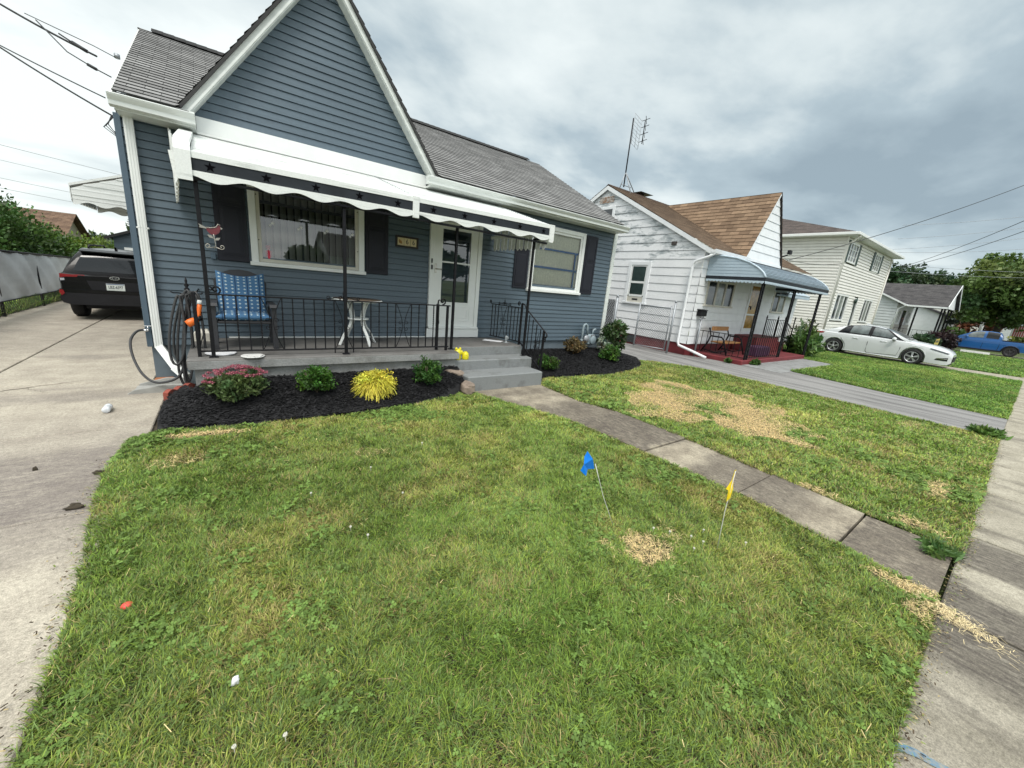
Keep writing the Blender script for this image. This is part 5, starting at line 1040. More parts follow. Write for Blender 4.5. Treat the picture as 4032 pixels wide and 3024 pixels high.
# marker flags
def mflag(name, base, top, poly, m, label):
    t = thing(name, base, label, 'marker flag', 'utility marker flags in the lawn'); bb = MB(); B, T = Vector(base), Vector(top)
    mid = B.lerp(T, .5)+Vector((-.02, 0, .01)); bb.tube([B, B.lerp(mid, .6), mid, mid.lerp(T, .5), T], .0026, 6); build('wire', bb, 'wire', t)
    bb = MB(); bb.prism([T+Vector(p) for p in poly], (.001, .0018, 0)); bb2 = MB(); n = len(poly); build('flag', bb, m, t); return t
mflag('marker_flag', (2.23, 1.50, 0), (1.895, 1.50, .60), [(0, 0, -.035), (-.055, .012, -.03), (-.085, -.01, -.065), (-.125, .01, -.025), (-.112, 0, .02), (-.105, .012, .07), (-.085, .01, .105), (-.045, -.01, .05), (-.015, .005, .005)], 'flagblue', 'bright blue vinyl marker flag on a leaning white wire in the lawn')
mflag('marker_flag', (2.70, .95, 0), (2.665, .95, .63), [(.005, 0, .01), (-.02, .0, -.06), (-.05, .01, -.125), (-.034, 0, -.135), (-.018, .0, -.225), (.012, -.006, -.20), (.034, 0, -.14), (.028, .01, -.07), (.014, .01, .0)], 'flagyel', 'drooping yellow vinyl marker flag on a white wire beside the front walk')
b = MB(); b.lathe((-.51, 2.26, .012), [(.022, 0), (.024, .004), (.019, .013), (.008, .018)], 16); build('red_cap', b, 'redplastic', base=(-.51, 2.26, .012), label='small round red plastic cap lying in the grass near the driveway edge', cat='cap')
b = MB(); b.blob((-.09, 1.545, .045), (.016, .012, .022), 5, .45, 5); build('paper_scrap', b, 'paper', base=(-.09, 1.56, .03), label='crumpled white paper scrap in the lawn nearest the camera', cat='litter')
b = MB(); R90 = Matrix.Rotation(math.pi/2, 3, 'X') @ Matrix.Rotation(.5, 3, 'Y')
b.lathe((-1.12, 5.52, .036), [(.030, 0), (.034, .006), (.034, .07), (.030, .078), (.034, .086), (.034, .13), (.014, .165), (.014, .18)], 16, Matrix.Rotation(-math.pi/2, 3, 'X')); build('plastic_bottle', b, mat('crushed_clear_plastic', (.62, .65, .68), .15, .25, 40), base=(-1.12, 5.52, 0), label='clear plastic bottle lying on the concrete driveway', cat='bottle')
for i, (x, y, r, lb) in enumerate(((-.90, 3.95, .03, 'dark dirt clod on the driveway edge farther from the camera'), (-.92, 3.44, .042, 'longer dark dirt clod at the lawn edge on the driveway'), (-1.28, 4.2, .014, 'tiny dirt crumb out on the open driveway'))):
    b = MB(); b.blob((x, y, .012), (r, r*.5, .02), i+3, .35, 7); build('dirt_clod', b, 'soil', base=(x, y, 0), label=lb, cat='dirt clod', group='dirt clods on the driveway')
# white clover blossoms
r = np.random.default_rng(77); cl = [(2.43, 1.30), (2.52, 1.22), (2.60, 1.10), (2.50, 1.02), (2.62, 1.02), (2.78, 1.1), (2.9, .85), (.55, 2.35), (.62, 2.2), (1.0, 2.6), (.9, 3.1), (-.1, 1.28), (.05, 1.22), (.4, 2.9), (1.5, 3.4)]
cb = None
for i, (x, y) in enumerate(cl):
    if cb is None:
        bb = MB()
        for k in range(14): a = k*2.4; bb.blob((x+.005*math.cos(a), y+.005*math.sin(a), .052+.002*(k % 3)), (.0032, .0032, .0045), k, .05, 4)
        bb.tube([(x, y, 0), (x, y, .06)], .0015, 5); cb = build('clover_blossom', bb, mat('clover_white', (.55, .54, .46), .8, .1), base=(x, y, 0), label='white clover blossom standing in the front lawn', cat='flower', group='white clover blossoms in the lawn')
    else:
        o = cb.copy(); C.objects.link(o); o.location = (x, y, -.01*(i % 2)); o.rotation_euler = (0, 0, i)

# ------------------------------------------------------------------ white house next door
WX, WY = 11.85, 6.55
WH = thing('white_house', (16, 9, 0), 'white clapboard house with peeling paint, brown shingle roof and a dark red base', 'house')
wz0 = .36; ez, ey, ry, rz = 3.22, 6.30, 10.75, 5.55; msl = (rz-ez)/(ry-ey)
b = MB()
def side_sp(v, w):
    z0, z1 = wz0+v, wz0+w; out = []
    def lim(z): return (WY, 2*ry-WY) if z < ez+.13 else (min(ry, ey+(z-ez)/msl-.02), max(ry, 2*ry-ey-(z-ez)/msl+.02))
    a0, c0 = lim(z0); a1, c1 = lim(z1); hole = [(8.46, 9.14, 1.62, 2.80)]; m = (z0+z1)/2
    if 1.62 < m < 2.80: return [(-9.14+.0, -8.46-.68+.68, -9.14, -8.46)][:0]+[(-c0, -9.14, -c1, -9.14), (-8.46, -a0, -8.46, -a1)]
    return [(-c0, -a0, -c1, -a1)]
b.lap((WX, 0, wz0), (0, -1, 0), (0, 0, 1), (-1, 0, 0), rz-wz0-.05, .262, .018, side_sp, g=.012); build('wall', b, 'whitewood', WH)
b = MB(); fh = [(12.42, 14.18, 1.66, 2.38), (15.40, 16.45, .3, 2.5), (17.62, 18.80, 1.62, 2.36)]
b.lap((0, WY, wz0), (1, 0, 0), (0, 0, 1), (0, -1, 0), ez-wz0-.02, .262, .016, wall_spans(WX, 20.15, [(a, c, z0-wz0, z1-wz0) for a, c, z0, z1 in fh]), g=.012)
b.box((20.1, WY+.01, .3), (20.14, 14.9, 3.2)); b.box((WX, 14.9, .3), (20.14, 14.94, 3.2)); build('wall', b, 'whiteboard', WH)
b = MB(); b.box((WX+.02, WY+.03, -.1), (20.1, WY+.08, .40)); b.box((WX+.02, WY+.08, -.1), (WX+.07, 15, .40)); build('foundation', b, 'red', WH)
b = MB(); b.box((WX-.004, 8.55, .06), (WX+.02, 8.95, .33)); build('basement_window', b, 'farglass', WH)
# side window
b = MB()
for p, q in (((WX-.05, 8.34, 1.50), (WX+.02, 8.46, 2.90)), ((WX-.05, 9.14, 1.50), (WX+.02, 9.26, 2.90)), ((WX-.049, 8.46, 2.78), (WX+.02, 9.14, 2.90)), ((WX-.07, 8.30, 1.44), (WX+.02, 9.30, 1.50))): b.bbox(p, q, .004)
sw_ = build('window', b, 'whiteboard', WH)
b = MB()
for p, q in (((WX-.03, 8.46, 1.74), (WX+.01, 8.52, 2.78)), ((WX-.03, 9.08, 1.74), (WX+.01, 9.14, 2.78)), ((WX-.029, 8.52, 2.16), (WX+.01, 9.08, 2.23)), ((WX-.029, 8.52, 2.73), (WX+.01, 9.08, 2.78)), ((WX-.029, 8.52, 1.70), (WX+.01, 9.08, 1.77))): b.box(p, q)
build('frame', b, 'white', sw_)
for za, zc in ((1.77, 2.16), (2.23, 2.73)): b = MB(); b.add([(WX-.012, 9.08, za), (WX-.012, 8.52, za), (WX-.012, 8.52, zc), (WX-.012, 9.08, zc)], [(0, 1, 2, 3)]); build('pane', b, 'glass_b', sw_)
b = MB(); z = 1.78
while z < 2.74: b.add([(WX+.02, 8.5, z), (WX+.02, 9.1, z), (WX+.028, 9.1, z+.034), (WX+.028, 8.5, z+.034)], [(0, 1, 2, 3)]); z += .04
build('blind', b, mat('green_grey_slats', (.34, .46, .41), .6, .1), sw_)
b = MB(); b.box((WX+.09, 8.3, 1.4), (WX+.1, 9.3, 3.0)); build('interior_wall', b, 'dark', WH)
b = MB(); b.bbox((WX-.02, 8.46, 1.50), (WX+.0, 9.14, 1.70), .004); build('filler_panel', b, 'offwhite', sw_)
b = MB(); b.box((WX-.024, 8.68, 1.57), (WX-.021, 8.92, 1.63)); build('filler_slot', b, 'dark', sw_)
b = MB(); b.bbox((WX-.03, 10.30, 4.2), (WX+.01, 11.25, 4.86), .01); uw = build('window', b, 'whiteboard', WH); b = MB(); b.box((WX-.036, 10.42, 4.25), (WX-.031, 11.1, 4.76)); build('pane', b, 'farglass', uw)
b = MB()
for i in range(5): b.prism([(WX-.03, 10.42, 5.0+.045*i), (WX-.03, 11.12, 5.0+.045*i), (WX-.01, 11.12, 5.035+.045*i), (WX-.01, 10.42, 5.035+.045*i)], (-.004, 0, 0))
build('louvre_vent', b, mat('rusty_louvre', (.55, .50, .45), .7, 0, 9, col2=(.30, .15, .07), thr=(.45, .6)), WH)
b = MB(); b.bbox((WX-.05, 7.55, 3.42), (WX, 7.72, 3.53), .005); b.box((WX-.055, 7.645, 3.44), (WX-.05, 7.655, 3.51)); build('exhaust_vent', b, mat('dark_vent', (.06, .05, .045), .7, .2), WH)
# front windows and door
for a, c, z0, z1 in (fh[0], fh[2]):
    b = MB(); n = 3 if c-a > 1.5 else 2
    for i in range(n+1): x = a+(c-a)*i/n; b.box((x-.04, WY-.03, z0), (x+.04, WY+.02, z1))
    b.box((a-.06, WY-.031, z1), (c+.06, WY+.02, z1+.06)); b.box((a-.08, WY-.06, z0-.06), (c+.08, WY+.02, z0)); fw = build('window', b, 'offwhite', WH)
    for i in range(n): b = MB(); b.box((a+(c-a)*i/n+.05, WY-.005, z0), (a+(c-a)*(i+1)/n-.05, WY+.005, z1)); build('pane', b, 'curtain' if i == 1 else 'farglass', fw)
b = MB(); frame(b, 15.40, 16.45, .70, 2.56, .10, WY-.05, WY+.02); dw = build('door', b, 'whiteboard', WH); b = MB(); b.box((15.5, WY-.01, .8), (16.35, WY+.01, 2.46)); build('pane', b, 'tanglass', dw)
b = MB(); b.box((15.5, WY-.03, 1.40), (16.35, WY-.012, 1.46)); b.box((15.5, WY-.031, .8), (16.35, WY-.012, .92)); build('rail', b, 'white', dw); b = MB(); b.tube([(15.62, WY-.03, 1.72), (15.62, WY-.08, 1.72), (15.66, WY-.08, 1.62)], .025, 6); build('handle', b, 'black', dw)
# roof
b = MB(); s2 = Vector((0, ry-ey, rz-ez)); L2 = s2.length; v2 = s2/L2; n2 = Vector((0, -v2.z, v2.y))

def wcut(z): return max(0., (5.56-z)/1.52)
b.lap((0, ey, ez+.05), (1, 0, 0), v2, n2, L2, .15, .014, lambda v, w: [(WX-.10, 15.55-wcut(ez+v2.z*v), WX-.10, 15.55-wcut(ez+v2.z*w)), (15.55+wcut(ez+v2.z*v), 20.3, 15.55+wcut(ez+v2.z*w), 20.3)]); b.lap((0, 2*ry-ey, ez+.05), (-1, 0, 0), (0, -v2.y, v2.z), (0, v2.z, v2.y), L2, .15, .014, lambda v, w: [(-20.3, .10-WX, -20.3, .10-WX)])
wroof = build('roof', b, 'shinglebrown', WH)
b = MB(); x = WX-.1
while x < 20.2: b.prism([(x, ry-.14, rz-.02), (x, ry, rz+.085), (x, ry+.14, rz-.02), (x, ry, rz+.06)], (.2, 0, .005)); x += .2
build('ridge_cap', b, 'shinglebrown', wroof)
b = MB()
for s in (1, -1):
    yy = lambda y: y if s > 0 else 2*ry-y
    b.prism([(WX-.10, yy(ey), ez-.10), (WX-.10, ry, rz-.11), (WX-.10, ry, rz+.03), (WX-.10, yy(ey), ez+.04)], (.03, 0, 0))
build('rake_board', b, 'whiteboard', WH)
b = MB(); b.prism([(WX-.12, ey-.12, ez+.05), (WX-.12, ey-.10, ez-.06), (WX-.12, ey, ez-.06), (WX-.12, ey, ez+.02), (WX-.12, ey-.09, ez+.03)], (2.35, 0, 0)); build('gutter', b, 'whiteboard', WH)
b = MB(); b.tube([(WX-.05, 6.22, 3.16), (WX-.08, 6.35, 3.06), (WX-.10, 6.75, 2.92), (WX-.11, 6.80, 2.75), (WX-.11, 6.80, .42), (WX-.11, 6.74, .30), (WX-.02, 6.3, .18), (WX+.02, 5.85, .06)], .052, 8, flat=.8); build('downspout', b, 'whiteboard', WH)
b = MB(); b.bbox((13.95, ry+.2, 5.3), (14.33, ry+.55, 5.70), .02); b.bbox((14.0, ry+.25, 5.70), (14.28, ry+.5, 5.78), .01); chm = build('chimney', b, mat('dark_brick', (.08, .05, .04), .9, .3, 20), wroof)
b = MB(); v = [(13.72, ry, 5.785), (14.56, ry, 5.785), (14.56, ry+.75, 5.785), (13.72, ry+.75, 5.785), (14.14, ry+.37, 5.90)]; b.add(v, [(0, 1, 4), (1, 2, 4), (2, 3, 4), (3, 0, 4), (3, 2, 1, 0)]); build('chimney_cap', b, mat('dark_tin', (.06, .065, .065), .5, .3), wroof)
# front gable
GX, GA, gsl, gz = 15.55, 5.52, 1.52, 3.30
b = MB()
def g2(v, w):
    f = lambda t: max(0, GA-gz-t)/gsl
    return [(GX-f(v), GX+f(v), GX-f(w), GX+f(w))]
b.lap((0, WY-.16, gz), (1, 0, 0), (0, 0, 1), (0, -1, 0), GA-gz-.02, .262, .018, g2, g=.012); wg = build('gable', b, 'whiteboard', WH)
for s in (-1, 1):
    b = MB(); nn = math.hypot(1, gsl); v = Vector((-s/nn, 0, gsl/nn)); n = Vector((s*gsl/nn, 0, 1/nn)); zb = 3.16; O = Vector((GX+s*((GA-zb)/gsl+.04), WY-.23, zb)); ln = (GA+.06-zb)/gsl*nn
    # the slope meets the main roof along a valley: its course lengths follow the main roof's slope
    def g3(v_, w_): return [(0, max(.1, ey+(zb+v_*gsl/nn-ez)/msl-WY+.39), 0, max(.1, ey+(zb+w_*gsl/nn-ez)/msl-WY+.39))]
    b.lap(O, (0, 1, 0), v, n, ln, .16, .014, g3); build('gable_roof', b, 'shinglepatch', wg)
    b = MB(); b.prism([O-n*(.035 if s > 0 else .07)+Vector((0, .012, 0)), O+v*ln-n*(.035 if s > 0 else .07)+Vector((0, .012, 0)), O+v*ln+Vector((0, .012, 0)), O+Vector((0, .012, 0))], (0, .022, 0)); build('rake_trim', b, 'black' if s > 0 else 'whiteboard', wg)
b = MB(); b.bbox((14.05, WY-.20, 3.06), (17.1, WY-.13, 3.31), .004); build('frieze_board', b, 'whiteboard', wg)
# porch: red base, steps
b = MB(); b.bbox((12.25, 4.95, -.05), (17.45, WY, .14), .02); wp = build('porch', b, 'red', WH)
b = MB(); b.bbox((15.0, 5.75, .141), (16.9, WY, .70), .015); b.bbox((16.9, 5.75, .141), (17.25, WY, .52), .015); b.bbox((17.25, 5.75, .14), (17.6, WY, .33), .015); build('steps', b, 'red', wp)
# curved porch awning
WA = thing('porch_awning', (14.8, 5.7, 2.6), 'pale blue curved aluminium porch awning with a black band on the white house', 'awning')
prof = [(6.54, 3.12), (6.1, 3.10), (5.7, 3.04), (5.35, 2.93), (5.1, 2.80), (4.92, 2.66), (4.83, 2.53)]
pf = [];
for (y0, z0), (y1, z1) in zip(prof, prof[1:]):
    for k in range(3): pf.append((y0+(y1-y0)*k/3, z0+(z1-z0)*k/3))
pf.append(prof[-1])
b = MB(); xa, xb = 12.15, 17.55
for (y0, z0), (y1, z1) in zip(pf, pf[1:]):
    ym, zm = y0+(y1-y0)*.78, z0+(z1-z0)*.78
    b.add([(xa, y0, z0), (xb, y0, z0), (xb, ym, zm), (xa, ym, zm)], [(3, 2, 1, 0)]); b.add([(xa, ym, zm), (xb, ym, zm), (xb, ym-.014, zm+.022), (xa, ym-.014, zm+.022), (xb, y1, z1), (xa, y1, z1)], [(0, 1, 2, 3), (3, 2, 4, 5)])
build('roof_panel', b, 'awnblue', WA)
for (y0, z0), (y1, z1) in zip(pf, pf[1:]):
    y2, z2 = y0+(y1-y0)*.80, z0+(z1-z0)*.80; b = MB(); b.bbox((xa+.01, y2-.020, z2+.012), (xb-.01, y2-.012, z2+.0205), .001); build('seam_shade', b, 'blackband', WA)  # black strips draw the panel seams together with the shade in their gaps
for xx in (12.15, 17.55):
    b = MB(); bot = 2.53; zz = bot
    while zz < 3.10:
        zt = min(zz+.088, 3.11); y_of = lambda z: float(np.interp(z, [p[1] for p in pf[::-1]], [p[0] for p in pf[::-1]]))
        b.prism([(xx-.005, y_of(zz)+.01, zz), (xx-.005, 6.53, zz), (xx-.005, 6.53, zt-.016), (xx-.005, y_of(zt-.016)+.01, zt-.016)], (.01, 0, 0)); b.prism([(xx+.004, y_of(zt)+.012, zt-.016), (xx+.004, 6.53, zt-.016), (xx+.004, 6.53, zt), (xx+.004, y_of(zt)+.012, zt)], (.006, 0, 0)); zz = zt
    build('end_panel', b, 'awnblue', WA)
    b = MB(); b.tube([(xx, y, z+.01) for y, z in pf], .03, 6); build('edge_rib', b, 'awnblue', WA)
b = MB(); b.box((12.13, 4.815, 2.44), (17.57, 4.835, 2.535)); b.box((12.13, 4.836, 2.44), (12.15, 6.53, 2.535)); b.box((17.55, 4.836, 2.44), (17.57, 6.53, 2.535)); build('band', b, 'blackband', WA)
b = MB()
for i in range(52): x = 12.13+i*.1046; b.prism([(x, 4.812, 2.44), (x, 4.812, 2.405), (x+.026, 4.812, 2.37), (x+.078, 4.812, 2.37), (x+.1046, 4.812, 2.405), (x+.1046, 4.812, 2.44)], (0, .006, 0))
for xx in (12.13, 17.565):
    for i in range(16): y = 4.84+i*.1046; b.prism([(xx, y, 2.44), (xx, y, 2.405), (xx, y+.026, 2.37), (xx, y+.078, 2.37), (xx, y+.1046, 2.405), (xx, y+.1046, 2.44)], (.006, 0, 0))
build('valance', b, 'awnblue', WA)
for x in (12.55, 15.0, 17.45):
    b = MB()
    for dx in (-.07, .07): b.bbox((x+dx-.02, 4.98, .14), (x+dx+.02, 5.02, 2.45), .003)
    z = .25
    while z < 2.35: b.tube(spiral((x, 5.0, z+.07), .055, 1.3, 0, 1, (1, 0, 0), 12), .012, 5); z += .16
    build('lattice_post', b, 'black', WA)
b = MB(); b.bbox((17.72, 6.10, 2.24), (20.0, 6.5, 2.30), .01); b.prism([(17.7, 6.08, 2.34), (20.05, 6.08, 2.34), (20.05, 6.08, 2.24), (17.7, 6.08, 2.24)], (0, .02, 0)); b.prism([(17.7, 6.5, 2.52), (20.05, 6.5, 2.52), (20.05, 6.06, 2.34), (17.7, 6.06, 2.34)], (0, 0, .02))
for i in range(20): x = 17.7+i*.117; b.prism([(x, 6.075, 2.24), (x+.058, 6.075, 2.19), (x+.117, 6.075, 2.24)], (0, .008, 0))
build('window_awning', b, 'awnblue', base=(18.9, 6.3, 2.3), label='small scalloped metal awning over the right front window of the white house', cat='awning')
def picket(name, segs, z0, z1, n, label, base, extra=None):
    t = thing(name, base, label, 'railing')
    for p, q, m in segs:
        p, q = Vector(p), Vector(q); bb = MB(); bb.bar(p+Vector((0, 0, z1)), q+Vector((0, 0, z1)), .04, .02); build('top_rail', bb, 'black', t); bb = MB(); bb.bar(p+Vector((0, 0, z0)), q+Vector((0, 0, z0)), .025, .018); build('bottom_rail', bb, 'black', t)
        for i in range(m+1): s = p.lerp(q, i/m); bb = MB(); bb.bbox((s.x-.008, s.y-.008, s.z+z0), (s.x+.008, s.y+.008, s.z+z1), .002); build('baluster', bb, 'black', t)
    return t
picket('porch_railing', [((12.30, 6.5, 0), (12.42, 5.0, 0), 9), ((12.68, 5.0, 0), (14.88, 5.0, 0), 14)], .20, .84, 0, 'low black iron railing around the porch of the white house', (13.4, 5.2, .14))
st_ = picket('stair_railing', [((15.3, 5.72, .0), (17.0, 5.72, 0), 11)], .72, 1.34, 0, 'tall black iron stair railing with finials beside the red steps', (16.5, 5.7, .14))
b = MB()
for i in range(6): x = 17.05+i*.17; b.bbox((x-.008, 5.71, .25-.03*i), (x+.008, 5.73, 1.32-.06*i), .002)
b.bar((17.0, 5.72, 1.34), (17.95, 5.72, 1.0), .035, .02); build('stair_flight', b, 'black', st_)
b = MB()
for x in (15.3, 16.3, 17.0, 17.95): b = MB(); b.lathe((x, 5.72, .14 if x > 17 else .7), [(.022, 0), (.02, 1.25 if x > 17.5 else .66), (.03, .70 if x < 17.5 else 1.28), (.006, .80 if x < 17.5 else 1.36)], 8); build('newel_post', b, 'black', st_)
BN = thing('porch_bench', (13.1, 6.0, .14), 'metal framed glider seat with a tan wooden back and seat on the white house porch', 'bench')
b = MB(); b.bbox((12.55, 6.17, .86), (13.65, 6.20, 1.0), .01); build('backrest', b, 'woodtan', BN); b = MB(); b.bbox((12.55, 5.72, .50), (13.75, 6.15, .54), .01); build('seat', b, 'woodtan', BN)
for x in (12.5, 13.7): b = MB(); b.tube([(x, 5.55, .16), (x, 5.72, .62), (x, 5.80, .70), (x, 6.15, .70), (x, 6.24, .95)], .025, 6); b.tube([(x, 6.38, .16), (x, 6.22, .45), (x, 6.15, .70)], .025, 6); b.tube([(x, 5.62, .3), (x, 5.9, .2), (x, 6.3, .24)], .02, 6); build('side_frame', b, 'black', BN)
b = MB(); b.bbox((13.9, 5.25, .14), (14.9, 5.62, .46), .02)
for i in range(9): x = 13.93+i*.11; b.box((x, 5.235, .16), (x+.075, 5.249, .44))
build('planter_box', b, 'purple', base=(14.4, 5.4, .14), label='plum coloured slatted planter box behind the low railing of the white house porch', cat='planter')
b = MB(); b.bbox((12.06, 6.40, 1.28), (12.46, 6.54, 1.46), .02); b.prism([(12.05, 6.38, 1.46), (12.05, 6.54, 1.46), (12.05, 6.54, 1.50), (12.05, 6.42, 1.485)], (.42, 0, 0)); b.tube([(12.15, 6.46, 1.28), (12.15, 6.40, 1.20), (12.15, 6.36, 1.22)], .008, 5); b.tube([(12.36, 6.46, 1.28), (12.36, 6.40, 1.20), (12.36, 6.36, 1.22)], .008, 5); build('mailbox', b, 'black', base=(12.26, 6.5, 1.36), label='small black wall mailbox left of the front windows of the white house', cat='mailbox')
b = MB(); b.tube([(12.22, 6.42, .0), (12.22, 6.42, 1.22)], .03, 8); b.tube([(12.14, 6.42, 1.18), (12.30, 6.42, 1.23)], .03, 8); build('pipe_post', b, 'alu', base=(12.22, 6.42, 0), label='grey metal pipe post below the black mailbox', cat='post')
b = MB(); b.bbox((16.86, 6.10, 3.72), (17.06, 6.20, 3.86), .01); b.bar((16.96, 6.2, 3.7), (16.96, 6.4, 3.62), .04); build('floodlight', b, 'black', base=(16.96, 6.3, 3.7), label='black floodlight at the lower right corner of the white gable', cat='lamp')
AN = thing('tv_antenna', (11.95, ry-.1, rz), 'tall rooftop television antenna on a tripod at the left end of the white house roof', 'antenna')
ab = Vector((12.55, 10.7, 5.62)); an0 = Vector((12.63, 10.75, 5.71)); atop = an0+Vector((-.02, 0, 2.32))
b = MB(); b.tube([an0, atop-Vector((0, 0, .0))], .025, 6); build('mast', b, 'black', AN)
b = MB(); hub = an0+Vector((0, 0, .52))
for p in ((12.40, 10.75, 5.60), (13.34, 10.75, 5.60), (12.55, 10.3, 5.42)): b.tube([hub, p], .018, 6)
b.tube([an0+Vector((-.18, 0, .06)), an0+Vector((.42, 0, .06))], .014, 5); build('tripod', b, 'alu', AN)
b = MB(); c0 = atop+Vector((.10, 0, -.80)); W_, H_ = .44, .98
for i in range(9): z = i*H_/8; b.tube([c0+Vector((-.06, 0, z)), c0+Vector((W_, .05, z-.10))], .006, 4)
for xx in (0, W_*.5, W_-.02): b.tube([c0+Vector((xx-.03, 0, -.02-xx*.18)), c0+Vector((xx-.03, 0, H_-xx*.18))], .009, 4)
build('reflector_grid', b, 'alu', AN)
b = MB(); b.tube([c0+Vector((W_*.9, -.15, .05)), c0+Vector((W_*.9, -.15, H_-.15))], .016, 6)
for z in (.12, .36, .6, .82): b.tube([c0+Vector((W_*.55, -.28, z+.08)), c0+Vector((W_*1.25, -.1, z-.05))], .010, 4); b.tube([c0+Vector((W_*.6, -.12, z-.04)), c0+Vector((W_*1.2, -.25, z+.10))], .010, 4)
build('dipole', b, 'black', AN)
# chain link gate and posts between the houses
def chain(bb, P, u, w, h, s=.075, r=.0035):
    P, u = Vector(P), Vector(u); n = int((w+h)/s)+1
    for i in range(n):
        a = i*s
        for d in (1, -1):
            x0 = a if d > 0 else w-a; p0 = Vector((x0, 0, 0)); L_ = h; x1 = x0-d*L_
            t0, t1 = 0., 1.
            lo, hi = (x1, x0) if x1 < x0 else (x0, x1)
            # clip to [0, w]
            def par(x): return (x-x0)/(x1-x0)
            ta, tb = sorted((par(0), par(w))); t0, t1 = max(0, ta), min(1, tb)
            if t1-t0 < .01: continue
            q0 = P+u*(x0+(x1-x0)*t0)+Vector((0, .006*d, h*t0)); q1 = P+u*(x0+(x1-x0)*t1)+Vector((0, .006*d, h*t1)); bb.bar(q0, q1, r*2)
    return bb
GT = thing('chain_link_gate', (10.6, 7.2, 0), 'galvanised chain link gate standing across the asphalt drive beside the white house', 'gate')
g0, g1 = Vector((11.12, 8.0, 0)), Vector((11.40, 7.02, 0)); gu = (g1-g0).normalized(); gw = (g1-g0).length
b = MB(); b.tube([g0+Vector((0, 0, .08)), g0+Vector((0, 0, 1.52))], .026, 8); b.tube([g1+Vector((0, 0, .08)), g1+Vector((0, 0, 1.52))], .022, 8); b.tube([g0+Vector((0, 0, 1.45)), g1+Vector((0, 0, 1.45))], .02, 6); b.tube([g0+Vector((0, 0, .12)), g1+Vector((0, 0, .12))], .016, 6); build('frame', b, 'alu', GT)
build('wire_mesh', chain(MB(), g0+Vector((0, 0, .13)), gu, gw, 1.30, .075, .0028), 'chrome', GT)
b = MB(); b.tube([g1+gu*.1, g1+gu*.1+Vector((0, 0, 1.62))], .035, 8); b.lathe(g1+gu*.1+Vector((0, 0, 1.62)), [(.038, 0), (.03, .04), (.004, .07)], 8); build('gate_post', b, 'alu', GT)
FP = thing('chain_link_fence', (8.6, 9.2, 0), 'dark slatted chain link fence end with a grey post behind the blue house corner', 'fence')
b = MB(); b.tube([(9.9, 8.0, 0), (9.9, 8.0, 1.62)], .04, 8); b.lathe((9.9, 8.0, 1.62), [(.043, 0), (.03, .05), (.004, .09)], 8); build('post', b, 'alu', FP)
b = MB(); chain(b, (8.6, 8.02, .1), (1, 0, 0), 1.26, 1.45, .10, .006); build('wire_mesh', b, 'alu', FP); b = MB(); b.box((8.6, 8.04, .1), (9.86, 8.05, 1.55)); build('slat_backing', b, 'trunk', FP)
# weeds near the white house
shrub('tall_weeds', (18.55, 5.35, 0), (.9, .6, .52), 'thick patch of tall green weeds beside the right end of the red porch steps', None, (.07, .14, .03), 51, .09, 1500, 60, 3.2, cat='weeds')
shrub('tall_weeds', (19.9, 5.9, 0), (.8, .5, .75), 'thin tall flowering weeds behind the stair railing of the white house', None, (.10, .14, .06), 52, .07, 700, 50, 3.0, cat='weeds')
shrub('small_weed', (12.9, 4.86, 0), (.2, .12, .08), 'low green weed at the foot of the first lattice post', None, (.06, .13, .025), 53, .08, 130, 16, 2.2, cat='weeds', stems=False)
shrub('small_weed', (12.2, 5.3, 0), (.14, .10, .07), 'tiny green weed at the outlet of the long white downspout', None, (.06, .13, .025), 54, .06, 90, 14, 2.2, cat='weeds', stems=False)
shrub('crabgrass_tuft', (4.28, .02, 0), (.16, .12, .035), 'flat crabgrass tuft where the front walk meets the sidewalk', None, (.10, .18, .045), 55, .022, 170, 20, 5.0, cat='weeds', stems=False)
shrub('crabgrass_tuft', (10.15, .1, 0), (.30, .22, .05), 'weedy tuft at the corner of the asphalt driveway and the sidewalk', None, (.09, .17, .035), 56, .035, 500, 34, 3.5, cat='weeds', stems=False)

# ------------------------------------------------------------------ cream two-storey house
CX0, CX1, CY, CZ = 25.45, 35.0, 6.8, 5.62
CR = thing('cream_house', (30, 9, 0), 'cream two storey house with dark green shutters and a low hipped roof', 'house')
cw = [(26.0, 27.5, 4.42, 5.42), (31.0, 32.45, 4.44, 5.44), (26.1, 28.25, 1.42, 2.84), (29.5, 30.25, .3, 2.78), (31.5, 33.5, 1.42, 2.84)]
b = MB(); b.lap((0, CY, .3), (1, 0, 0), (0, 0, 1), (0, -1, 0), CZ-.3, .15, .03, wall_spans(CX0, CX1, [(a, c, z0-.3, z1-.3) for a, c, z0, z1 in cw]), g=.02, d=.03)
b.lap((CX0, 0, .3), (0, -1, 0), (0, 0, 1), (-1, 0, 0), CZ-.3, .15, .03, lambda v, w: [(-17, -CY, -17, -CY)], g=.02, d=.03); b.box((CX1-.02, CY+.02, 0), (CX1, 17, CZ)); build('wall', b, 'cream', CR)
b = MB(); b.box((CX0+.02, CY+.02, -.1), (CX1-.03, CY+.06, .32)); b.box((CX0+.02, CY+.06, -.1), (CX0+.06, 17, .32)); build('foundation', b, 'found', CR)
b = MB(); b.bbox((CX0-.03, CY-.03, .2), (CX0+.10, CY+.03, CZ), .004); build('corner_trim', b, 'cream', CR); b = MB(); b.bbox((CX1-.10, CY-.03, .2), (CX1+.03, CY+.03, CZ), .004); build('corner_trim', b, 'cream', CR)
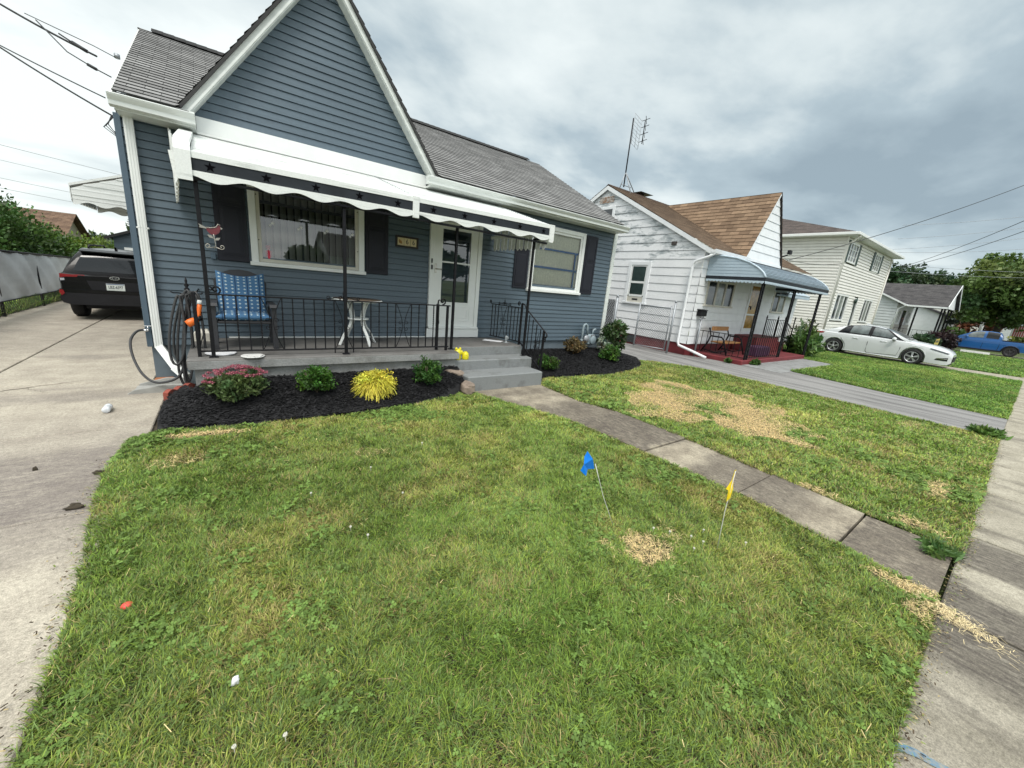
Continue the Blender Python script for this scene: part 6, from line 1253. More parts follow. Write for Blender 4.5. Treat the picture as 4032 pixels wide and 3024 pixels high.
for i, (a, c, z0, z1) in enumerate(cw):
    if i == 3: continue
    b = MB(); frame(b, a, c, z0, z1, .09, CY-.05, CY+.02); n = 3
    for k in range(1, n): x = a+(c-a)*k/n; b.box((x-.04, CY-.04, z0+.09), (x+.04, CY+.015, z1-.09))
    wv = build('window', b, 'white', CR)
    for k in range(n): b = MB(); b.box((a+.09+(c-a-.18)*k/n, CY-.01, z0+.09), (a+.09+(c-a-.18)*(k+1)/n, CY, z1-.09)); build('pane', b, 'curtain' if (k == 1) else 'farglass', wv)
    if i < 2:
        b = MB()
        for zz in (.33, .66): b.box((a+.09, CY-.02, z0+(z1-z0)*zz-.015), (c-.09, CY-.012, z0+(z1-z0)*zz+.015))
        build('muntin_bar', b, 'white', wv)
        for x0 in (a-.36, c+.02): b = MB(); b.bbox((x0, CY-.05, z0-.02), (x0+.34, CY-.016, z1+.03), .005); build('shutter', b, 'greenpaint', CR)
b = MB(); frame(b, 29.5, 30.25, .5, 2.78, .09, CY-.05, CY+.02, bottom=False); dc = build('door', b, 'white', CR); b = MB(); b.box((29.59, CY-.01, .6), (30.16, CY, 2.69)); build('pane', b, 'farglass', dc)
b = MB(); b.blob((29.55, CY-.1, 2.62), (.14, .08, .12), 3, .3, 6); b.box((29.5, CY-.08, 2.1), (29.56, CY-.06, 2.55)); build('door_lamp', b, 'greenpaint', CR)
b = MB(); hx = (CX0+CX1)/2; e = .42; z0 = CZ+.10; hy = CY+4.6
v = [(CX0-e, CY-e, z0), (CX1+e, CY-e, z0), (CX1+e, 17.4, z0), (CX0-e, 17.4, z0), (hx-1.2, hy+.6, z0+1.75), (hx+1.2, hy+.6, z0+1.75)]
def roofplane(bb, p, q, r_, s_, c=.16):
    p, q, r_, s_ = map(Vector, (p, q, r_, s_)); u = (q-p).normalized(); n = (q-p).cross(s_-p).normalized(); vv = n.cross(u); L_ = (s_-p).dot(vv); a1 = (s_-p).dot(u); b1 = (r_-p).dot(u); w = (q-p).length
    bb.lap(p, u, vv, n, L_, c, .015, lambda t, t2: [(a1*t/L_, w+(b1-w)*t/L_, a1*t2/L_, w+(b1-w)*t2/L_)])
roofplane(b, v[0], v[1], v[5], v[4]); roofplane(b, v[3], v[0], v[4], v[4]); roofplane(b, v[1], v[2], v[5], v[5]); roofplane(b, v[2], v[3], v[4], v[5]); build('roof', b, mat('x', (.1, .1, .1)) if 0 else 'shingledark', CR).data.materials[0] = shingle_mat('grey_brown_shingles', (.14, .115, .105), (.08, .068, .065), (.04, .036, .035))
b = MB(); b.box((CX0-e, CY-e, CZ-.02), (CX1+e, CY, CZ)); b.box((CX0-e, CY, CZ-.02), (CX0, 17.4, CZ)); build('soffit', b, 'white', CR)
b = MB()
for p, q in (((CX0-e-.10, CY-e-.10, CZ-.02), (CX1+e+.1, CY-e, z0+.01)), ((CX0-e-.10, CY-e, CZ-.02), (CX0-e, 17.4, z0+.01)), ((CX1+e, CY-e, CZ-.02), (CX1+e+.1, 17.4, z0+.01))): b.bbox(p, q, .012)
build('gutter', b, 'white', CR)
b = MB(); b.tube([(CX0-.1, CY-e-.05, CZ-.03), (CX0-.02, CY-e+.06, CZ-.14), (CX0+.0, CY-.06, CZ-.42), (CX0+.0, CY-.07, .3)], .05, 8); build('downspout', b, 'cream', CR); b = MB(); b.tube([(CX1-.05, CY-.06, CZ-.1), (CX1-.05, CY-.07, .3)], .045, 6); build('downspout', b, 'cream', CR)
# ------------------------------------------------------------------ grey roofed bungalow and farther houses
GH = thing('grey_roofed_bungalow', (46, 9, 0), 'small white and stone bungalow with a charcoal roof over its front porch', 'house')
hx0, hy0 = 42.0, 6.95; b = MB()
b.lap((hx0, 0, .2), (0, -1, 0), (0, 0, 1), (-1, 0, 0), 2.95, .22, .03, lambda v, w: [(-14, -hy0, -14, -hy0)], g=.02, d=.03); b.prism([(hx0, hy0, 3.12), (hx0, 14.2, 3.12), (hx0, 10.6, 4.9)], (.05, 0, 0)); build('wall', b, 'greywhite', GH)
b = MB(); b.box((hx0, hy0, 1.45), (48.5, hy0+.05, 3.1)); b.box((48.4, hy0, 0), (48.5, 14, 3.1)); build('wall', b, 'whiteboard', GH)
b = MB(); b.box((hx0-.02, hy0-.05, -.1), (48.5, hy0+.0, 1.45)); build('stone_facing', b, mat('pale_fieldstone', (.30, .29, .26), .9, 0, 5, .6, 20, col2=(.50, .48, .44), stretch=(1, 1, 2.5)), GH)
for a, c in ((42.7, 43.7), (46.6, 47.6)):
    b = MB(); frame(b, a, c, 1.5, 2.6, .10, hy0-.06, hy0-.02); b.box(((a+c)/2-.04, hy0-.06, 1.6), ((a+c)/2+.04, hy0-.02, 2.5)); wv = build('window', b, 'white', GH); b = MB(); b.box((a+.1, hy0-.03, 1.6), (c-.1, hy0-.02, 2.5)); build('pane', b, 'curtain', wv)
b = MB(); b.box((44.6, hy0-.07, .5), (45.5, hy0-.02, 2.6)); build('door', b, 'farglass', GH)
b = MB(); roofplane(b, (hx0-.25, 6.55, 3.02), (48.8, 6.55, 3.02), (48.8, 10.6, 5.0), (hx0-.25, 10.6, 5.0)); roofplane(b, (48.8, 14.6, 3.02), (hx0-.25, 14.6, 3.02), (hx0-.25, 10.6, 5.0), (48.8, 10.6, 5.0))
gx = 45.1; roofplane(b, (hx0+.1, 8.4, 2.98), (hx0+.1, 4.35, 2.98), (gx, 4.35, 4.72), (gx, 10.2, 4.72)) if False else None
roofplane(b, (hx0+.05, 9.0, 3.0), (hx0+.05, 4.3, 3.0), (gx, 4.3, 4.74), (gx, 9.0, 4.74)); roofplane(b, (2*gx-hx0-.05, 4.3, 3.0), (2*gx-hx0-.05, 9.0, 3.0), (gx, 9.0, 4.74), (gx, 4.3, 4.74)); build('roof', b, 'shingledark', GH)
b = MB(); b.prism([(hx0+.2, 4.5, 2.95), (2*gx-hx0-.2, 4.5, 2.95), (gx, 4.5, 4.62)], (0, .05, 0)); b.box((hx0+.0, 4.27, 2.88), (hx0+.08, 6.5, 3.0)); b.prism([(hx0+.0, 4.26, 2.9), (gx, 4.26, 4.64), (gx, 4.26, 4.76), (hx0-.05, 4.26, 3.02)], (0, .03, 0)); b.prism([(2*gx-hx0, 4.26, 2.9), (gx, 4.26, 4.64), (gx, 4.26, 4.76), (2*gx-hx0+.05, 4.26, 3.02)], (0, .03, 0)); b.prism([(hx0-.28, 6.5, 2.92), (hx0-.28, 10.6, 4.92), (hx0-.28, 10.6, 5.04), (hx0-.28, 6.5, 3.04)], (.04, 0, 0)); b.box((hx0-.3, 6.42, 2.9), (hx0+.3, 6.55, 3.02)); build('trim', b, 'whiteboard', GH)
b = MB(); b.tube([(hx0-.1, 6.5, 2.9), (hx0-.05, 6.85, 2.65), (hx0-.05, 6.88, .2)], .05, 6); build('downspout', b, 'whiteboard', GH)
for x, y in ((42.5, 4.6), (43.9, 4.6), (45.9, 4.6), (47.6, 4.6), (42.4, 5.9)): b = MB(); b.bbox((x-.05, y-.05, 0), (x+.05, y+.05, 2.95), .005); build('porch_post', b, 'black', GH)
b = MB(); b.box((hx0+.2, 4.5, -.05), (48.2, hy0-.06, .35)); build('porch', b, 'found', GH)
picket('porch_railing', [((42.4, 4.65, .35), (47.6, 4.65, .35), 14), ((42.4, 6.8, .35), (42.4, 4.7, .35), 8)], .1, .85, 0, 'dark iron railing around the porch of the charcoal roofed bungalow', (45, 4.65, .35))
tb = thing('hanging_basket', (45.9, 4.2, 2.05), 'dark hanging flower basket under the porch roof of the bungalow', 'plant'); r = np.random.default_rng(3)
P, k, o_ = clumps((45.9, 4.25, 2.05), (.42, .35, .26), 260, 20, r); V, Q, T, Kc = leafset(P, .13, shades((.02, .03, .02), k, 20, r), r); fast('foliage', V, Q, T, Kc, 'leafmat', parent=tb); b = MB(); b.tube([(45.9, 4.3, 2.2), (45.9, 4.35, 2.95)], .012, 4); build('chain', b, 'black', tb)
def simple_house(base, w, d, h, rh, wm, rm, label, name='far_house', axis='x', win=None, ov=.3):
    x, y = base; t = thing(name, (x+w/2, y+d/2, 0), label, 'house'); b = MB()
    b.lap((0, y, 0), (1, 0, 0), (0, 0, 1), (0, -1, 0), h, .24, .014, lambda v, q: [(x, x+w, x, x+w)]); b.lap((x, 0, 0), (0, -1, 0), (0, 0, 1), (-1, 0, 0), h, .24, .014, lambda v, q: [(-y-d, -y, -y-d, -y)])
    b.box((x+w-.05, y+.01, 0), (x+w, y+d, h)); b.box((x, y+d-.05, 0), (x+w-.05, y+d, h))
    if axis == 'x': b.prism([(x+.01, y, h), (x+.01, y+d, h), (x+.01, y+d/2, h+rh)], (.05, 0, 0)); b.prism([(x+w-.06, y, h), (x+w-.06, y+d, h), (x+w-.06, y+d/2, h+rh)], (.05, 0, 0))
    else: b.prism([(x, y+.01, h), (x+w, y+.01, h), (x+w/2, y+.01, h+rh)], (0, .05, 0))
    build('wall', b, wm, t); b = MB()
    if axis == 'x': roofplane(b, (x-ov, y-ov, h-.1), (x+w+ov, y-ov, h-.1), (x+w+ov, y+d/2, h+rh), (x-ov, y+d/2, h+rh)); roofplane(b, (x+w+ov, y+d+ov, h-.1), (x-ov, y+d+ov, h-.1), (x-ov, y+d/2, h+rh), (x+w+ov, y+d/2, h+rh))
    else: roofplane(b, (x-ov, y+d, h-.1), (x-ov, y-ov, h-.1), (x+w/2, y-ov, h+rh), (x+w/2, y+d, h+rh)); roofplane(b, (x+w+ov, y-ov, h-.1), (x+w+ov, y+d, h-.1), (x+w/2, y+d, h+rh), (x+w/2, y-ov, h+rh))
    build('roof', b, rm, t)
    for a, c, z0, z1 in (win or []):
        b = MB(); frame(b, x+a, x+c, z0, z1, .1, y-.06, y+.02); wv = build('window', b, 'white', t); b = MB(); b.box((x+a+.1, y-.02, z0+.1), (x+c-.1, y-.016, z1-.1)); build('pane', b, 'farglass', wv)
    return t
simple_house((54, 5.6), 9, 8, 2.6, 1.6, 'whiteboard', 'shingledark', 'white house with a low roof just beyond the porch of the charcoal roofed bungalow', win=[(1, 2.4, 1, 2.2), (5, 7, 1, 2.2)])
simple_house((68, 4.2), 10, 8, 2.7, 1.9, 'cream', 'farroof', 'brown roofed tan house beyond the white house and left of the big tree', win=[(1, 2.6, .9, 2.2), (5.5, 7.5, .9, 2.2)])
simple_house((84, 1.8), 11, 9, 2.8, 2.0, 'greywhite', 'farroof', 'pale farthest house low behind the big street tree', win=[(1.5, 4, .5, 2.4)])
simple_house((-14.3, 29.3), 7.9, 4.0, 2.1, 1.08, mat('tan_wall', (.42, .36, .28), .8, .1), shingle_mat('rust_shingles', (.19, .125, .085), (.11, .07, .05), (.05, .035, .025)), 'house with a rust brown roof beyond the green bushes at the left', name='brick_roofed_house')
# garage behind the blue house
GR = thing('garage', (-.5, 20.5, 0), 'blue grey garage with a white framed door at the end of the driveway', 'garage'); b = MB()
b.lap((0, 20, .05), (1, 0, 0), (0, 0, 1), (0, -1, 0), 2.02, .23, .016, wall_spans(-3.1, 2.6, [(-2.75, 1.6, -.1, 1.62)])); b.lap((0, 20, 2.07), (1, 0, 0), (0, 0, 1), (0, -1, 0), 1.25, .23, .016, lambda v, w: [(-3.1+v*2.27, 2.6-v*2.27, -3.1+min(w, 1.25)*2.27, 2.6-min(w, 1.25)*2.27)]); b.box((-3.1, 20.02, 0), (-3.05, 25, 2.07)); b.box((2.55, 20.02, 0), (2.6, 25, 2.07)); build('wall', b, 'blue', GR)
b = MB(); roofplane(b, (-3.3, 25, 2.0), (-3.3, 19.75, 2.0), (-.25, 19.75, 3.36), (-.25, 25, 3.36)); roofplane(b, (2.8, 19.75, 2.0), (2.8, 25, 2.0), (-.25, 25, 3.36), (-.25, 19.75, 3.36)); b.prism([(-3.3, 19.74, 1.93), (-.25, 19.74, 3.29), (-.25, 19.74, 3.37), (-3.3, 19.74, 2.02)], (0, .03, 0)); build('roof', b, 'shingledark', GR)
b = MB(); frame(b, -2.85, 1.7, .0, 1.72, .10, 19.95, 20.05, bottom=False); gd = build('door', b, 'white', GR); b = MB()
for i in range(4): b.box((-2.75, 20.0, .02+i*.41), (1.6, 20.02, .42+i*.41))
build('door_panel', b, 'offwhite', gd)
# side door canopy
SC2 = thing('side_canopy', (-1.5, 11, 2.6), 'white metal door canopy with a wavy edge on the left wall of the blue house', 'canopy'); b = MB()
b.prism([(-2.06, 10.46, 2.66), (-.89, 10.46, 3.14), (-.89, 10.46, 3.18), (-2.06, 10.46, 2.70)], (0, 1.7, 0)); build('roof_panel', b, 'awnwhite', SC2)
for y in (10.45, 12.15):
    b = MB(); zb = 2.44
    for i in range(8):
        z0, z1 = zb+i*.088, zb+(i+1)*.088; xl0 = max(-2.06, -2.06+(z0-2.64)/.41); xl1 = max(-2.06, -2.06+(z1-2.64)/.41)
        if xl1 > -.95: break
        b.prism([(xl0+.01, y-.006*(i % 2), z0), (-.90, y-.006*(i % 2), z0), (-.90, y-.006*(i % 2), z1-.012), (xl1+.01, y-.006*(i % 2), z1-.012)], (0, .01, 0)); b.prism([(xl1+.012, y-.009, z1-.012), (-.90, y-.009, z1-.012), (-.90, y-.009, z1), (xl1+.012, y-.009, z1)], (0, .008, 0))
    n = 40; top = [(-2.05+1.15*i/n, y, 2.445) for i in range(n+1)]; bot = [(-2.05+1.15*i/n, y, 2.385-.028*math.cos(i/n*6*math.pi)) for i in range(n, -1, -1)]
    for i in range(n): b.prism([top[i], top[i+1], bot[n-i-1], bot[n-i]], (0, .006, 0))
    build('end_panel', b, 'awnwhite', SC2)
b = MB()
for i in range(18): y = 10.46+i*.094; b.prism([(-2.07, y, 2.70), (-2.07, y, 2.44), (-2.07, y+.047, 2.40), (-2.07, y+.094, 2.44), (-2.07, y+.094, 2.70)], (.01+.006*(i % 2), 0, 0))
build('valance', b, 'awnwhite', SC2)
# privacy fence on the left
FN = thing('privacy_fence', (-3.95, 18, 0), 'chain link fence covered with grey windscreen fabric along the left of the driveway', 'fence')
nx, nz = 90, 8; vv = []; ff = []
for i in range(nx+1):
    for j in range(nz+1):
        y = 8.5+i*.145; z = .34+(1.06-.030*(y-13))*j/nz; sag = .035*math.sin(y*3.1)*math.sin(j/nz*math.pi)+.02*math.sin(y*7.3+j)+.012*math.sin(y*15+j*1.3); vv.append((-3.95+sag, y, z+.012*math.sin(y*2.2)*(j == 0)))
for i in range(nx):
    for j in range(nz): a = i*(nz+1)+j; ff.append((a, a+nz+1, a+nz+2, a+1))
b = MB(); b.add(vv, ff, True); build('fabric', b, 'fabric', FN)
b = MB(); b.tube([(-3.95, 8.5, 1.55), (-3.95, 21.5, 1.16)], .028, 6); build('top_rail', b, 'carplastic', FN); b = MB(); b.tube([(-3.93, 8.5, .335), (-3.93, 21.5, .335)], .014, 5); build('bottom_wire', b, 'carplastic', FN)
for y in np.arange(8.6, 21.6, 2.4): b = MB(); b.tube([(-3.99, y, 0), (-3.99, y, 1.56-.03*(y-8.5))], .03, 6); build('post', b, 'carplastic', FN)
b = MB(); chain(b, (-3.97, 8.5, .02), (0, 1, 0), 13, .34, .11, .003); build('wire_mesh', b, 'carplastic', FN)
lawn('fence_line_weeds', [(-4.9, 8), (-4.02, 8), (-4.02, 21), (-4.9, 21)], 900, .22, .008, 440, label='rough grass and weeds growing along the foot of the grey fabric fence', tint=(.6, .75, .6))
GB = 'overgrown bushes behind the fence'
for i, (x, y, rx, rz_, col, lb) in enumerate(((-5.15, 17.2, .95, 1.62, (.045, .10, .02), 'tall dark green bush behind the fence at the left edge of the picture'), (-5.1, 19.2, .95, 1.45, (.055, .11, .02), 'full green bush second along the fence from the left edge'), (-4.95, 21.4, .95, 1.22, (.08, .145, .022), 'medium bright green bush in the middle of the row behind the fence'), (-4.75, 24.0, 1.0, 1.14, (.11, .17, .025), 'yellow green bush behind the fence above the black car roof'), (-4.6, 27.0, 1.1, 1.12, (.10, .155, .03), 'pale green bush at the far end of the row beside the garage'), (-3.9, 30.5, 1.2, 1.12, (.09, .15, .03), 'loose pale bush beyond the far end of the fence'))):
    shrub('overgrown_bush', (x, y, -.05), (rx, 1.35, rz_/1.04), lb, GB, col, 81+i, .065, 8500, 130, 1.7)
sheet('fence_line_grass', [(-9, 5), (-4.05, 5), (-4.05, 40), (-9, 40)], -.02, 'turf')
# ------------------------------------------------------------------ trees and distant greenery
tree('street_tree', (56, 2.3, 0), 8.3, (5.2, 4.2, 3.5), 'large full street tree right of the bungalow above the blue pickup truck', (.075, .125, .028), 91, 30000, 150, .21, .24, 5.0, shell=.35, cr=.26, flat=.62)
tree('background_tree', (72, 13.2, 0), 9.6, (3.6, 3.2, 3.4), 'dark spreading tree beyond the right edge of the cream house', (.035, .07, .025), 92, 9000, 80, .28, .2, 5.6)
DT = 'distant trees behind the charcoal roof'
tree('background_tree', (88, 13.6, 0), 10.4, (5, 4.2, 4.2), 'left one of the rounded trees behind the charcoal bungalow roof', (.035, .068, .025), 93, 9000, 80, .32, .2, 6, DT)
tree('background_tree', (92, 10.4, 0), 10.0, (4, 2.8, 4.2), 'right one of the rounded trees behind the charcoal bungalow roof', (.035, .068, .025), 94, 8000, 70, .32, .2, 6, DT)
tree('conifer_tree', (78, 7.2, 0), 7.2, (2.0, 1.5, 3.4), 'dark bluish conifer between the bungalow gable and the big street tree', (.018, .038, .03), 95, 3500, 50, .3, .15, 3.6)
tree('background_tree', (-3.0, 34, 0), 5.9, (2.0, 1.8, 1.9), 'grey green tree behind the garage beneath the side canopy', (.06, .095, .045), 96, 2600, 50, .20, .12, 4.0)
shrub('barberry_bush', (40.6, 3.95, 0), (1.25, .95, .72), 'dark maroon bush in front of the bungalow left of the blue pickup', None, (.030, .018, .020), 97, .14, 2200, 60)
shrub('clipped_hedge', (37.2, 4.4, 0), (2.2, .8, .50), 'dark green low hedge between the white car hood and the maroon bush', None, (.025, .055, .02), 98, .13, 2600, 70)
shrub('green_bush', (51, 4.4, 0), (1.5, .8, .85), 'bright green bush behind the porch posts of the bungalow', None, (.06, .11, .025), 99, .18, 900, 40)
shrub('copper_bush', (64, 4.0, 0), (2.4, 1.6, 1.9), 'copper brown tree like bush in front of the far brown roof', None, (.15, .07, .04), 100, .3, 900, 40)
shrub('yellow_bush', (66, .4, 0), (3, 1.4, 1.0), 'yellow green bush behind the bed of the blue pickup', None, (.14, .17, .03), 101, .3, 900, 40)
far = []; r = np.random.default_rng(9)
P, k, o_ = clumps((170, 4, 1.5), (20, 60, 3.2), 9000, 160, r, .5, .2, .5); V, Q, T, Kc = leafset(P, .7, shades((.05, .08, .035), k, 160, r), r); fast('distant_woods', V, Q, T, Kc, 'leafmat', base=(170, 4, 0), kind='stuff', label='far band of distant woods along the street horizon', cat='woods')
P, k, o_ = clumps((-30, 110, 1.0), (60, 15, 3.5), 16000, 160, r, .5, .2, .5); V, Q, T, Kc = leafset(P, .5, shades((.05, .08, .035), k, 160, r), r); fast('distant_woods', V, Q, T, Kc, 'leafmat', base=(-30, 110, 0), kind='stuff', label='far band of distant woods beyond the back yards', cat='woods')
# across the street, seen only in the window reflections
for i, (x, y, h, lb) in enumerate(((-5, -26, 4.4, 'first tree across the street reflected in the large window'), (7, -30, 3.6, 'middle tree across the street reflected in the windows'), (20, -28, 5.0, 'right tree across the street from the blue house'))):
    tree('street_tree', (x, y, 0), h, (3.2, 3.0, h*.36), lb, (.04, .08, .02), 110+i, 1800, 40, .4, .2)
simple_house((8, -34), 11, 8, 2.8, 2.2, 'greywhite', 'shingledark', 'pale house across the street reflected in the storm door', name='opposite_house')
# ------------------------------------------------------------------ overhead wires
def wire(name, pts, r, label, sag=0., m='cable', cat='cable', group=None, extra=None):
    b = MB(); p, q = Vector(pts[0]), Vector(pts[-1])
    b.tube([p.lerp(q, t)-Vector((0, 0, sag*4*t*(1-t))) for t in np.linspace(0, 1, 15)], r, 5); return build(name, b, m, base=tuple(pts[0]), label=label, cat=cat, group=group)
UW = 'utility wires crossing the sky'
wire('service_cable', [(-2.95, 9.1, 5.05), (-1.08, 7.70, 3.96)], .012, 'thick service cable from the upper left down to the roof edge of the blue house', .06, group=UW)
wire('service_cable', [(-2.95, 9.1, 4.62), (-.92, 7.0, 3.18)], .010, 'lower service cable ending at the drip loops by the left eave of the blue house', .05, group=UW)
wire('service_cable', [(-3.2, 9.3, 4.60), (-.95, 6.9, 3.33)], .007, 'thin telephone cable just above the lower service cable at the left', .03, group=UW)
WHD = thing('service_drop', (-1.0, 7.1, 3.2), 'looped wire ends and splices at the left eave of the blue house', 'wire loops'); b = MB()
for i in range(3): b.tube([(-.93+.012*i, 7.0, 3.19), (-.97-.02*i, 6.98, 3.08-.02*i), (-.92, 6.96, 3.0-.015*i), (-.86+.01*i, 6.95, 3.07), (-.87, 6.95, 3.17)], .006, 5)
b.tube([(-.92, 6.98, 3.02), (-.90, 7.0, 2.8), (-.885, 7.02, 2.5)], .007, 5); build('drip_loop', b, 'cable', WHD)
b = MB(); b.tube([(-1.30, 7.86, 4.08), (-1.17, 7.76, 4.0)], .022, 6); b.tube([(-1.42, 7.95, 4.16), (-1.30, 7.86, 4.08)], .009, 5); b.tube([(-1.62, 8.08, 4.27), (-1.34, 7.75, 3.93), (-1.12, 7.6, 3.80), (-.95, 7.5, 3.72)], .007, 5); b.tube([(-1.16, 7.62, 3.82), (-1.08, 7.58, 3.78)], .018, 5); b.tube([(-1.72, 8.16, 4.33), (-1.1, 7.75, 4.08), (-.9, 7.6, 3.98)], .005, 5); build('splice', b, 'cable', WHD)
tm = Vector((0, 0, 0))
for i, (z0, z1, lb) in enumerate(((10.2, 9.3, 'upper faint line of the far power lines above the bushes at the left'), (8.6, 7.9, 'second faint far power line above the bushes at the left'), (6.6, 6.3, 'third faint far power line behind the garage tree at the left'), (5.6, 5.3, 'lowest faint far power line behind the garage tree at the left'))):
    wire('power_line', [(-45, 62, z0+3.2), (0, 70, z1)], .022, lb, .2, mat('faint_grey_wire', (.22, .23, .24), .6, .1) if i == 0 else 'alu', group='far power lines at the left')
wr_ = lambda p, d: tuple(Vector((0, 0, 1.7))+Vector(p)*d)
wire('service_cable', [(17.05, 6.2, 3.52), (27, 1.0, 8.1)], .012, 'service cable rising from the white gable corner to the upper right', .22, group=UW)
wire('service_cable', [(35.1, 6.3, 5.05), (24, .9, 6.05)], .012, 'first heavy cable from the cream house eave to the right edge', .15, group=UW)
wire('service_cable', [(35.1, 6.3, 5.0), (25, .75, 5.85)], .012, 'second heavy cable just below the first from the cream house eave', .18, group=UW)
for i, (y0, z0, y1, z1) in enumerate(((7.5, 8.2, 1.5, 9.6), (7.5, 7.3, 1.5, 8.9), (7.6, 6.6, 1.5, 8.2), (7.6, 6.4, 1.5, 7.4))):
    wire('service_cable', [(38.5, y0, z0), (45, y1, z1)], .011, ['highest thin street wire right of the cream house', 'second thin street wire right of the cream house', 'third thin street wire right of the cream house', 'fourth and lowest thin rising street wire right of the cream house'][i], .12, 'alu', group=UW)
for i, (z0, z1) in enumerate(((5.3, 5.35), (4.85, 4.95))):
    wire('service_cable', [(35.2, 7.2, z0), (50, 1.0, z1+.9)], .011, ['upper nearly level wire above the street tree', 'lower nearly level wire above the street tree'][i], .1, 'alu', group=UW)
wire('service_cable', [(17.0, 6.25, 3.55), (25.5, 6.75, 4.3)], .009, 'slack wire running from the white gable corner to the cream house', .12, group=UW)
UPL = thing('utility_pole', (62, 3.6, 0), 'white painted pole standing in front of the far houses left of the street tree', 'pole'); b = MB(); b.tube([(62, 3.6, 0), (62, 3.6, 4.6)], [.16, .13], 10); build('pole', b, 'whiteboard', UPL)
b = MB(); b.box((61.9, 3.0, 4.2), (61.95, 3.5, 4.55)); build('pole_flag', b, 'signpink', UPL)
YS = thing('yard_sign', (34, 3.4, 0), 'small pale yellow yard sign in front of the maroon bush', 'sign'); b = MB(); b.prism([(34, 3.51, .57), (34, 3.34, .57), (34, 3.34, .94), (34, 3.47, .87)], (.02, 0, 0)); build('panel', b, 'straw_yellow', YS)
b = MB(); b.prism([(33.99, 3.475, .70), (33.99, 3.36, .70), (33.99, 3.36, .82), (33.99, 3.46, .80)], (.004, 0, 0)); build('print', b, mat('sign_print', (.16, .15, .12), .7, .3, 30), YS)
for yy in (3.38, 3.47): b = MB(); b.tube([(34.01, yy, 0), (34.01, yy, .6)], .008, 4); build('stake', b, 'alu', YS)
UF = thing('striped_flag', (58, 1.0, 1.5), 'red and white striped flag hanging beyond the cab of the blue pickup', 'flag'); b = MB()
for i in range(7): b.prism([(58, .55+i*.13, 1.35), (58, .62+i*.13, 1.35), (58, .62+i*.13, 2.3), (58, .55+i*.13, 2.3)], (.02, 0, 0))
build('stripe', b, mat('flag_red', (.45, .06, .07), .7, .1), UF); b = MB(); b.prism([(58.021, .5, 1.34), (58.021, 1.45, 1.34), (58.021, 1.45, 2.32), (58.021, .5, 2.32)], (.01, 0, 0)); build('field', b, 'white', UF); b = MB(); b.tube([(58.1, 1.5, 0), (58.1, 1.5, 2.4)], .03, 5); build('pole', b, 'white', UF)

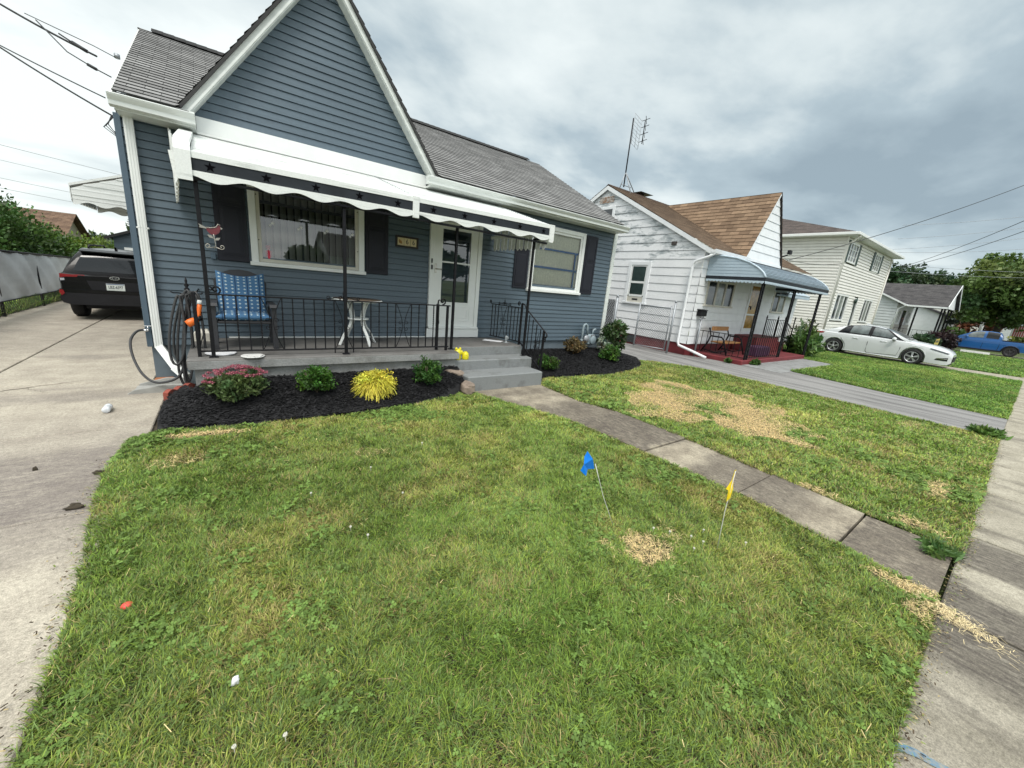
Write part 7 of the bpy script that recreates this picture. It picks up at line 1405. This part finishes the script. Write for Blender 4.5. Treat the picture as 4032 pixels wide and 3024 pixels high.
# ------------------------------------------------------------------ vehicles
class Car:
    def __init__(s, name, label, cat, xc, y0, dr, zb, L, body, cabin, wheels, wr_, hw, paint, roof_in=.24):
        s.t = thing(name, (xc, y0+dr*L/2, zb), label, cat); s.xc, s.y0, s.dr, s.zb, s.L = xc, y0, dr, zb, L
        s.bt = np.array(body); s.ct = np.array(cabin); s.wh = wheels; s.wr = wr_; s.hw = hw; s.paint = paint; s.ri = roof_in
    def P(s, x, q, z): return (s.xc+x, s.y0+s.dr*q, s.zb+z)
    def bd(s, q): return [float(np.interp(q, s.bt[:, 0], s.bt[:, k])) for k in range(1, 5)]
    def cr(s, q): return float(np.interp(q, s.ct[:, 0], s.ct[:, 1]))
    def arch(s, q):
        for c in s.wh:
            d = abs(q-c); R = s.wr+.055
            if d < R: return s.wr+math.sqrt(R*R-d*d)
        return 0
    def loft(s, secs, m, name, smooth=True, parent=None):
        b = MB(); n = len(secs[0]); v = [s.P(*p) for r_ in secs for p in r_]; f = []
        for i in range(len(secs)-1):
            for k in range(n-1): f.append((i*n+k, i*n+k+1, (i+1)*n+k+1, (i+1)*n+k))
        f += [tuple(range(n)), tuple((len(secs)-1)*n+k for k in range(n-1, -1, -1))]
        if s.dr > 0: f = [q[::-1] for q in f]
        b.add(v, f, smooth); o = build(name, b, m, parent or s.t); o.data.set_sharp_from_angle(angle=rad(38)); return o
    def body(s, inner='carplastic'):
        secs = []; qs = sorted(set(list(np.arange(s.bt[0, 0], s.L, .06))+[s.L]+[c+d for c in s.wh for d in (-s.wr-.054, s.wr+.054, -s.wr-.056, s.wr+.056)]))
        for q in qs:
            b, sh, h, w = s.bd(q); a = min(s.arch(q), sh-.12); bo = max(b, a); h1 = [(.0, b), (w*.70, b), (w*.71, bo), (w*.975, bo), (w, max(bo+.03, b+(sh-b)*.42)), (w*.992, max(bo+.06, b+(sh-b)*.62)), (w*1.0, max(bo+.08, sh-.13)), (w*.965, sh-.02), (w*.90, sh+.012), (w*.55, h), (0, h+.012)]
            secs.append([(x, q, z) for x, z in h1]+[(-x, q, z) for x, z in h1[-2:0:-1]])
        secs = [sc+[sc[0]] for sc in secs]; return s.loft(secs, s.paint, 'body')
    def csec(s, q, off=0.):
        b, sh, h, w = s.bd(q); wb = w*.90; r_ = max(s.cr(q), sh+.005); t = (r_-sh); wr2 = wb-s.ri*min(1, t/.5)*.9
        p = [(wb, sh-.01), (wb-(wb-wr2)*.20+.012, sh+t*.30), (wb-(wb-wr2)*.52+.018, sh+t*.62), (wr2+.03, sh+t*.86), (wr2-.05, sh+t*.965), (wr2*.55, sh+t*.997), (0, sh+t)]
        return p
    def cabin(s):
        q0, q1 = s.ct[0, 0], s.ct[-1, 0]; secs = []
        for q in np.linspace(q0, q1, 34): p = s.csec(q); secs.append([(x, q, z) for x, z in p]+[(-x, q, z) for x, z in p[-2::-1]])
        return s.loft(secs, s.paint, 'cabin')
    def surf(s, q, u, side, off=.008):
        p = s.csec(q); i = min(int(u*6), 5); f = u*6-i; x = p[i][0]*(1-f)+p[i+1][0]*f; z = p[i][1]*(1-f)+p[i+1][1]*f
        dx, dz = p[i+1][1]-p[i][1], -(p[i+1][0]-p[i][0]); l = math.hypot(dx, dz) or 1
        return s.P(side*(x+off*dx/l), q, z+off*dz/l)
    def glass(s, name, qf, u0, u1, m, side=None, nq=14, nu=6, lift=0.):
        """qf(u) gives the start and end of the pane along the car at height u"""
        b = MB()
        for sd in ((side,) if side else (1, -1)):
            v = [];
            for j in range(nu+1):
                u = u0+(u1-u0)*j/nu; a, c = qf(u)
                for i in range(nq+1): p = s.surf(a+(c-a)*i/nq, u, sd, .010); v.append((p[0], p[1], p[2]+lift))
            f = [(j*(nq+1)+i, j*(nq+1)+i+1, (j+1)*(nq+1)+i+1, (j+1)*(nq+1)+i) for j in range(nu) for i in range(nq)]
            b.add(v, f, True)
        return build(name, b, m, s.t)
    def wheels(s, rm, spokes=5, w=.21):
        for c in s.wh:
            for sd in (1, -1):
                ax = Matrix.Rotation(sd*math.pi/2, 3, 'Y'); x = sd*(s.hw-w+.0); R = s.wr; b = MB()
                b.lathe(s.P(x, c, R), [(R*.60, .0), (R*.93, .0), (R, .03), (R, w-.03), (R*.94, w-.005), (R*.70, w+.004), (R*.66, w-.015)], 28, ax); wo = build('wheel', b, 'rubber', s.t)
                b = MB(); b.lathe(s.P(x, c, R), [(R*.66, w-.02), (R*.68, w+.0), (R*.62, w-.003), (R*.58, w-.05)], 28, ax); cc = Vector(s.P(x, c, R)); ex = Vector((sd, 0, 0))
                for k in range(spokes):
                    for dd in ((-.11, .11) if spokes == 5 else (0,)): a = 2*math.pi*k/spokes+dd+.3; e = Vector((0, math.cos(a), math.sin(a))); b.bar(cc+ex*(w-.012)+e*R*.08, cc+ex*(w-.02)+e*R*.63, .03, .018, up=tuple(ex))
                b.lathe(s.P(x, c, R), [(R*.14, w-.04), (R*.14, w+.002), (R*.08, w+.006)], 12, ax); build('rim', b, rm, wo); b = MB(); b.lathe(s.P(x, c, R), [(R*.60, w-.09), (R*.60, w-.085), (.01, w-.08)], 20, ax); build('brake', b, 'carplastic', wo)
    def poly(s, name, pts, th, m, parent=None, axis='x'):
        b = MB(); b.prism([s.P(*p) for p in pts], (th, 0, 0) if axis == 'x' else (0, th, 0)); return build(name, b, m, parent or s.t)
    def bx(s, q, z):
        bb, sh, h, wd = s.bd(q); return wd*float(np.interp(z, [bb, bb+(sh-bb)*.42, sh-.13, sh-.02, sh+.012, h], [.975, 1., 1., .965, .90, .55]))
    def patch(s, name, c4, side, m, off=.008, nu=6, nv=4):
        """a panel lying on the body side between four (position, height) corners"""
        b = MB(); v = []; (a, b_, c, d) = c4
        for i in range(nu+1):
            for j in range(nv+1):
                u, w = i/nu, j/nv; q = (a[0]*(1-u)+b_[0]*u)*(1-w)+(d[0]*(1-u)+c[0]*u)*w; z = (a[1]*(1-u)+b_[1]*u)*(1-w)+(d[1]*(1-u)+c[1]*u)*w; v.append(s.P(side*(s.bx(q, z)+off), q+off*.7, z+off*.3))
        b.add(v, [(i*(nv+1)+j, (i+1)*(nv+1)+j, (i+1)*(nv+1)+j+1, i*(nv+1)+j+1) for i in range(nu) for j in range(nv)], True); return build(name, b, m, s.t)
    def seam(s, name, q_pts, side, m='carplastic', w=.016):
        b = MB()
        pts = []
        for q, z in q_pts:
            bb, sh, h, wd = s.bd(q); x = wd*float(np.interp(z, [bb, bb+(sh-bb)*.42, sh-.13, sh-.02, sh+.012], [.975, 1., 1., .965, .90])); pts.append(s.P(side*(x+.001), q, z))
        b.tube(pts, w*.5, 4); return build(name, b, m, s.t)

WC = Car('parked_car', 'white four door car parked nose to the street in front of the cream house', 'car', 23.82, 6.46, -1, -.01, 4.70,
    [(0, .48, .82, .87, .68), (.10, .34, .92, .99, .80), (.45, .25, .95, 1.01, .885), (.9, .20, .945, .96, .905), (3.0, .19, .92, .94, .91), (3.35, .19, .905, .965, .905), (3.8, .19, .86, .915, .90), (4.2, .18, .79, .855, .88), (4.45, .17, .725, .785, .83), (4.62, .18, .65, .70, .74), (4.70, .26, .56, .60, .60)],
    [(.34, 1.0), (.6, 1.08), (.95, 1.225), (1.35, 1.36), (1.8, 1.425), (2.2, 1.415), (2.6, 1.335), (3.0, 1.16), (3.42, .955)], (.93, 3.60), .325, .90, 'carwhite')
WC.body(); WC.cabin()
for sd in (-1, 1):
    WC.glass('side_window', lambda u: (1.08+.32*u, 1.32+.12*u), .10, .46, 'carglass', sd); WC.glass('side_window', lambda u: (1.36+.12*u, 2.03), .10, .56, 'carglass_l', sd); WC.glass('side_window', lambda u: (2.16, 3.18-1.05*u), .10, .56, 'carglass_l', sd); WC.glass('window_surround', lambda u: (.92+.50*u, 3.36-1.10*u), .045, .62, 'carplastic', sd, lift=-.0).location = (0, 0, 0)
for o in [c for c in WC.t.children if c.name.startswith('window_surround')]:
    for v in o.data.vertices: v.co.x *= .994
WC.glass('windshield', lambda u: (2.52+.0*u, 3.36), .66, 1., 'carglass_l'); WC.glass('rear_window', lambda u: (.36, .98), .70, 1., 'carglass')
WC.wheels('rim', 5)
for sd in (-1, 1):
    WC.seam('door_seam', [(2.12, .98), (2.10, .7), (2.10, .32), (2.16, .24)], sd); WC.seam('door_seam', [(3.12, .90), (3.18, .6), (3.12, .3), (2.16, .23)], sd); WC.seam('door_seam', [(.98, .95), (1.15, .72), (1.33, .5), (1.36, .24)], sd)
    for q in (1.55, 2.5): WC.seam('door_handle', [(q, .80), (q+.05, .805), (q+.17, .805), (q+.21, .80)], sd, 'carwhite', .035)
    b = MB(); b.blob(WC.P(sd*1.0, 2.93, .965), (.105, .07, .075), 2, .04, 8, .2); b.bar(WC.P(sd*.86, 2.90, .90), WC.P(sd*.95, 2.92, .93), .05); mo = build('mirror', b, 'carwhite', WC.t); b = MB(); b.blob(WC.P(sd*1.0, 2.94, .915), (.08, .055, .04), 2, .04, 6, .2); build('mirror_base', b, 'carplastic', mo)
    WC.patch('headlight', ((4.02, .735), (4.56, .60), (4.60, .645), (4.06, .775)), sd, MT['lampdark']); WC.patch('fog_surround', ((4.24, .34), (4.60, .33), (4.60, .47), (4.30, .42)), sd, 'carplastic', .006); WC.patch('fog_trim', ((4.28, .385), (4.58, .40), (4.58, .425), (4.29, .41)), sd, 'chrome', .014)
    WC.patch('tail_light', ((.05, .80), (.42, .86), (.46, .93), (.08, .92)), sd, 'lampred')
    WC.seam('sill_trim', [(1.3, .205), (2.2, .20), (3.2, .205)], sd, 'carwhite', .05)
b = MB(); b.box(WC.P(-.45, 4.72, .30), WC.P(.45, 4.62, .50)); b.box(WC.P(-.5, 4.66, .17), WC.P(.5, 4.55, .22)); build('grille', b, 'carplastic', WC.t); b = MB(); b.prism([WC.P(-.03, 2.0, 1.41), WC.P(-.03, 1.75, 1.42), WC.P(-.03, 1.70, 1.50), WC.P(-.03, 1.78, 1.49)], (.06, 0, 0)); build('antenna_fin', b, 'carwhite', WC.t)

TR = Car('pickup_truck', 'bright blue four door pickup truck parked beyond the maroon bush at the right edge', 'pickup truck', 46.95, -.12, 1, -.10, 5.08,
    [(0, .52, 1.06, 1.07, .80), (.06, .45, 1.10, 1.10, .88), (.4, .40, 1.11, 1.11, .925), (3.3, .33, 1.07, 1.08, .93), (3.72, .33, 1.05, 1.13, .93), (4.2, .33, 1.02, 1.10, .92), (4.75, .33, .97, 1.04, .88), (4.98, .34, .86, .95, .80), (5.08, .42, .62, .66, .72)],
    [(1.55, 1.08), (1.62, 1.45), (1.74, 1.66), (2.2, 1.71), (2.75, 1.69), (3.15, 1.55), (3.5, 1.34), (3.86, 1.10)], (1.02, 4.06), .365, .94, 'carblue', .2)
TR.body(); TR.cabin()
for sd in (-1, 1):
    TR.glass('side_window', lambda u: (1.74, 2.36), .10, .58, 'carglass', sd); TR.glass('side_window', lambda u: (2.50, 3.58-.95*u), .10, .58, 'carglass_l', sd)
    for q in (2.43, 3.5, 1.62): TR.seam('door_seam', [(q, 1.05), (q, .7), (q+.02, .40)], sd, w=.02)
    b = MB(); b.blob(TR.P(sd*1.03, 3.30, 1.17), (.11, .08, .10), 2, .03, 7, .3); build('mirror', b, 'carblue', TR.t); TR.patch('headlight', ((4.72, .78), (5.02, .72), (5.0, .84), (4.72, .92)), sd, 'lampclear')
    b = MB()
    for c in TR.wh:
        R = TR.wr+.05; b.tube([TR.P(sd*.935, c+R*math.cos(a), TR.wr+R*math.sin(a)) for a in np.linspace(-.1, math.pi+.1, 15)], .035, 5)
    build('arch_trim', b, 'carplastic', TR.t); TR.poly('sill', [(sd*.91, 1.45, .36), (sd*.91, 3.65, .36), (sd*.91, 3.65, .26), (sd*.91, 1.45, .26)], sd*.03, 'carplastic')
TR.glass('windshield', lambda u: (3.02, 3.80), .64, 1., 'carglass'); TR.wheels('rimd', 6, .23)
b = MB(); b.box(TR.P(-.80, .10, 1.09), TR.P(.80, 1.52, 1.125)); b.box(TR.P(.80, .06, 1.09), TR.P(.90, 1.55, 1.135)); b.box(TR.P(-.90, .06, 1.09), TR.P(-.80, 1.55, 1.135)); build('bed_cover', b, 'carplastic', TR.t)
b = MB(); b.box((45.4, 1.75, -.10), (45.7, 3.2, .06)); build('white_parking_bumper', b, 'white', base=(45.5, 2.4, -.1), label='white painted bumper block on the driveway under the blue pickup', cat='bumper block')

SV = Car('parked_suv', 'black sport utility vehicle seen from behind on the concrete driveway left of the blue house', 'car', -2.10, 13.0, 1, 0, 4.64,
    [(0, .46, .98, 1.0, .865), (.04, .40, 1.03, 1.04, .893), (.16, .36, 1.05, 1.06, .905), (.5, .30, 1.07, 1.08, .915), (3.3, .26, 1.03, 1.05, .92), (3.7, .26, 1.0, 1.08, .91), (4.3, .27, .88, .94, .86), (4.58, .3, .74, .78, .72), (4.64, .4, .6, .62, .6)],
    [(.08, 1.05), (.13, 1.2), (.20, 1.40), (.27, 1.53), (.36, 1.59), (.7, 1.63), (1.8, 1.65), (2.5, 1.60), (3.0, 1.42), (3.72, 1.05)], (.86, 3.53), .36, .91, 'carblack', .28)
SV.body(); SV.cabin()
SV.glass('rear_window', lambda u: (.095, .225), .70, 1., 'carglass')
for sd in (-1, 1): SV.glass('side_window', lambda u: (.75, 1.3), .10, .55, 'carglass', sd); SV.glass('side_window', lambda u: (1.38, 2.3), .10, .55, 'carglass', sd); SV.glass('side_window', lambda u: (2.4, 3.35-.8*u), .10, .55, 'carglass', sd)
SV.wheels('rimd', 5, .23)
def sface(name, poly, m, dep=.02, off=0., parent=None):    # flat part on the rear face, world x offset from the centre line, z
    b = MB(); b.prism([SV.P(x, -dep+off, z) for x, z in poly], (0, dep, 0)); return build(name, b, m, parent or SV.t)
sface('bumper', [(-.87, .62), (.87, .62), (.895, .50), (.86, .40), (.70, .36), (-.70, .36), (-.86, .40), (-.895, .50)], 'carplastic', .12, .03)
sface('bumper_panel', [(-.885, .70), (.885, .70), (.88, .625), (-.88, .625)], 'carblack', .10, .02)
sface('tailgate_recess', [(-.46, .90), (.46, .90), (.40, .70), (-.40, .70)], 'carplastic', .012, -.005)
for sd in (-1, 1):
    sface('tail_light', [(sd*.865, 1.03), (sd*.58, 1.01), (sd*.60, .975), (sd*.78, .965), (sd*.865, .94)], 'lampred', .012, -.0); sface('reverse_light', [(sd*.865, .93), (sd*.80, .935), (sd*.80, .89), (sd*.865, .875)], 'lampclear', .012, .0); SV.patch('side_lamp', ((.0, .94), (.34, .985), (.34, 1.025), (.0, 1.02)), sd, 'lampred')
    sface('reflector', [(sd*.885, .69), (sd*.83, .68), (sd*.81, .61), (sd*.86, .56), (sd*.895, .62)], 'lampred', .132, .03)
    b = MB(); b.tube([SV.P(sd*.48, .75, 1.63), SV.P(sd*.48, .85, 1.685), SV.P(sd*.48, 2.3, 1.70), SV.P(sd*.48, 2.45, 1.61)], .022, 6); build('roof_rail', b, 'carplastic', SV.t)
b = MB(); b.prism([SV.P(-.54, .60, 1.615), SV.P(-.54, .36, 1.60), SV.P(-.54, .19, 1.555), SV.P(-.54, .19, 1.53), SV.P(-.54, .5, 1.56)], (1.08, 0, 0)); build('spoiler', b, 'carblack', SV.t)
pl = sface('licence_plate', [(-.155, .86), (.155, .86), (.155, .705), (-.155, .705)], 'platew', .012, -.018); text_mesh('LBZ-6397', .092, 'plateink', pl, SV.P(0, -.032, .778), FR, 'plate_text', .001, .66); b = MB(); b.box(SV.P(-.15, -.031, .838), SV.P(.15, -.0305, .855)); build('plate_band', b, mat('plate_band_blue', (.05, .08, .2), .5, .05), pl)
b = MB(); e_ = [(.085*math.cos(a), .985+.04*math.sin(a)) for a in np.linspace(0, 2*math.pi, 24, endpoint=False)]; b.prism([SV.P(x, -.012, z) for x, z in e_], (0, .02, 0)); em = build('emblem', b, 'chrome', SV.t)
b = MB(); e_ = [(.073*math.cos(a), .985+.032*math.sin(a)) for a in np.linspace(0, 2*math.pi, 24, endpoint=False)]; b.prism([SV.P(x, -.0145, z) for x, z in e_], (0, .003, 0)); build('emblem_field', b, 'carglass', em)
b = MB()
for x, z, r_ in ((-.035, .99, .016), (.0, .998, .008), (.02, .985, .008), (.035, .998, .008), (.04, .975, .008), (.01, .972, .008)): b.prism([SV.P(x+r_*math.sin(k*math.pi/4)*(1 if k % 2 == 0 else .35), -.0165, z+r_*math.cos(k*math.pi/4)*(1 if k % 2 == 0 else .35)) for k in range(8)], (0, .002, 0))
build('emblem_stars', b, 'chrome', em)
b = MB(); b.tube([SV.P(-.02, .12, 1.14), SV.P(.42, .115, 1.12)], .012, 5); b.tube([SV.P(.0, .13, 1.12), SV.P(-.02, .13, 1.14)], .02, 6); build('wiper', b, 'carplastic', SV.t)
b = MB(); b.tube([SV.P(.42, .02, .34), SV.P(.42, .35, .35)], .042, 12); b.tube([SV.P(.42, -.005, .34), SV.P(.42, .02, .34)], .046, 12); build('exhaust_pipe', b, 'chrome', SV.t); b = MB(); b.box(SV.P(-.6, .3, .24), SV.P(.6, 3.9, .34)); b.tube([SV.P(-.75, .86, .30), SV.P(.75, .86, .30)], .05, 6); build('underbody', b, 'carplastic', SV.t)
b = MB(); b.prism([SV.P(-.02, .75, 1.625), SV.P(-.02, .62, 1.625), SV.P(-.02, .60, 1.69), SV.P(-.02, .66, 1.68)], (.04, 0, 0)); build('antenna_fin', b, 'carblack', SV.t)
b = MB(); b.prism([SV.P(.56, -.012, .86), SV.P(.74, -.012, .86), SV.P(.74, -.012, .845), SV.P(.56, -.012, .845)], (0, .01, 0)); build('badge', b, 'chrome', SV.t)
# straw blown from the lawn corner onto the sidewalk
r = np.random.default_rng(321); n = 800; xs = 3.40+r.normal(0, .05, n)-.0; ys = -.12+r.normal(0, .10, n); xs = xs-.35*(ys+.12)*-1.2
D = sticks(xs, ys, r, .032, .0019*np.ones(n), np.array([.80, .66, .38])*r.uniform(.55, 1.25, (n, 1)), .006)
fast('loose_straw', D[0], D[1], D[2], D[3], 'dry', base=(3.4, -.1, 0), kind='stuff', label='loose golden straw scattered on the sidewalk at the corner of the front walk', cat='straw')
# crumbs of soil and clippings along the edges of the lawn and walk
def edge_litter(name, pts, n, seed, label, spread=.035):
    r = np.random.default_rng(seed); P = np.array(pts, float); sgm = np.hypot(*(P[1:]-P[:-1]).T); cum = np.concatenate([[0], np.cumsum(sgm)]); t = r.uniform(0, cum[-1], n); x = np.interp(t, cum, P[:, 0]); y = np.interp(t, cum, P[:, 1]); m = vnoise(x, y, 3.1, seed) > .38; x, y = x[m], y[m]; k = len(x)
    x = x+r.normal(0, spread, k); y = y+r.normal(0, spread, k); pal = np.array([[.05, .038, .025], [.08, .06, .04], [.16, .20, .06], [.34, .27, .14]]); c = pal[r.integers(0, 4, k)]*r.uniform(.6, 1.3, (k, 1))
    D = sticks(x, y, r, .014, r.uniform(.002, .007, k), c, .006); return fast(name, D[0], D[1], D[2], D[3], 'dry', base=(P[0][0], P[0][1], 0), kind='stuff', label=label, cat='litter')
edge_litter('edge_crumbs', [(-.70, 0), (-.72, 2.0), (-.78, 2.7), (-.88, 3.4), (-.92, 4.0), (-.84, 4.65)], 800, 5, 'soil crumbs and clippings along the driveway edge of the lawn')
edge_litter('edge_crumbs', [(3.62, .5), (3.76, 1.27), (3.72, 2.29), (3.62, 3.42), (3.20, 4.5)], 1300, 6, 'soil crumbs and clippings along the left edge of the front walk', .03)
edge_litter('edge_crumbs', [(4.48, .0), (4.55, 1.27), (4.62, 2.29), (4.60, 3.42), (4.44, 4.9)], 1300, 7, 'soil crumbs and clippings along the right edge of the front walk', .03)
edge_litter('edge_crumbs', [(1.9, -.11), (3.0, -.10), (4.6, -.10), (8, -.09), (10, -.08)], 1800, 8, 'soil crumbs and clippings along the sidewalk edge of the lawns', .03)
def crack(b, p, q, w, seed):
    r = random.Random(seed); p, q = Vector(p), Vector(q); n = 16; u = (q-p).normalized(); s = Vector((-u.y, u.x, 0)); pts = [p.lerp(q, i/n)+s*r.uniform(-.02, .02) for i in range(n+1)]
    for i in range(n): w0, w1 = w*(1-i/n)**.4*r.uniform(.5, 1.3), w*(1-(i+1)/n)**.4*r.uniform(.5, 1.3); b.add([pts[i]-s*w0, pts[i]+s*w0, pts[i+1]+s*w1, pts[i+1]-s*w1], [(0, 3, 2, 1)])
b = MB()
for i, (p, q, w) in enumerate((((-2.42, 6.55, .004), (-1.57, 7.05, .004), .008), ((-2.0, 6.78, .004), (-1.75, 6.5, .004), .003))): crack(b, p, q, w, i)
build('driveway_cracks', b, 'soil', kind='structure')
